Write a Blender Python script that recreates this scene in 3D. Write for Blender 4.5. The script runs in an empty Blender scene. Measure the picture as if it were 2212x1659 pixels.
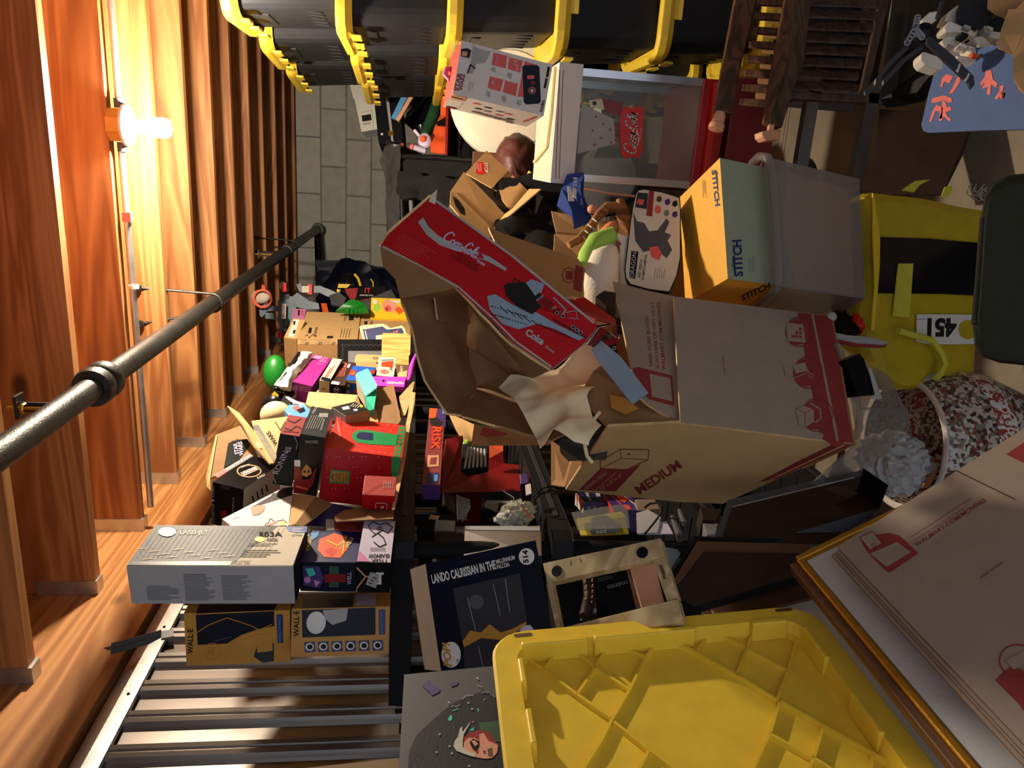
import bpy, bmesh, math, random
import numpy as np
from mathutils import Vector, Matrix, noise
random.seed(7)
# ------------------------------------------------------------------ camera (held sideways, as the photograph was)
F_PX = 1620.0; CX, CY = 1106.0, 829.5; CAM_H = 1.62
Xc = np.array([371, 5470, 1620.]); Xc /= np.linalg.norm(Xc)
Yc = np.array([-206, 494, -1620.]); Yc -= Xc*(Yc@Xc); Yc /= np.linalg.norm(Yc)
Zc = np.cross(Xc, Yc)
RW = np.array([Xc, Yc, Zc]); CO = np.array([0, 0, CAM_H])
sc = bpy.context.scene
cd = bpy.data.cameras.new('camera'); cam = bpy.data.objects.new('camera', cd); sc.collection.objects.link(cam)
cd.sensor_fit = 'HORIZONTAL'; cd.sensor_width = 36.0; cd.lens = F_PX*36/2212; cd.clip_start = 0.02; cd.clip_end = 60
M = Matrix(RW.tolist()).to_4x4(); M.translation = Vector(CO.tolist()); cam.matrix_world = M
sc.camera = cam
# ------------------------------------------------------------------ light and exposure
w = bpy.data.worlds.new('world'); sc.world = w; w.use_nodes = True
bgn = w.node_tree.nodes['Background']; bgn.inputs[0].default_value = (0.80, 0.86, 1.0, 1); bgn.inputs[1].default_value = 0.85
sc.view_settings.view_transform = 'Standard'; sc.view_settings.look = 'None'
sc.view_settings.exposure = 0.15; sc.view_settings.gamma = 1.0; sc.view_settings.use_curve_mapping = False
BULB_WATTS = 92.0; BULB_COLOR = (1.0, 0.86, 0.66)
try:
    sc.cycles.use_denoising = True; sc.cycles.max_bounces = 8; sc.cycles.diffuse_bounces = 4; sc.cycles.transparent_max_bounces = 16
    sc.cycles.sample_clamp_indirect = 4.0
except Exception: pass

# ------------------------------------------------------------------ geometry helpers
def ray(x, y): return RW@np.array([(x-CX)/F_PX, -(y-CY)/F_PX, -1.])
def P(x, y, d): return CO+ray(x, y)*d                 # point seen at (x, y), d metres along the view axis
def onX(x, y, v): r = ray(x, y); return CO+r*(v/r[0])
def onY(x, y, v): r = ray(x, y); return CO+r*(v/r[1])
def onZ(x, y, v): r = ray(x, y); return CO+r*((v-CAM_H)/r[2])
def unit(v): v = np.asarray(v, float); n = np.linalg.norm(v); return v/n if n else v
def onPl(x, y, p0, n): r = ray(x, y); return CO+r*(((p0-CO)@n)/(r@n))
VIEW = RW@np.array([0, 0, -1.])

COL = {}
def lin(c): return tuple(((v/255)/12.92 if v/255 <= .04045 else ((v/255+.055)/1.055)**2.4) for v in c)
def _nt(name):
    m = bpy.data.materials.new(name); m.use_nodes = True; nt = m.node_tree
    return m, nt, nt.nodes, nt.links, nt.nodes['Principled BSDF']
def mat(name, rgb, rough=.6, metal=0., var=.08, vs=30, bump=0., bs=200, coat=0., stretch=None, spec=.5):
    m, nt, N, Lk, b = _nt(name); c = lin(rgb)
    b.inputs['Roughness'].default_value = rough; b.inputs['Metallic'].default_value = metal
    b.inputs['Specular IOR Level'].default_value = spec if max(rgb) > 60 else .22
    if coat: b.inputs['Coat Weight'].default_value = coat; b.inputs['Coat Roughness'].default_value = .12
    tc = N.new('ShaderNodeTexCoord'); mp = N.new('ShaderNodeMapping'); Lk.new(tc.outputs['Object'], mp.inputs[0])
    if stretch: mp.inputs['Scale'].default_value = stretch
    nz = N.new('ShaderNodeTexNoise'); nz.inputs['Scale'].default_value = vs; nz.inputs['Detail'].default_value = 5
    Lk.new(mp.outputs[0], nz.inputs[0])
    rp = N.new('ShaderNodeValToRGB'); e = rp.color_ramp.elements
    e[0].position = .3; e[1].position = .7
    e[0].color = tuple(v*(1-var) for v in c)+(1,); e[1].color = tuple(min(1, v*(1+var)) for v in c)+(1,)
    Lk.new(nz.outputs[0], rp.inputs[0]); Lk.new(rp.outputs[0], b.inputs['Base Color'])
    if bump:
        n2 = N.new('ShaderNodeTexNoise'); n2.inputs['Scale'].default_value = bs; n2.inputs['Detail'].default_value = 4; Lk.new(mp.outputs[0], n2.inputs[0])
        bp = N.new('ShaderNodeBump'); bp.inputs['Strength'].default_value = bump; bp.inputs['Distance'].default_value = .004
        Lk.new(n2.outputs[0], bp.inputs['Height']); Lk.new(bp.outputs[0], b.inputs['Normal'])
    COL[name] = m; return m
def wood(name, light, dark, axis='X', scale=1., rough=.55, knots=True, fine=14):
    m, nt, N, Lk, b = _nt(name); b.inputs['Roughness'].default_value = rough
    tc = N.new('ShaderNodeTexCoord'); mp = N.new('ShaderNodeMapping'); Lk.new(tc.outputs['Object'], mp.inputs[0])
    s = [1., 1., 1.]; s['XYZ'.index(axis)] = .07; mp.inputs['Scale'].default_value = [v*scale for v in s]
    oi = N.new('ShaderNodeObjectInfo'); 
    vm = N.new('ShaderNodeVectorMath'); vm.operation = 'MULTIPLY_ADD'; vm.inputs[1].default_value = (1, 1, 1)
    cb = N.new('ShaderNodeCombineXYZ'); mm = N.new('ShaderNodeMath'); mm.operation = 'MULTIPLY'; mm.inputs[1].default_value = 17.
    Lk.new(oi.outputs['Random'], mm.inputs[0]); 
    for i in range(3): Lk.new(mm.outputs[0], cb.inputs[i])
    Lk.new(mp.outputs[0], vm.inputs[0]); Lk.new(cb.outputs[0], vm.inputs[2])
    nz = N.new('ShaderNodeTexNoise'); nz.inputs['Scale'].default_value = 6; nz.inputs['Detail'].default_value = 3; nz.inputs['Distortion'].default_value = .6
    Lk.new(vm.outputs[0], nz.inputs[0])
    m1 = N.new('ShaderNodeMath'); m1.operation = 'MULTIPLY'; m1.inputs[1].default_value = fine; Lk.new(nz.outputs[0], m1.inputs[0])
    fr = N.new('ShaderNodeMath'); fr.operation = 'PINGPONG'; fr.inputs[1].default_value = 1.; Lk.new(m1.outputs[0], fr.inputs[0])
    n2 = N.new('ShaderNodeTexNoise'); n2.inputs['Scale'].default_value = 90; n2.inputs['Detail'].default_value = 4; Lk.new(vm.outputs[0], n2.inputs[0])
    ad = N.new('ShaderNodeMath'); ad.operation = 'MULTIPLY_ADD'; ad.inputs[1].default_value = .75; Lk.new(fr.outputs[0], ad.inputs[0]); 
    m3 = N.new('ShaderNodeMath'); m3.operation = 'MULTIPLY'; m3.inputs[1].default_value = .3; Lk.new(n2.outputs[0], m3.inputs[0]); Lk.new(m3.outputs[0], ad.inputs[2])
    rp = N.new('ShaderNodeValToRGB'); e = rp.color_ramp.elements; e[0].position = .1; e[1].position = .8
    e[0].color = lin(light)+(1,); e[1].color = lin(dark)+(1,); Lk.new(ad.outputs[0], rp.inputs[0])
    out = rp.outputs[0]
    if knots:
        mpk = N.new('ShaderNodeMapping'); sk = [2.6, 2.6, 2.6]; sk['XYZ'.index(axis)] = 1.5; mpk.inputs['Scale'].default_value = sk
        Lk.new(tc.outputs['Object'], mpk.inputs[0])
        vk = N.new('ShaderNodeVectorMath'); vk.operation = 'ADD'; Lk.new(mpk.outputs[0], vk.inputs[0]); Lk.new(cb.outputs[0], vk.inputs[1])
        vo = N.new('ShaderNodeTexVoronoi'); vo.inputs['Scale'].default_value = 1.3; Lk.new(vk.outputs[0], vo.inputs[0])
        kr = N.new('ShaderNodeValToRGB'); kr.color_ramp.elements[0].position = .045; kr.color_ramp.elements[1].position = .10
        kr.color_ramp.elements[0].color = (1, 1, 1, 1); kr.color_ramp.elements[1].color = (0, 0, 0, 1); Lk.new(vo.outputs[0], kr.inputs[0])
        mx = N.new('ShaderNodeMixRGB'); Lk.new(kr.outputs[0], mx.inputs[0]); Lk.new(out, mx.inputs[1]); mx.inputs[2].default_value = tuple(v*.35 for v in lin(dark))+(1,)
        out = mx.outputs[0]
    Lk.new(out, b.inputs['Base Color'])
    COL[name] = m; return m
def clear(name, tint=(235, 240, 245), alpha=.25, rough=.08):
    """thin clear plastic or glass: mostly see-through with a gloss"""
    m, nt, N, Lk, b = _nt(name)
    N.remove(b); out = N['Material Output']
    tr = N.new('ShaderNodeBsdfTransparent'); gl = N.new('ShaderNodeBsdfGlossy'); df = N.new('ShaderNodeBsdfDiffuse')
    tr.inputs[0].default_value = lin(tint)+(1,); gl.inputs['Roughness'].default_value = rough; df.inputs[0].default_value = lin(tint)+(1,)
    lw_ = N.new('ShaderNodeLayerWeight'); lw_.inputs[0].default_value = .25; fz = N.new('ShaderNodeMath'); fz.operation = 'MULTIPLY'; fz.inputs[1].default_value = .45; Lk.new(lw_.outputs['Facing'], fz.inputs[0])
    a = N.new('ShaderNodeMixShader'); a.inputs[0].default_value = alpha; Lk.new(tr.outputs[0], a.inputs[1]); Lk.new(df.outputs[0], a.inputs[2])
    c = N.new('ShaderNodeMixShader'); Lk.new(fz.outputs[0], c.inputs[0]); Lk.new(a.outputs[0], c.inputs[1]); Lk.new(gl.outputs[0], c.inputs[2])
    nz = N.new('ShaderNodeTexNoise'); nz.inputs['Scale'].default_value = 25
    bp = N.new('ShaderNodeBump'); bp.inputs['Strength'].default_value = .25; bp.inputs['Distance'].default_value = .004
    Lk.new(nz.outputs[0], bp.inputs['Height']); Lk.new(bp.outputs[0], gl.inputs['Normal'])
    Lk.new(c.outputs[0], out.inputs[0]); COL[name] = m; return m

# plain colours are made on first use from this table: name -> (rgb, rough, metal, var, bump)
TAB = {
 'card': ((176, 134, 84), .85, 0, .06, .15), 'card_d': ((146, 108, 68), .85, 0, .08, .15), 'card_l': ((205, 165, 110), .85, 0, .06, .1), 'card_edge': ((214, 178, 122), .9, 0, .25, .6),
 'card_grey': ((156, 138, 120), .85, 0, .05, .1), 'flute': ((120, 84, 60), .9, 0, .3, .8),
 'totep': ((34, 35, 39), .5, 0, .12, .1), 'black': ((13, 13, 16), .5, 0, .1, 0), 'blackm': ((17, 18, 22), .7, 0, .15, .3), 'blackg': ((14, 15, 22), .2, 0, .1, 0), 'charcoal': ((52, 52, 56), .5, 0, .1, .1), 'shelfp': ((30, 30, 33), .45, 0, .1, .25),
 'grey': ((120, 120, 122), .55, 0, .08, 0), 'greyl': ((170, 168, 165), .6, 0, .06, 0), 'greyd': ((78, 78, 82), .55, 0, .08, 0), 'white': ((226, 222, 214), .6, 0, .03, 0), 'whiteg': ((232, 230, 226), .25, 0, .02, 0),
 'offw': ((216, 204, 182), .7, 0, .05, 0), 'cream': ((230, 214, 160), .6, 0, .04, 0), 'paper': ((246, 228, 180), .8, 0, .05, .1),
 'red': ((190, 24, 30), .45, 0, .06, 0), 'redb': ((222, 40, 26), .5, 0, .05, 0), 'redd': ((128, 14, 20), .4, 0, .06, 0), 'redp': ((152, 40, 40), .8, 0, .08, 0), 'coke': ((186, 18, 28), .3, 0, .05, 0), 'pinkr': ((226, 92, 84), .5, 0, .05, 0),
 'orange': ((232, 92, 40), .55, 0, .06, 0), 'yellow': ((238, 200, 40), .5, 0, .05, 0), 'yel_p': ((240, 204, 62), .38, 0, .07, .05), 'yel_box': ((238, 176, 52), .5, 0, .05, 0), 'yel_t': ((188, 164, 24), .55, 0, .07, .35), 'yel_strap': ((206, 200, 60), .7, 0, .08, .4),
 'gold': ((214, 160, 60), .3, .8, .1, .1), 'mustard': ((190, 136, 50), .5, 0, .1, 0), 'tanface': ((222, 160, 122), .6, 0, .1, 0),
 'blue': ((36, 84, 180), .45, 0, .08, 0), 'blued': ((24, 36, 92), .45, 0, .1, 0), 'bluej': ((30, 62, 140), .7, 0, .15, .4), 'bluel': ((84, 150, 210), .5, 0, .1, 0), 'navy': ((15, 19, 36), .4, 0, .1, 0), 'slate': ((76, 100, 150), .8, 0, .06, .3), 'bluegrey': ((140, 160, 176), .6, 0, .05, 0),
 'teal': ((58, 200, 168), .5, 0, .04, 0), 'green': ((20, 116, 34), .4, 0, .08, 0), 'greenl': ((160, 204, 80), .85, 0, .06, .3), 'greend': ((36, 80, 50), .6, 0, .1, 0), 'greenx': ((20, 150, 84), .5, 0, .1, 0), 'olive': ((40, 40, 28), .7, 0, .06, .2), 'sage': ((150, 156, 128), .6, 0, .04, 0),
 'purple': ((158, 40, 132), .45, 0, .05, 0), 'magenta': ((190, 60, 190), .5, 0, .05, 0), 'purpled': ((70, 44, 110), .5, 0, .1, 0), 'pink': ((214, 132, 180), .5, 0, .08, 0), 'lilac': ((206, 196, 220), .5, 0, .04, 0),
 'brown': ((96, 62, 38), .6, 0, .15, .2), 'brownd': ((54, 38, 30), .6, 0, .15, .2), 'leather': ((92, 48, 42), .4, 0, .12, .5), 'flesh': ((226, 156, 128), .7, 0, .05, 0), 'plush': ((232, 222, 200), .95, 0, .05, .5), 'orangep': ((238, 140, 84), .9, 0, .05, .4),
 'steel': ((190, 190, 192), .3, 1, .05, 0), 'galv': ((200, 200, 198), .42, .9, .14, .1), 'iron': ((70, 68, 66), .45, .8, .25, .3), 'alu': ((196, 200, 206), .28, 1, .04, 0), 'fabricd': ((17, 16, 18), .9, 0, .2, .6), 'toygrey': ((112, 126, 138), .4, 0, .05, 0), 'lego': ((226, 218, 200), .35, 0, .04, 0),
 'foam': ((96, 100, 98), .9, 0, .1, .5), 'porcelain': ((222, 214, 206), .25, 0, .1, 0), 'inkred': ((140, 44, 42), .8, 0, .08, 0), 'ink': ((34, 30, 28), .8, 0, .1, 0), 'inkgrey': ((120, 120, 122), .7, 0, .05, 0),
 'quilt': ((206, 204, 184), .85, 0, .05, .3), 'canvasw': ((208, 206, 204), .8, 0, .03, .2), 'hubpl': ((220, 200, 160), .5, 0, .03, 0),
}
def G(n):
    if n not in COL:
        c, r, me, va, bu = TAB[n]; mat(n, c, r, me, va, 24, bu)
    return COL[n]

class MB:
    def __init__(s): s.v = []; s.f = []; s.m = []; s.s = []; s.lv = {}
    def add(s, vs, fs, m, sm=False):
        o = len(s.v); s.v += [tuple(float(c) for c in p) for p in vs]
        for f in fs: s.f.append([o+i for i in f]); s.m.append(m); s.s.append(sm)
        return s
    def poly(s, pts, m): return s.add(pts, [list(range(len(pts)))], m)
    def hexa(s, c, m):
        """c: 8 corners, index = x*4+y*2+z; m: material or dict of L R B T F N"""
        fs = {'L': (0, 1, 3, 2), 'R': (4, 6, 7, 5), 'B': (0, 4, 5, 1), 'T': (2, 3, 7, 6), 'F': (0, 2, 6, 4), 'N': (1, 5, 7, 3)}
        o = len(s.v); s.v += [tuple(float(q) for q in p) for p in c]
        for k, f in fs.items():
            mm = m if isinstance(m, str) else m.get(k, m.get('*'))
            if mm is None: continue
            s.f.append([o+i for i in f]); s.m.append(mm); s.s.append(False)
        return s
    def box(s, lo, hi, m, R=None, o=(0, 0, 0)):
        R = np.eye(3) if R is None else np.asarray(R); o = np.asarray(o, float)
        c = [o+R@np.array([(lo, hi)[i][0], (lo, hi)[j][1], (lo, hi)[k][2]]) for i in (0, 1) for j in (0, 1) for k in (0, 1)]
        return s.hexa(c, m)
    def slab(s, pts, t, m, side=None, away=True, back=None):
        """closed plate: outline pts, thickness t behind the outline (away from the camera)"""
        pts = [np.asarray(p, float) for p in pts]; n = np.zeros(3)
        for i in range(len(pts)): n += np.cross(pts[i]-pts[0], pts[(i+1) % len(pts)]-pts[0])
        n = unit(n)
        if n@(pts[0]-CO) < 0: n = -n
        if not away: n = -n
        k = len(pts); q = [p+n*t for p in pts]
        s.add(pts+q, [list(range(k)), list(range(2*k-1, k-1, -1))]+[[i, k+i, k+(i+1) % k, (i+1) % k] for i in range(k)], m)
        if side or back:
            for j in range(k):
                if side: s.m[-1-j] = side
            if back: s.m[-1-k] = back
        return s
    def bar(s, a, b, w, h, m, up=(0, 0, 1)):
        a = np.asarray(a, float); b = np.asarray(b, float); d = unit(b-a); u = np.asarray(up, float); u = unit(u-d*(u@d)); r = np.cross(d, u)
        c = [p+r*(i-.5)*w+u*(j-.5)*h for i in (0, 1) for j in (0, 1) for p in (a, b)]
        return s.hexa(c, m)
    def tube(s, path, r, m, n=10, cap=True, sm=True):
        path = [np.asarray(p, float) for p in path]; k = len(path); r = [r]*k if not hasattr(r, '__len__') else list(r)
        vs = []; up = None
        for i in range(k):
            d = unit(path[min(i+1, k-1)]-path[max(i-1, 0)])
            if up is None: up = np.cross(d, (0, 0, 1)) if abs(d[2]) < .9 else np.cross(d, (1, 0, 0))
            up = unit(up-d*(up@d)); v = np.cross(d, up)
            for j in range(n):
                a = 2*math.pi*j/n; vs.append(path[i]+(up*math.cos(a)+v*math.sin(a))*r[i])
        fs = [[i*n+j, i*n+(j+1) % n, (i+1)*n+(j+1) % n, (i+1)*n+j] for i in range(k-1) for j in range(n)]
        s.add(vs, fs, m, sm)
        if cap:
            o = len(s.v)-len(vs); s.f += [[o+j for j in range(n)][::-1], [o+(k-1)*n+j for j in range(n)]]; s.m += [m, m]; s.s += [False, False]
        return s
    def lathe(s, prof, m, o=(0, 0, 0), ax=(0, 0, 1), n=32, sm=True):
        """prof: (radius, height) along the axis"""
        ax = unit(ax); u = unit(np.cross(ax, (1, 0, 0)) if abs(ax[0]) < .9 else np.cross(ax, (0, 1, 0))); v = np.cross(ax, u); o = np.asarray(o, float)
        vs = [o+ax*h+(u*math.cos(2*math.pi*j/n)+v*math.sin(2*math.pi*j/n))*r for r, h in prof for j in range(n)]
        return s.add(vs, [[i*n+j, i*n+(j+1) % n, (i+1)*n+(j+1) % n, (i+1)*n+j] for i in range(len(prof)-1) for j in range(n)], m, sm)
    def ball(s, c, r, m, R=None, n=20, k=12, amp=0., fr=6., seed=0.):
        r = (r, r, r) if not hasattr(r, '__len__') else r; R = RW if R is None else np.asarray(R); c = np.asarray(c, float); vs = []
        for i in range(k+1):
            t = math.pi*i/k
            for j in range(n):
                a = 2*math.pi*j/n; d = np.array([math.sin(t)*math.cos(a), math.sin(t)*math.sin(a), math.cos(t)])
                q = 1+(amp*noise.noise(Vector((d*fr*.5+seed).tolist())) if amp else 0)
                vs.append(c+R@(d*np.array(r)*q))
        return s.add(vs, [[i*n+j, i*n+(j+1) % n, (i+1)*n+(j+1) % n, (i+1)*n+j] for i in range(k) for j in range(n)], m, True)
    def sheet(s, pts, m, cuts=5, amp=.01, fr=8., t=.0015, seed=0., fold=0., smooth=True, edge=None):
        """crumpled or curved sheet with thickness, outline given in order"""
        bm = bmesh.new(); vs = [bm.verts.new(p) for p in [tuple(map(float, q)) for q in pts]]; bm.faces.new(vs)
        bmesh.ops.triangulate(bm, faces=bm.faces[:])
        for c in range(cuts):
            L = [e for e in bm.edges if e.calc_length() > max(.012, .16*.6**c)]
            if not L: break
            bmesh.ops.subdivide_edges(bm, edges=L, cuts=1); bmesh.ops.triangulate(bm, faces=[f for f in bm.faces if len(f.verts) > 3])
        bm.normal_update(); n = Vector()
        for f in bm.faces: n += f.normal*f.calc_area()
        n.normalize()
        for v in bm.verts:
            q = v.co*fr+Vector((seed, seed*1.7, 0)); d = noise.noise(q)*amp+noise.noise(q*2.7)*amp*.45
            if fold: d += fold*abs(noise.noise(q*.9+Vector((9, 9, 9))))
            v.co += n*d
        bm.verts.index_update(); bm.normal_update(); k = len(bm.verts)
        V = [v.co.copy() for v in bm.verts]; W = [v.co-v.normal*t for v in bm.verts]; fs = []; 
        for f in bm.faces: ids = [v.index for v in f.verts]; fs.append(ids); fs.append([i+k for i in ids][::-1])
        nf = len(fs)
        for e in bm.edges:
            if len(e.link_faces) == 1:
                a, b = e.verts[0].index, e.verts[1].index; fs.append([a, b, b+k, a+k])
        s.add([tuple(q) for q in V+W], fs, m, smooth)
        if edge:
            for i in range(len(fs)-nf): s.m[-1-i] = edge
        bm.free(); return s
    # ---- printing on a flat face: fr = (point, normal); the outline is traced where it stands on that face
    def _w(s, fr, lev):
        n = fr[1]
        if n@(fr[0]-CO) > 0: n = -n
        return n*(.0005+.0003*lev)
    def dec(s, fr, pts, m, lev=0):
        o = s._w(fr, lev); return s.poly([onPl(x, y, fr[0], fr[1])+o for x, y in pts], m)
    def disc(s, fr, c, r, m, lev=0, n=20, ry=None):
        return s.dec(fr, [(c[0]+r*math.cos(2*math.pi*i/n), c[1]+(ry or r)*math.sin(2*math.pi*i/n)) for i in range(n)], m, lev)
    def ring(s, fr, c, r, wd, m, lev=0, n=24, ry=None):
        ry = ry or r
        for i in range(n):
            a, b = 2*math.pi*i/n, 2*math.pi*(i+1)/n
            s.dec(fr, [(c[0]+r*math.cos(a), c[1]+ry*math.sin(a)), (c[0]+r*math.cos(b), c[1]+ry*math.sin(b)), (c[0]+(r-wd)*math.cos(b), c[1]+(ry-wd)*math.sin(b)), (c[0]+(r-wd)*math.cos(a), c[1]+(ry-wd)*math.sin(a))], m, lev)
        return s
    def line(s, fr, pts, wd, m, lev=0):
        for (a, b) in zip(pts[:-1], pts[1:]):
            a = np.array(a, float); b = np.array(b, float); d = unit(b-a); p = np.array([-d[1], d[0]])*wd/2; e = d*wd*.35
            s.dec(fr, [tuple(a-e+p), tuple(b+e+p), tuple(b+e-p), tuple(a-e-p)], m, lev)
        return s
    def rows(s, fr, p0, p1, step, n, m, wd=1.2, lev=1, fill=.9):
        """lines of print too small to read"""
        rnd = random.Random(int(p0[0]*7+p0[1])); p0 = np.array(p0, float); p1 = np.array(p1, float); step = np.array(step, float)
        for i in range(n): s.line(fr, [tuple(p0+step*i), tuple(p0+step*i+(p1-p0)*rnd.uniform(fill-.35, fill))], wd, m, lev)
        return s
    def text(s, fr, txt, p0, p1, h, m, lev=1, bold=.0, skew=0., up=None):
        vs, fs = glyphs(txt, bold); p0 = np.array(p0, float); p1 = np.array(p1, float); d = p1-p0; W = vs[:, 0].max(); H = max(vs[:, 1].max(), .01)
        u = np.array([d[1], -d[0]])/np.linalg.norm(d)*h if up is None else np.array(up, float)
        o = s._w(fr, lev); out = []
        for x, y in vs:
            q = p0+d*(x/W)+u*(y/H)+d/np.linalg.norm(d)*skew*h*(y/H); out.append(onPl(q[0], q[1], fr[0], fr[1])+o)
        return s.add(out, fs, m)
    def build(s, name, parent=None, bevel=0., label=None, cat=None, group=None, kind=None, sub=0, origin=None):
        V = np.array(s.v); lo, hi = V.min(0), V.max(0); o = np.array([(lo[0]+hi[0])/2, (lo[1]+hi[1])/2, lo[2]]) if origin is None else np.asarray(origin, float)
        me = bpy.data.meshes.new(name); me.from_pydata((V-o).tolist(), [], s.f)
        ms = []
        for q in s.m:
            if q not in ms: ms.append(q)
        for q in ms: me.materials.append(G(q))
        me.polygons.foreach_set('material_index', [ms.index(q) for q in s.m]); me.polygons.foreach_set('use_smooth', s.s); me.update()
        if any(s.s): me.set_sharp_from_angle(angle=.75)
        ob = bpy.data.objects.new(name, me); sc.collection.objects.link(ob); ob.location = o.tolist()
        if parent:
            base = parent.location.copy(); g = parent.parent
            while g: base += g.location; g = g.parent
            ob.parent = parent; ob.location = Vector(o.tolist())-base
        if bevel:
            b = ob.modifiers.new('bevel', 'BEVEL'); b.width = bevel; b.segments = 2; b.limit_method = 'ANGLE'; b.angle_limit = .7
        if sub: q = ob.modifiers.new('sub', 'SUBSURF'); q.levels = sub; q.render_levels = sub
        tag(ob, label, cat, group, kind); return ob
def tag(o, label=None, cat=None, group=None, kind=None):
    if label: o['label'] = label
    if cat: o['category'] = cat
    if group: o['group'] = group
    if kind: o['kind'] = kind
    return o
def thing(name, loc, label, cat, group=None):
    e = bpy.data.objects.new(name, None); e.empty_display_size = .05; sc.collection.objects.link(e); e.location = [float(v) for v in loc]
    bpy.context.view_layer.update(); return tag(e, label, cat, group)
_GC = {}
def glyphs(txt, bold=0.):
    if (txt, bold) not in _GC:
        cu = bpy.data.curves.new('t', 'FONT'); cu.body = txt; cu.resolution_u = 3; cu.offset = bold; cu.fill_mode = 'FRONT'; cu.align_x = 'LEFT'
        ob = bpy.data.objects.new('t', cu); me = bpy.data.meshes.new_from_object(ob)
        v = np.array([(q.co.x, q.co.y) for q in me.vertices]); v[:, 0] -= v[:, 0].min(); f = [list(p.vertices) for p in me.polygons]
        bpy.data.objects.remove(ob); bpy.data.curves.remove(cu); bpy.data.meshes.remove(me); _GC[(txt, bold)] = (v, f)
    return _GC[(txt, bold)]
class Bx(MB):
    """closed carton fitted in the room: origin o, axes R, size d (x down, y right, z toward the room's door)"""
    def __init__(s, key, m, scale=None):
        super().__init__(); b = FIT[key]; s.o = np.array(b['o']); s.R = np.array(b['R']); s.d = np.array(b['d'])
        s.hexa([s.o+s.R@(np.array([i, j, k])*s.d) for i in (0, 1) for j in (0, 1) for k in (0, 1)], m)
    def face(s, k):
        a = {'L': (0, 0), 'R': (0, 1), 'B': (1, 0), 'T': (1, 1), 'F': (2, 0), 'N': (2, 1)}[k]; e = np.zeros(3); e[a[0]] = s.d[a[0]]*a[1]
        return (s.o+s.R@e, s.R[:, a[0]]*(1 if a[1] else -1))
    def at(s, u, v, w): return s.o+s.R@(np.array([u, v, w])*s.d)
def plane3(a, b, c):
    a, b, c = [q if isinstance(q, np.ndarray) else P(*q) for q in (a, b, c)]; return (a, unit(np.cross(b-a, c-a)))
def px(pl, pts): return [onPl(x, y, pl[0], pl[1]) for x, y in pts]
# flowing script "Coca-Cola" as strokes, unit box 0..10 by 0..4
SCRIPT = [[(1.9, 3.1), (1.6, 3.6), (1.0, 3.7), (.4, 3.0), (.1, 1.9), (.2, .8), (.7, .1), (1.3, .2), (1.8, .8)], [(2.6, 1.9), (2.2, 1.6), (2.1, .9), (2.3, .3), (2.7, .2), (3.0, .8), (3.0, 1.6), (2.6, 1.9)], [(4.0, 1.6), (3.7, 1.9), (3.4, 1.4), (3.3, .7), (3.6, .2), (4.0, .5)], [(4.9, 1.7), (4.5, 1.9), (4.2, 1.2), (4.2, .5), (4.5, .2), (4.9, .8), (5.0, 1.8), (4.9, .5), (5.2, .2)], [(5.3, 1.2), (5.8, 1.3)],
          [(7.4, 3.2), (7.1, 3.7), (6.6, 3.6), (6.2, 2.6), (6.0, 1.4), (6.2, .5), (6.7, .1), (7.2, .5)], [(7.6, 1.9), (7.3, 1.5), (7.2, .8), (7.5, .2), (7.9, .4), (8.0, 1.3), (7.6, 1.9)], [(8.4, 1.0), (8.9, 2.6), (9.0, 3.6), (8.7, 3.4), (8.4, 1.8), (8.4, .6), (8.7, .2)], [(9.6, 1.7), (9.2, 1.8), (8.9, 1.1), (9.0, .4), (9.3, .2), (9.7, .9), (9.8, 1.8), (9.7, .5), (10, .2)]]
def script(mb, fr, p0, p1, h, m, lev=2, wd=.36, up=None):
    p0 = np.array(p0, float); p1 = np.array(p1, float); d = (p1-p0)/10.; L = np.linalg.norm(d); u = (np.array([d[1], -d[0]])/L*h if up is None else np.array(up, float))/4.
    for st in SCRIPT:
        q = [tuple(p0+d*(x+.25*(y-1.5))+u*y) for x, y in st]; mb.line(fr, q, wd*L*1.1, m, lev)
    mb.line(fr, [tuple(p0+d*1.5+u*.4), tuple(p0+d*2.6+u*-.5), tuple(p0+d*4.2+u*-.5), tuple(p0+d*5.6+u*.1)], wd*L*.9, m, lev)
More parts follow.
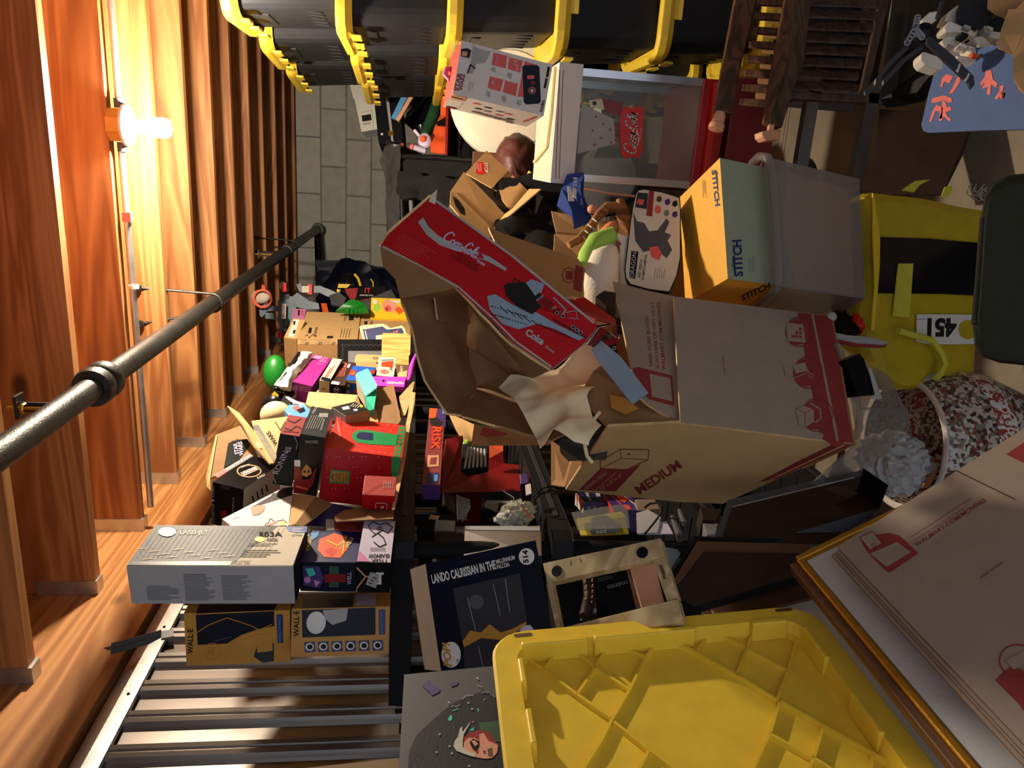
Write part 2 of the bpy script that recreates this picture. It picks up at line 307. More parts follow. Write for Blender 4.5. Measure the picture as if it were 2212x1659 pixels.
FIT = {
 'hp': dict(o=[-0.8699, 1.5147, 2.1439], R=[[0.0154, 0.998, -0.0612], [-0.0443, -0.0605, -0.9972], [-0.9989, 0.018, 0.0432]], d=[0.3146, 0.087, 0.1504]),
 'eve': dict(o=[-1.0205, 1.4426, 1.8469], R=[[0.0025, 0.9597, 0.281], [0.0201, 0.2808, -0.9595], [-0.9998, 0.0081, -0.0186]], d=[0.1961, 0.0982, 0.1098]),
 'walle': dict(o=[-1.0235, 1.4744, 2.056], R=[[0.0011, 0.9989, 0.0461], [0.029, 0.0461, -0.9985], [-0.9996, 0.0024, -0.0289]], d=[0.2035, 0.1187, 0.12]),
 'lorcana': dict(o=[-0.886, 1.552, 1.8313], R=[[-0.0008, 1.0, -0.0086], [-0.0343, -0.0086, -0.9994], [-0.9994, -0.0005, 0.0343]], d=[0.1151, 0.0697, 0.1362]),
 'tyler': dict(o=[-0.8653, 1.5545, 1.7138], R=[[-0.009, 0.9928, -0.1199], [-0.0359, -0.1201, -0.9921], [-0.9993, -0.0046, 0.0368]], d=[0.0687, 0.077, 0.1505]),
 'corps': dict(o=[-0.9273, 1.967, 2.048], R=[[-0.0805, 0.9967, 0.0076], [-0.3264, -0.0192, -0.945], [-0.9418, -0.0786, 0.3269]], d=[0.0847, 0.1167, 0.1857]),
 'ronin': dict(o=[-0.7897, 1.8759, 1.9485], R=[[-0.1552, 0.9876, 0.0228], [0.018, 0.0259, -0.9995], [-0.9877, -0.1547, -0.0218]], d=[0.0453, 0.1313, 0.1456]),
 'skel': dict(o=[-0.7902, 1.8795, 1.8912], R=[[-0.1483, 0.9813, -0.1228], [-0.0177, -0.1268, -0.9918], [-0.9888, -0.1449, 0.0362]], d=[0.0563, 0.1653, 0.1524]),
 'redxmas': dict(o=[-0.837, 1.9768, 1.8293], R=[[-0.1083, 0.9941, 0.0058], [-0.0371, 0.0018, -0.9993], [-0.9934, -0.1085, 0.0367]], d=[0.1882, 0.141, 0.2339]),
 'redsmall': dict(o=[-0.7618, 1.6482, 1.7199], R=[[-0.032, 0.9189, -0.3933], [-0.0178, -0.3939, -0.919], [-0.9993, -0.0224, 0.029]], d=[0.0732, 0.0492, 0.0593]),
 'toner': dict(o=[-0.7149, 1.9999, 1.8318], R=[[0.0637, 0.9977, -0.023], [0.5568, -0.0547, -0.8288], [-0.8282, 0.04, -0.559]], d=[0.0726, 0.038, 0.079]),
 'purple': dict(o=[-0.8371, 2.9169, 2.0103], R=[[-0.2102, 0.9776, -0.0121], [-0.0692, -0.0273, -0.9972], [-0.9752, -0.2088, 0.0734]], d=[0.0683, 0.0678, 0.3603]),
 'cream': dict(o=[-0.7916, 2.7625, 1.9109], R=[[-0.0649, 0.9902, -0.1233], [-0.1095, -0.1299, -0.9855], [-0.9919, -0.0505, 0.1169]], d=[0.0353, 0.0506, 0.205]),
 'scbox': dict(o=[-0.829, 2.79, 1.8781], R=[[-0.0685, 0.9952, -0.0693], [-0.0774, -0.0746, -0.9942], [-0.9947, -0.0627, 0.0821]], d=[0.0493, 0.0694, 0.2443]),
 'bluebox': dict(o=[-0.8121, 2.7478, 1.8337], R=[[-0.0317, 0.9975, -0.0631], [-0.0903, -0.0657, -0.9937], [-0.9954, -0.0258, 0.0922]], d=[0.0835, 0.0482, 0.1581]),
 'cereal': dict(o=[-0.734, 2.7217, 1.7368], R=[[-0.0585, 0.8814, -0.4687], [-0.0353, -0.471, -0.8814], [-0.9977, -0.0351, 0.0587]], d=[0.0627, 0.0179, 0.1002]),
 'mirage1': dict(o=[-0.9958, 4.0122, 2.1715], R=[[0.0095, 0.9952, -0.0969], [0.0327, -0.0972, -0.9947], [-0.9994, 0.0062, -0.0335]], d=[0.2816, 0.1711, 0.4383]),
 'mirage0': dict(o=[-1.056, 3.8668, 2.2174], R=[[-0.0716, 0.9389, -0.3365], [-0.0908, -0.3421, -0.9353], [-0.9933, -0.0364, 0.1097]], d=[0.062, 0.255, 0.1782]),
 'mirage2': dict(o=[-0.9111, 4.0516, 1.8894], R=[[0.0205, 0.9983, -0.0538], [0.0412, -0.0546, -0.9977], [-0.9989, 0.0183, -0.0423]], d=[0.25, 0.0837, 0.5197]),
 'lando': dict(o=[-0.9855, 1.3167, 1.4475], R=[[0.5118, 0.8399, 0.1806], [-0.6478, 0.5154, -0.5609], [-0.5642, 0.1701, 0.8079]], d=[0.3226, 0.2084, 0.12]),
 'littlebits': dict(o=[0.1299, 2.156, 1.5538], R=[[-0.1439, 0.9817, 0.1246], [0.0898, 0.1384, -0.9863], [-0.9855, -0.1307, -0.108]], d=[0.237, 0.1274, 0.173]),
 'medium': dict(o=[-0.432, 1.5548, 1.3466], R=[[-0.1675, 0.6663, -0.7266], [0.3076, -0.6649, -0.6807], [-0.9366, -0.3376, -0.0936]], d=[0.4706, 0.3627, 0.2822]),
 'stitch': dict(o=[-0.315, 1.7846, 0.945], R=[[-0.0954, 0.8612, 0.4992], [0.1063, 0.5074, -0.8551], [-0.9898, -0.0285, -0.14]], d=[0.1223, 0.2976, 0.1917]),
 'smallbrown': dict(o=[-0.0446, 2.9213, 1.3873], R=[[-0.4186, 0.7545, -0.5055], [-0.3746, -0.6505, -0.6607], [-0.8273, -0.0872, 0.555]], d=[0.2239, 0.0834, 0.2179]),
 'risk': dict(o=[-0.7589, 2.1192, 1.5601], R=[[-0.0001, 0.9719, -0.2352], [-0.0643, -0.2347, -0.9699], [-0.9979, 0.015, 0.0625]], d=[0.0457, 0.05, 0.3605]),
 'obama': dict(o=[-0.7436, 1.537, 1.2388], R=[[-0.0312, 0.9812, 0.1902], [0.0151, 0.1907, -0.9815], [-0.9994, -0.0277, -0.0207]], d=[0.0557, 0.028, 0.0785]),
 'crush': dict(o=[-0.7502, 1.5021, 1.1843], R=[[-0.0126, 0.9977, 0.0664], [-0.0047, 0.0663, -0.9978], [-0.9999, -0.0129, 0.0039]], d=[0.0613, 0.0503, 0.0969]),
 'coke': dict(o=[-0.2067, 1.5347, 1.6808], R=[[-0.488, 0.5695, 0.6615], [-0.4166, 0.514, -0.7499], [-0.767, -0.6415, -0.0136]], d=[0.4111, 0.1451, 0.06]),
 'whitekb': dict(o=[0.0979, 4.9489, 1.9553], R=[[0.1954, 0.8376, 0.5101], [0.0368, 0.5135, -0.8573], [-0.98, 0.1863, 0.0695]], d=[0.1084, 0.3277, 0.04]),
 'lid': dict(o=[-0.7046, 0.5903, 1.5063], R=[[0.05, -0.0553, 0.9972], [-0.0675, 0.996, 0.0586], [-0.9965, -0.0703, 0.0461]], d=[0.5199, 0.4162, 0.04]),
 'frame1': dict(o=[-0.6364, 1.1717, 1.034], R=[[0.4365, 0.8979, 0.0565], [-0.8569, 0.3957, 0.3304], [0.2743, -0.1927, 0.9421]], d=[0.8146, 0.0723, 0.02]),
 'wframe': dict(o=[-0.7203, 0.9489, 1.4037], R=[[-0.1582, 0.8507, 0.5013], [0.5544, 0.4966, -0.6678], [-0.8171, 0.1722, -0.5502]], d=[0.3039, 0.1442, 0.03]),
 'canvasback': dict(o=[-0.8478, 1.1656, 1.0652], R=[[0.3385, 0.8013, -0.4934], [-0.1151, -0.4851, -0.8668], [-0.9339, 0.3502, -0.072]], d=[0.1693, 0.2492, 0.03]),
 'gold': dict(o=[-0.7303, 0.7422, 0.8591], R=[[0.5885, 0.6182, -0.521], [-0.7759, 0.6131, -0.149], [0.2273, 0.4919, 0.8404]], d=[0.1987, 0.3242, 0.025]),
 'flat': dict(o=[-0.7279, 0.7947, 0.7314], R=[[0.7873, 0.5984, -0.1485], [-0.4407, 0.3779, -0.8142], [-0.4311, 0.7065, 0.5613]], d=[0.2993, 0.3606, 0.006]),
 'paint': dict(o=[-0.8172, 0.8231, 1.6066], R=[[0.2997, 0.7305, 0.6136], [-0.3538, 0.6825, -0.6396], [-0.886, -0.0254, 0.463]], d=[0.132, 0.1388, 0.03]),
}
# ================================================================== the storage unit
wood('joistwood', (196, 134, 78), (152, 92, 46), 'X', 1., .6, True, 20)
wood('ledgerwood', (200, 140, 82), (158, 100, 50), 'Y', 1., .6, True, 18)
wood('deckwood', (120, 84, 60), (84, 54, 38), 'Y', 1., .8)
def blockmat():
    m, nt, N, Lk, b = _nt('blocks'); b.inputs['Roughness'].default_value = .9
    tc = N.new('ShaderNodeTexCoord'); mp = N.new('ShaderNodeMapping'); mp.inputs['Rotation'].default_value = (math.pi/2, 0, 0); Lk.new(tc.outputs['Object'], mp.inputs[0])
    mp.inputs['Location'].default_value = (.345, 0.02, 0)
    br = N.new('ShaderNodeTexBrick'); br.offset = .5; br.inputs['Scale'].default_value = 1.; br.inputs['Brick Width'].default_value = .43; br.inputs['Row Height'].default_value = .1955
    br.inputs['Mortar Size'].default_value = .007; br.inputs['Mortar Smooth'].default_value = .4; br.inputs['Bias'].default_value = -.2
    br.inputs['Color1'].default_value = lin((196, 192, 180))+(1,); br.inputs['Color2'].default_value = lin((180, 176, 166))+(1,); br.inputs['Mortar'].default_value = lin((128, 125, 118))+(1,)
    Lk.new(mp.outputs[0], br.inputs[0]); nz = N.new('ShaderNodeTexNoise'); nz.inputs['Scale'].default_value = 14; nz.inputs['Detail'].default_value = 8; Lk.new(tc.outputs['Object'], nz.inputs[0])
    mx = N.new('ShaderNodeMixRGB'); mx.blend_type = 'MULTIPLY'; mx.inputs[0].default_value = .5; Lk.new(br.outputs[0], mx.inputs[1]); Lk.new(nz.outputs[0], mx.inputs[2])
    g = N.new('ShaderNodeGamma'); g.inputs[1].default_value = .8; Lk.new(mx.outputs[0], g.inputs[0]); Lk.new(g.outputs[0], b.inputs['Base Color'])
    iv = N.new('ShaderNodeMath'); iv.operation = 'MULTIPLY_ADD'; iv.inputs[1].default_value = -1.; Lk.new(br.outputs['Fac'], iv.inputs[0]); Lk.new(nz.outputs[0], iv.inputs[2])
    bp = N.new('ShaderNodeBump'); bp.inputs['Strength'].default_value = .6; bp.inputs['Distance'].default_value = .006; Lk.new(iv.outputs[0], bp.inputs['Height']); Lk.new(bp.outputs[0], b.inputs['Normal'])
    COL['blocks'] = m
blockmat()
mat('concrete', (152, 138, 118), .85, 0, .22, 5, .3, 60)
mat('panelmetal', (120, 112, 106), .34, .85, .16, 3, 0, 60, stretch=(1, 1, .3))
XW = -1.36; YB = 6.3; XR = 1.34
MB().box((XW-.1, -.6, -.1), (XR+.1, YB+.1, 0), 'concrete').build('floor', kind='structure', origin=(0, 0, 0))
MB().box((XW-.1, YB, 0), (XR+.1, YB+.1, 2.9), 'blocks').build('wall_back', kind='structure', origin=(0, YB, 0))
MB().box((XR, -.6, 0), (XR+.05, YB, 2.9), 'panelmetal').build('wall_right', kind='structure')
MB().box((XW-.1, -.6, 2.836), (XR+.1, YB+.1, 2.87), 'deckwood').build('ceiling', kind='structure')
# corrugated steel sheet along the left side
mb = MB(); prof = []
y = -.6; k = 0
while y < YB:
    prof += [(y, 0), (y+.040, 0), (y+.046, .006), (y+.052, .018), (y+.062, .022), (y+.070, .018), (y+.074, .012), (y+.078, .018), (y+.088, .022), (y+.094, .016), (y+.098, 0)]; y += .112
nv = len(prof); vs = [(XW+o, yy, z) for z in (0., 2.30) for yy, o in prof]
mb.add(vs, [[i, i+1, nv+i+1, nv+i] for i in range(nv-1)], 'panelmetal', False); mb.box((XW-.03, -.6, 0), (XW-.012, YB, 2.36), 'panelmetal')
mb.build('wall_left', kind='structure')
mb = MB(); mb.box((XW+.012, -.6, 2.277), (XW+.026, YB, 2.314), 'galv')
for i in range(16): mb.ball((XW+.027, .55+i*.28, 2.296), (.004, .004, .004), 'iron', n=8, k=5)
mb.build('trim_1', kind='structure')
MB().box((XW-.05, -.6, 2.37), (XW+.015, YB, 2.836), 'ledgerwood').build('trim_2', kind='structure')
MB().box((XW-.05, -.6, 2.30), (XW-.03, YB, 2.375), 'black').build('trim_3', kind='structure')
JY = [2.178+.4055*k for k in range(-6, 11)]
for k, yf in enumerate(JY):
    r = MB().box((XW+.02, yf-.038, 2.55+(.004 if k % 2 else 0)), (XR, yf, 2.836), 'joistwood').build('trim_%d' % (k+4), kind='structure', bevel=.002)
    MB().box((XW+.016, yf-.041, 2.545), (XW+.062, yf+.003, 2.72), 'galv').build('joist_hanger', parent=r)

# ------------------------------------------------------------------ steel pipe hung along the joists
pz, pxx = 2.397, -.604
t = thing('steel_pipe', (pxx, 0.2, pz), 'long dark steel sprinkler pipe hung under the ceiling joists', 'pipe')
MB().tube([(pxx, .2, pz+.012), (pxx, 2.0, pz+.002), (pxx, 6.12, pz-.02)], .030, 'iron', 20).build('pipe', t)
c = np.array([pxx, 1.93, pz+.003])
mb = MB(); ax = (0, 1, 0)
mb.lathe([(.030, -.05), (.047, -.05), (.05, -.038), (.05, -.02), (.041, -.016), (.041, .0), (.046, .004), (.05, .02), (.05, .036), (.046, .045), (.030, .045)], 'iron', c, ax, 24).build('coupling', t)
mb = MB(); mb.lathe([(.030, -.04), (.036, -.038), (.036, .03), (.030, .032)], 'iron', (pxx, 4.72, pz-.013), ax, 20).build('coupling', t)
mb = MB(); q = (pxx, 6.12, pz-.02); mb.lathe([(.030, 0), (.044, .0), (.046, .03), (.044, .07), (.0, .075)], 'iron', q, (0, 1, 0), 20); mb.tube([(pxx, 6.16, pz-.02), (pxx-.6, 6.16, pz-.035)], .030, 'iron', 16); mb.build('elbow', t)
def strap(y0, y1, z1, dx0=.062, dx1=-.075):
    """steel rod screwed to the joist, looped under the pipe"""
    h = thing('pipe_hanger', (pxx, y0, pz), 'bent steel rod hanger looped under the pipe, screwed to the %s joist' % ('lamp-lit' if y0 < 4 else 'far'), 'pipe hanger', 'rod hangers carrying the steel pipe')
    pts = [(pxx+dx0, y1, z1)]
    for a in range(0, 200, 20):
        b = math.radians(a); pts.append((pxx+.036*math.cos(b), y0, pz-.036*math.sin(b)))
    pts.append((pxx+dx1, y1, z1)); MB().tube(pts, .005, 'iron', 8).build('rod', h)
    for dx in (dx0, dx1): MB().lathe([(0, -.008), (.012, -.008), (.014, 0), (.012, .008), (0, .008)], 'iron', (pxx+dx, y1-.006, z1), (0, 1, 0), 12).build('screw', h)
strap(3.02, JY[8]-.045, 2.64)
strap(4.95, JY[13]-.045, 2.62, .04, -.05)
for n, (x0, yy, lab) in enumerate(((pxx-.015, 1.78, 'brass-coloured beam clamp above the pipe coupling nearest the door'), (pxx-.01, 4.58, 'small steel beam clamp above the far end of the pipe'))):
    h = thing('beam_clamp', (x0, yy, 2.45), lab, 'clamp')
    mb = MB(); mb.box((x0-.012, yy-.004, pz+.03), (x0+.012, yy, 2.53), 'iron'); mb.box((x0-.025, yy-.02, 2.515), (x0+.03, yy+.018, 2.522), 'iron'); mb.build('bracket', h)
    MB().tube([(x0, yy-.012, pz+.03), (x0, yy-.012, 2.54)], .005, 'gold', 8).build('bolt', h)
    MB().lathe([(.012, 0), (.014, .004), (.012, .010), (.0, .01)], 'gold', (x0, yy-.012, 2.50), (0, 0, 1), 6, False).build('nut', h)

# ------------------------------------------------------------------ lamp and conduit
LY = 2.557; LX = .03
m_, nt_, N_, Lk_, b_ = _nt('bulbglow'); b_.inputs['Base Color'].default_value = (1, .95, .85, 1)
b_.inputs['Emission Color'].default_value = BULB_COLOR+(1,); AREA = 4*math.pi*.027*.036
b_.inputs['Emission Strength'].default_value = BULB_WATTS/(math.pi*AREA); COL['bulbglow'] = m_
t = thing('bare_bulb_lamp', (LX, LY, 2.55), 'bare glowing bulb in a white porcelain lampholder under the joist', 'lamp')
mb = MB(); oc = [(math.cos(math.radians(22.5+45*i)), math.sin(math.radians(22.5+45*i))) for i in range(8)]
vs = [(LX+.052*a, LY+.052*b, z) for z in (2.508, 2.548) for a, b in oc]
mb.add(vs, [list(range(8)), list(range(15, 7, -1))]+[[i, (i+1) % 8, 8+(i+1) % 8, 8+i] for i in range(8)], 'mustard'); mb.build('junction_box', t)
MB().lathe([(0, 2.500), (.03, 2.500), (.03, 2.483), (.055, 2.493), (.062, 2.503), (.062, 2.508), (0, 2.508)], 'porcelain', (LX, LY, 0), (0, 0, 1), 36).build('lampholder', t)
MB().lathe([(.021, 2.483), (.021, 2.462), (.017, 2.462), (.017, 2.452)], 'offw', (LX, LY, 0), (0, 0, 1), 24).build('socket', bpy.data.objects['lampholder'])
MB().lathe([(.015, 2.456), (.022, 2.448), (.022, 2.435), (.029, 2.428), (.030, 2.395), (.026, 2.380), (.012, 2.374), (0, 2.373)], 'bulbglow', (LX, LY, 0), (0, 0, 1), 28).build('bulb', t)
mb = MB(); zc = 2.525
for a, b in ((LX+.05, XR), (XW+.1, LX-.05)): mb.tube([(a, LY+.012, zc), (b, LY+.012, zc+.004)], .0105, 'galv', 14)
tag(mb.build('electrical_conduit'), 'thin galvanised conduit crossing under the joist either side of the lamp', 'conduit')
cdt = bpy.data.objects['electrical_conduit']
for s_ in (1, -1): MB().lathe([(.011, 0), (.015, 0), (.015, .028), (.011, .028)], 'greyd', (LX+s_*.05, LY+.012, zc), (s_, 0, 0), 14).build('connector', cdt)
MB().box((-.262, LY-.002, zc-.012), (-.232, LY+.025, zc+.013), 'pinkr').build('paint_mark', cdt)
MB().lathe([(.011, -.006), (.017, -.006), (.017, .006), (.011, .006)], 'whiteg', (-.47, LY+.012, zc), (1, 0, 0), 14).build('clip', cdt)

# bent steel stud lying on the ledger
mb = MB(); a = onX(240, 1402, XW+.06); b = onX(348, 1372, XW+.03); mb.bar(a, b, .03, .002, 'greyd', up=(0, 0, 1)); mb.bar(a+np.array([0, 0, .012]), b+np.array([0, 0, .012]), .002, .024, 'greyd'); mb.bar(b, b+np.array([0, .01, -.03]), .035, .002, 'grey', up=(1, 0, 0))
mb.build('steel_channel', label='short bent steel channel sticking out over the top of the metal wall', cat='channel')
# ================================================================== black plastic shelving on the left
sx0, sx1, sy0, sy1 = -1.31, -.85, 1.57, 2.52
def deck(root, z1, name='shelf_deck'):
    mb = MB(); o = .05; z0 = z1-.052
    ol = [(sx0, sy0), (sx1-o, sy0), (sx1-o*.3, sy0+o*.3), (sx1, sy0+o), (sx1, sy1-o), (sx1-o*.3, sy1-o*.3), (sx1-o, sy1), (sx0, sy1)]
    n = len(ol); mb.add([(x, y, z) for z in (z0, z1) for x, y in ol], [list(range(n)), list(range(2*n-1, n-1, -1))]+[[i, (i+1) % n, n+(i+1) % n, n+i] for i in range(n)], 'shelfp')
    for y in np.arange(sy0+.09, sy1-.05, .09): mb.box((sx0+.03, y, z1), (sx1-.03, y+.02, z1+.003), 'shelfp')
    mb.box((sx1, sy0+.12, z0+.018), (sx1+.003, sy1-.12, z0+.032), 'charcoal')
    return mb.build(name, root, bevel=.006)
t = thing('shelving_unit', (-1.08, 2.05, .05), 'black moulded plastic shelving unit standing along the corrugated metal wall', 'shelf', 'black plastic shelving units')
for z in (1.652, 1.272, .86, .42): deck(t, z)
for x in (sx0+.05, sx1-.055):
    for y in (sy0+.05, sy1-.05):
        for z0, z1 in ((.05, .37), (.42, .81), (.86, 1.222), (1.272, 1.602)):
            mb = MB(); mb.lathe([(0, z0), (.021, z0), (.021, z1), (0, z1)], 'blackm', (x, y, 0), (0, 0, 1), 20); mb.build('post', t)
# the next unit further in, only its top deck edge seen
t = thing('shelving_unit', (-1.08, 3.1, .05), 'second black shelving unit behind the first, buried under the far cartons', 'shelf', 'black plastic shelving units')
sy0, sy1 = 2.58, 4.3
for z in (1.652, 1.272): deck(t, z)
for x in (sx0+.05, sx1-.055):
    for y in (2.63, 4.2): MB().lathe([(0, .02), (.024, .02), (.024, 1.6), (0, 1.6)], 'blackm', (x, y, 0), (0, 0, 1), 16).build('post', t)

t = thing('shelving_unit', (-1.08, 5.2, .05), 'third black shelving unit in the far corner under the garment bag', 'shelf', 'black plastic shelving units')
sy0, sy1 = 4.38, 6.1
for z in (1.652, 1.272): deck(t, z)
for x in (sx0+.05, sx1-.055):
    for y in (4.45, 6.0): MB().lathe([(0, .02), (.024, .02), (.024, 1.6), (0, 1.6)], 'blackm', (x, y, 0), (0, 0, 1), 16).build('post', t)
# ------------------------------------------------------------------ cartons on the top deck, from the door inward
b = Bx('hp', {'*': 'greyl', 'T': 'charcoal', 'R': 'blackm'}); T = b.face('T'); N_ = b.face('N')
b.dec(T, [(500, 1222), (600, 1138), (664, 1138), (632, 1222)], 'offw'); b.dec(T, [(276, 1221), (284, 1213), (502, 1213), (497, 1222)], 'navy', 1)
for i in range(26): xx = 300+i*11; b.line(T, [(xx-4, 1205), (xx+40, 1142)], .8, 'greyd', 1)
for i in range(24): xx = 300+(i*37) % 200; yy = 1186+(i*13) % 24; b.line(T, [(xx, yy), (xx+16, yy-1)], .9, 'mustard', 2)
b.disc(T, (361, 1150), 19, 'blue', 3, ry=10); b.text(T, 'hp', (350, 1157), (372, 1157), 11, 'white', 4, .02, .3)
b.text(T, 'LASERJET', (389, 1155), (450, 1155), 8, 'white', 3, 0, .1)
b.text(T, '503A', (559, 1160), (610, 1160), 10, 'ink', 3, .02); b.disc(T, (561, 1166), 11, 'yellow', 3, ry=6)
b.dec(T, [(617, 1139), (664, 1139), (662, 1151), (640, 1152), (624, 1148)], 'blue', 2); b.rows(T, (632, 1143), (658, 1143), (0, 3), 3, 'white', 1.2, 3)
b.text(T, 'Q7502A', (630, 1159), (653, 1159), 3.5, 'ink', 3); b.rows(T, (577, 1165), (612, 1165), (0, 4), 2, 'ink', 1.2, 3)
b.rows(T, (540, 1176), (625, 1176), (-4, 4), 2, 'ink', 1, 3); b.rows(T, (528, 1190), (622, 1190), (-3, 4.5), 4, 'ink', 1.2, 3)
b.text(T, 'HP LASERJET', (506, 1215), (542, 1215), 3, 'ink', 3); b.text(T, 'CP3505, 3800', (502, 1220), (540, 1220), 3, 'ink', 3)
for x0, y0, x1, n in ((317, 1267, 388, 8), (397, 1241, 462, 15), (478, 1244, 542, 14)): b.rows(N_, (x0, y0), (x1, y0), (.4, 3.9), n, 'inkgrey', 2.2, 1, 1.)
b.build('printer_cartridge_box', bevel=.001, label='long grey and white printer toner box lying across the top of the nearest stack', cat='box')

def toybox(key, name, label, deco):
    b = Bx(key, {'*': 'mustard', 'N': 'mustard'}); deco(b); b.build(name, bevel=.001, label=label, cat='box', group='orange window toy boxes'); return b
def dw(b):
    N_ = b.face('N'); T = b.face('T')
    b.dec(N_, [(423, 1328), (592, 1320), (593, 1352), (560, 1358), (520, 1372), (490, 1390), (427, 1393)], 'navy'); b.dec(T, [(424, 1326), (430, 1306), (600, 1304), (592, 1318)], 'navy')
    b.line(N_, [(424, 1367), (450, 1350), (490, 1334), (540, 1350), (560, 1360), (588, 1348)], 2, 'gold', 2)
    b.text(N_, 'WALL·E', (417, 1412), (417, 1358), 12, 'ink', 1, .02); b.ring(N_, (459, 1407), 19, 1.5, 'gold', 1)
    b.rows(N_, (448, 1399), (472, 1399), (0, 3.5), 5, 'gold', 1.2, 1)
    b.dec(N_, [(597, 1327), (611, 1327), (612, 1388), (600, 1389)], 'blued', 1); b.text(N_, 'INTERACTION WALL·E', (608, 1386), (606, 1331), 6, 'bluel', 2)
    b.dec(N_, [(556, 1392), (592, 1389), (592, 1428), (568, 1431), (548, 1418)], 'charcoal', 1); b.dec(N_, [(553, 1370), (588, 1368), (589, 1405), (556, 1409)], 'mustard', 2)
    b.line(N_, [(462, 1385), (500, 1375)], 1.4, 'greyd', 2)
toybox('walle', 'window_toy_box', 'orange window-front toy box at the end of the shelf, dark window, no round icons', dw)
def de(b):
    N_ = b.face('N'); T = b.face('T')
    b.dec(N_, [(652, 1318), (811, 1312), (811, 1371), (653, 1377)], 'navy'); b.dec(T, [(653, 1315), (655, 1286), (765, 1283), (762, 1312)], 'navy')
    b.ball(tuple(onPl(683, 1345, *N_)), (.020, .024, .003), 'white', R=b.R, n=20, k=8); b.dec(N_, [(697, 1318), (752, 1314), (748, 1340), (718, 1350), (704, 1338)], 'greyl', 1)
    b.text(N_, 'WALL·E', (646, 1375), (646, 1319), 12, 'ink', 1, .02)
    b.dec(N_, [(818, 1317), (832, 1316), (832, 1370), (819, 1371)], 'blued', 1); b.text(N_, 'INTERACTION EVE', (828, 1368), (827, 1320), 6, 'bluel', 2)
    for i in range(6):
        x = 669.5+i*29.3; y = 1397-i*.7; b.dec(N_, [(x-12, y-10), (x+11, y-11), (x+12, y+11), (x-11, y+12)], 'blued', 1); b.disc(N_, (x-.5, y), 9, 'white', 2, ry=8.5); b.disc(N_, (x, y), 6, 'black', 3, ry=5.5)
    b.dec(T, [(768, 1309), (770, 1284), (812, 1282), (812, 1308)], 'lilac', 1)
toybox('eve', 'window_toy_box', 'orange toy box with a row of six round icons, standing on the shelf deck', de)
b = Bx('lorcana', {'*': 'navy', 'T': 'blued', 'N': 'navy'}); T = b.face('T'); N_ = b.face('N')
b.text(T, 'LORCANA', (666, 1191), (676, 1161), 7, 'yellow', 2, .02); b.dec(T, [(690, 1165), (722, 1152), (750, 1160), (752, 1185), (735, 1206), (700, 1204), (686, 1188)], 'orange', 1)
b.dec(T, [(700, 1190), (716, 1183), (728, 1192), (716, 1203)], 'redb', 2); b.line(T, [(706, 1168), (730, 1180), (744, 1168), (740, 1196)], 3, 'yellow', 3); b.dec(T, [(672, 1152), (690, 1149), (686, 1160), (674, 1168)], 'bluel', 2)
b.text(T, 'WHISPERS', (737, 1190), (751, 1160), 7, 'cream', 4); b.text(T, 'WELL', (752, 1187), (764, 1163), 8, 'cream', 4, .02)
b.dec(N_, [(654, 1222), (690, 1224), (700, 1250), (690, 1270), (656, 1264)], 'purpled', 1); b.dec(N_, [(660, 1228), (676, 1226), (682, 1240), (668, 1246)], 'teal', 2); b.disc(N_, (664, 1252), 7, 'pink', 3); b.dec(N_, [(678, 1252), (692, 1256), (682, 1268)], 'pink', 2)
b.dec(N_, [(711, 1223), (732, 1223), (732, 1268), (711, 1268)], 'greend', 1); b.dec(N_, [(701, 1240), (747, 1239), (747, 1257), (702, 1258)], 'redd', 3); b.text(N_, 'WELL', (759, 1262), (759, 1235), 9, 'lilac', 3)
b.build('card_game_box', bevel=.001, label='dark illustrated card game box with a red sticker, under the toner box', cat='box')
b = Bx('tyler', {'*': 'black', 'T': 'lilac'}); T = b.face('T'); N_ = b.face('N')
b.dec(T, [(771, 1213), (776, 1190), (800, 1213)], 'pink', 1); b.text(T, 'TYLER', (838, 1209), (802, 1209), 9, 'ink', 2, .03, up=(0, 8)); b.text(T, 'GLASNOW', (842, 1198), (796, 1198), 8, 'ink', 2, .03, up=(0, 8))
b.line(T, [(796, 1135), (805, 1128), (822, 1134), (836, 1130), (848, 1140), (838, 1152), (826, 1146), (812, 1155), (800, 1145), (796, 1135)], 2, 'ink', 1); b.line(T, [(804, 1160), (816, 1152), (828, 1162), (834, 1176), (820, 1182), (808, 1172)], 2.4, 'ink', 1); b.disc(T, (820, 1143), 6, 'inkgrey', 1)
b.rows(T, (800, 1184), (842, 1184), (0, 3), 3, 'inkgrey', 1, 2); b.line(N_, [(771, 1226), (790, 1245), (771, 1270)], 3, 'tanface', 1); b.line(N_, [(790, 1245), (806, 1245)], 3, 'tanface', 1)
b.dec(N_, [(812, 1236), (829, 1236), (829, 1241), (824, 1241), (824, 1262), (812, 1262), (812, 1257), (817, 1257), (817, 1241), (812, 1241)], 'white', 1)
b.dec(N_, [(800, 1235), (820, 1240), (812, 1270), (790, 1262)], 'greyl', 2); b.rows(N_, (797, 1258), (806, 1261), (4, -6), 3, 'ink', 2, 3)
b.build('bobblehead_box', bevel=.001, label='small black box with a pale sketch on top, beside the card game box', cat='box')

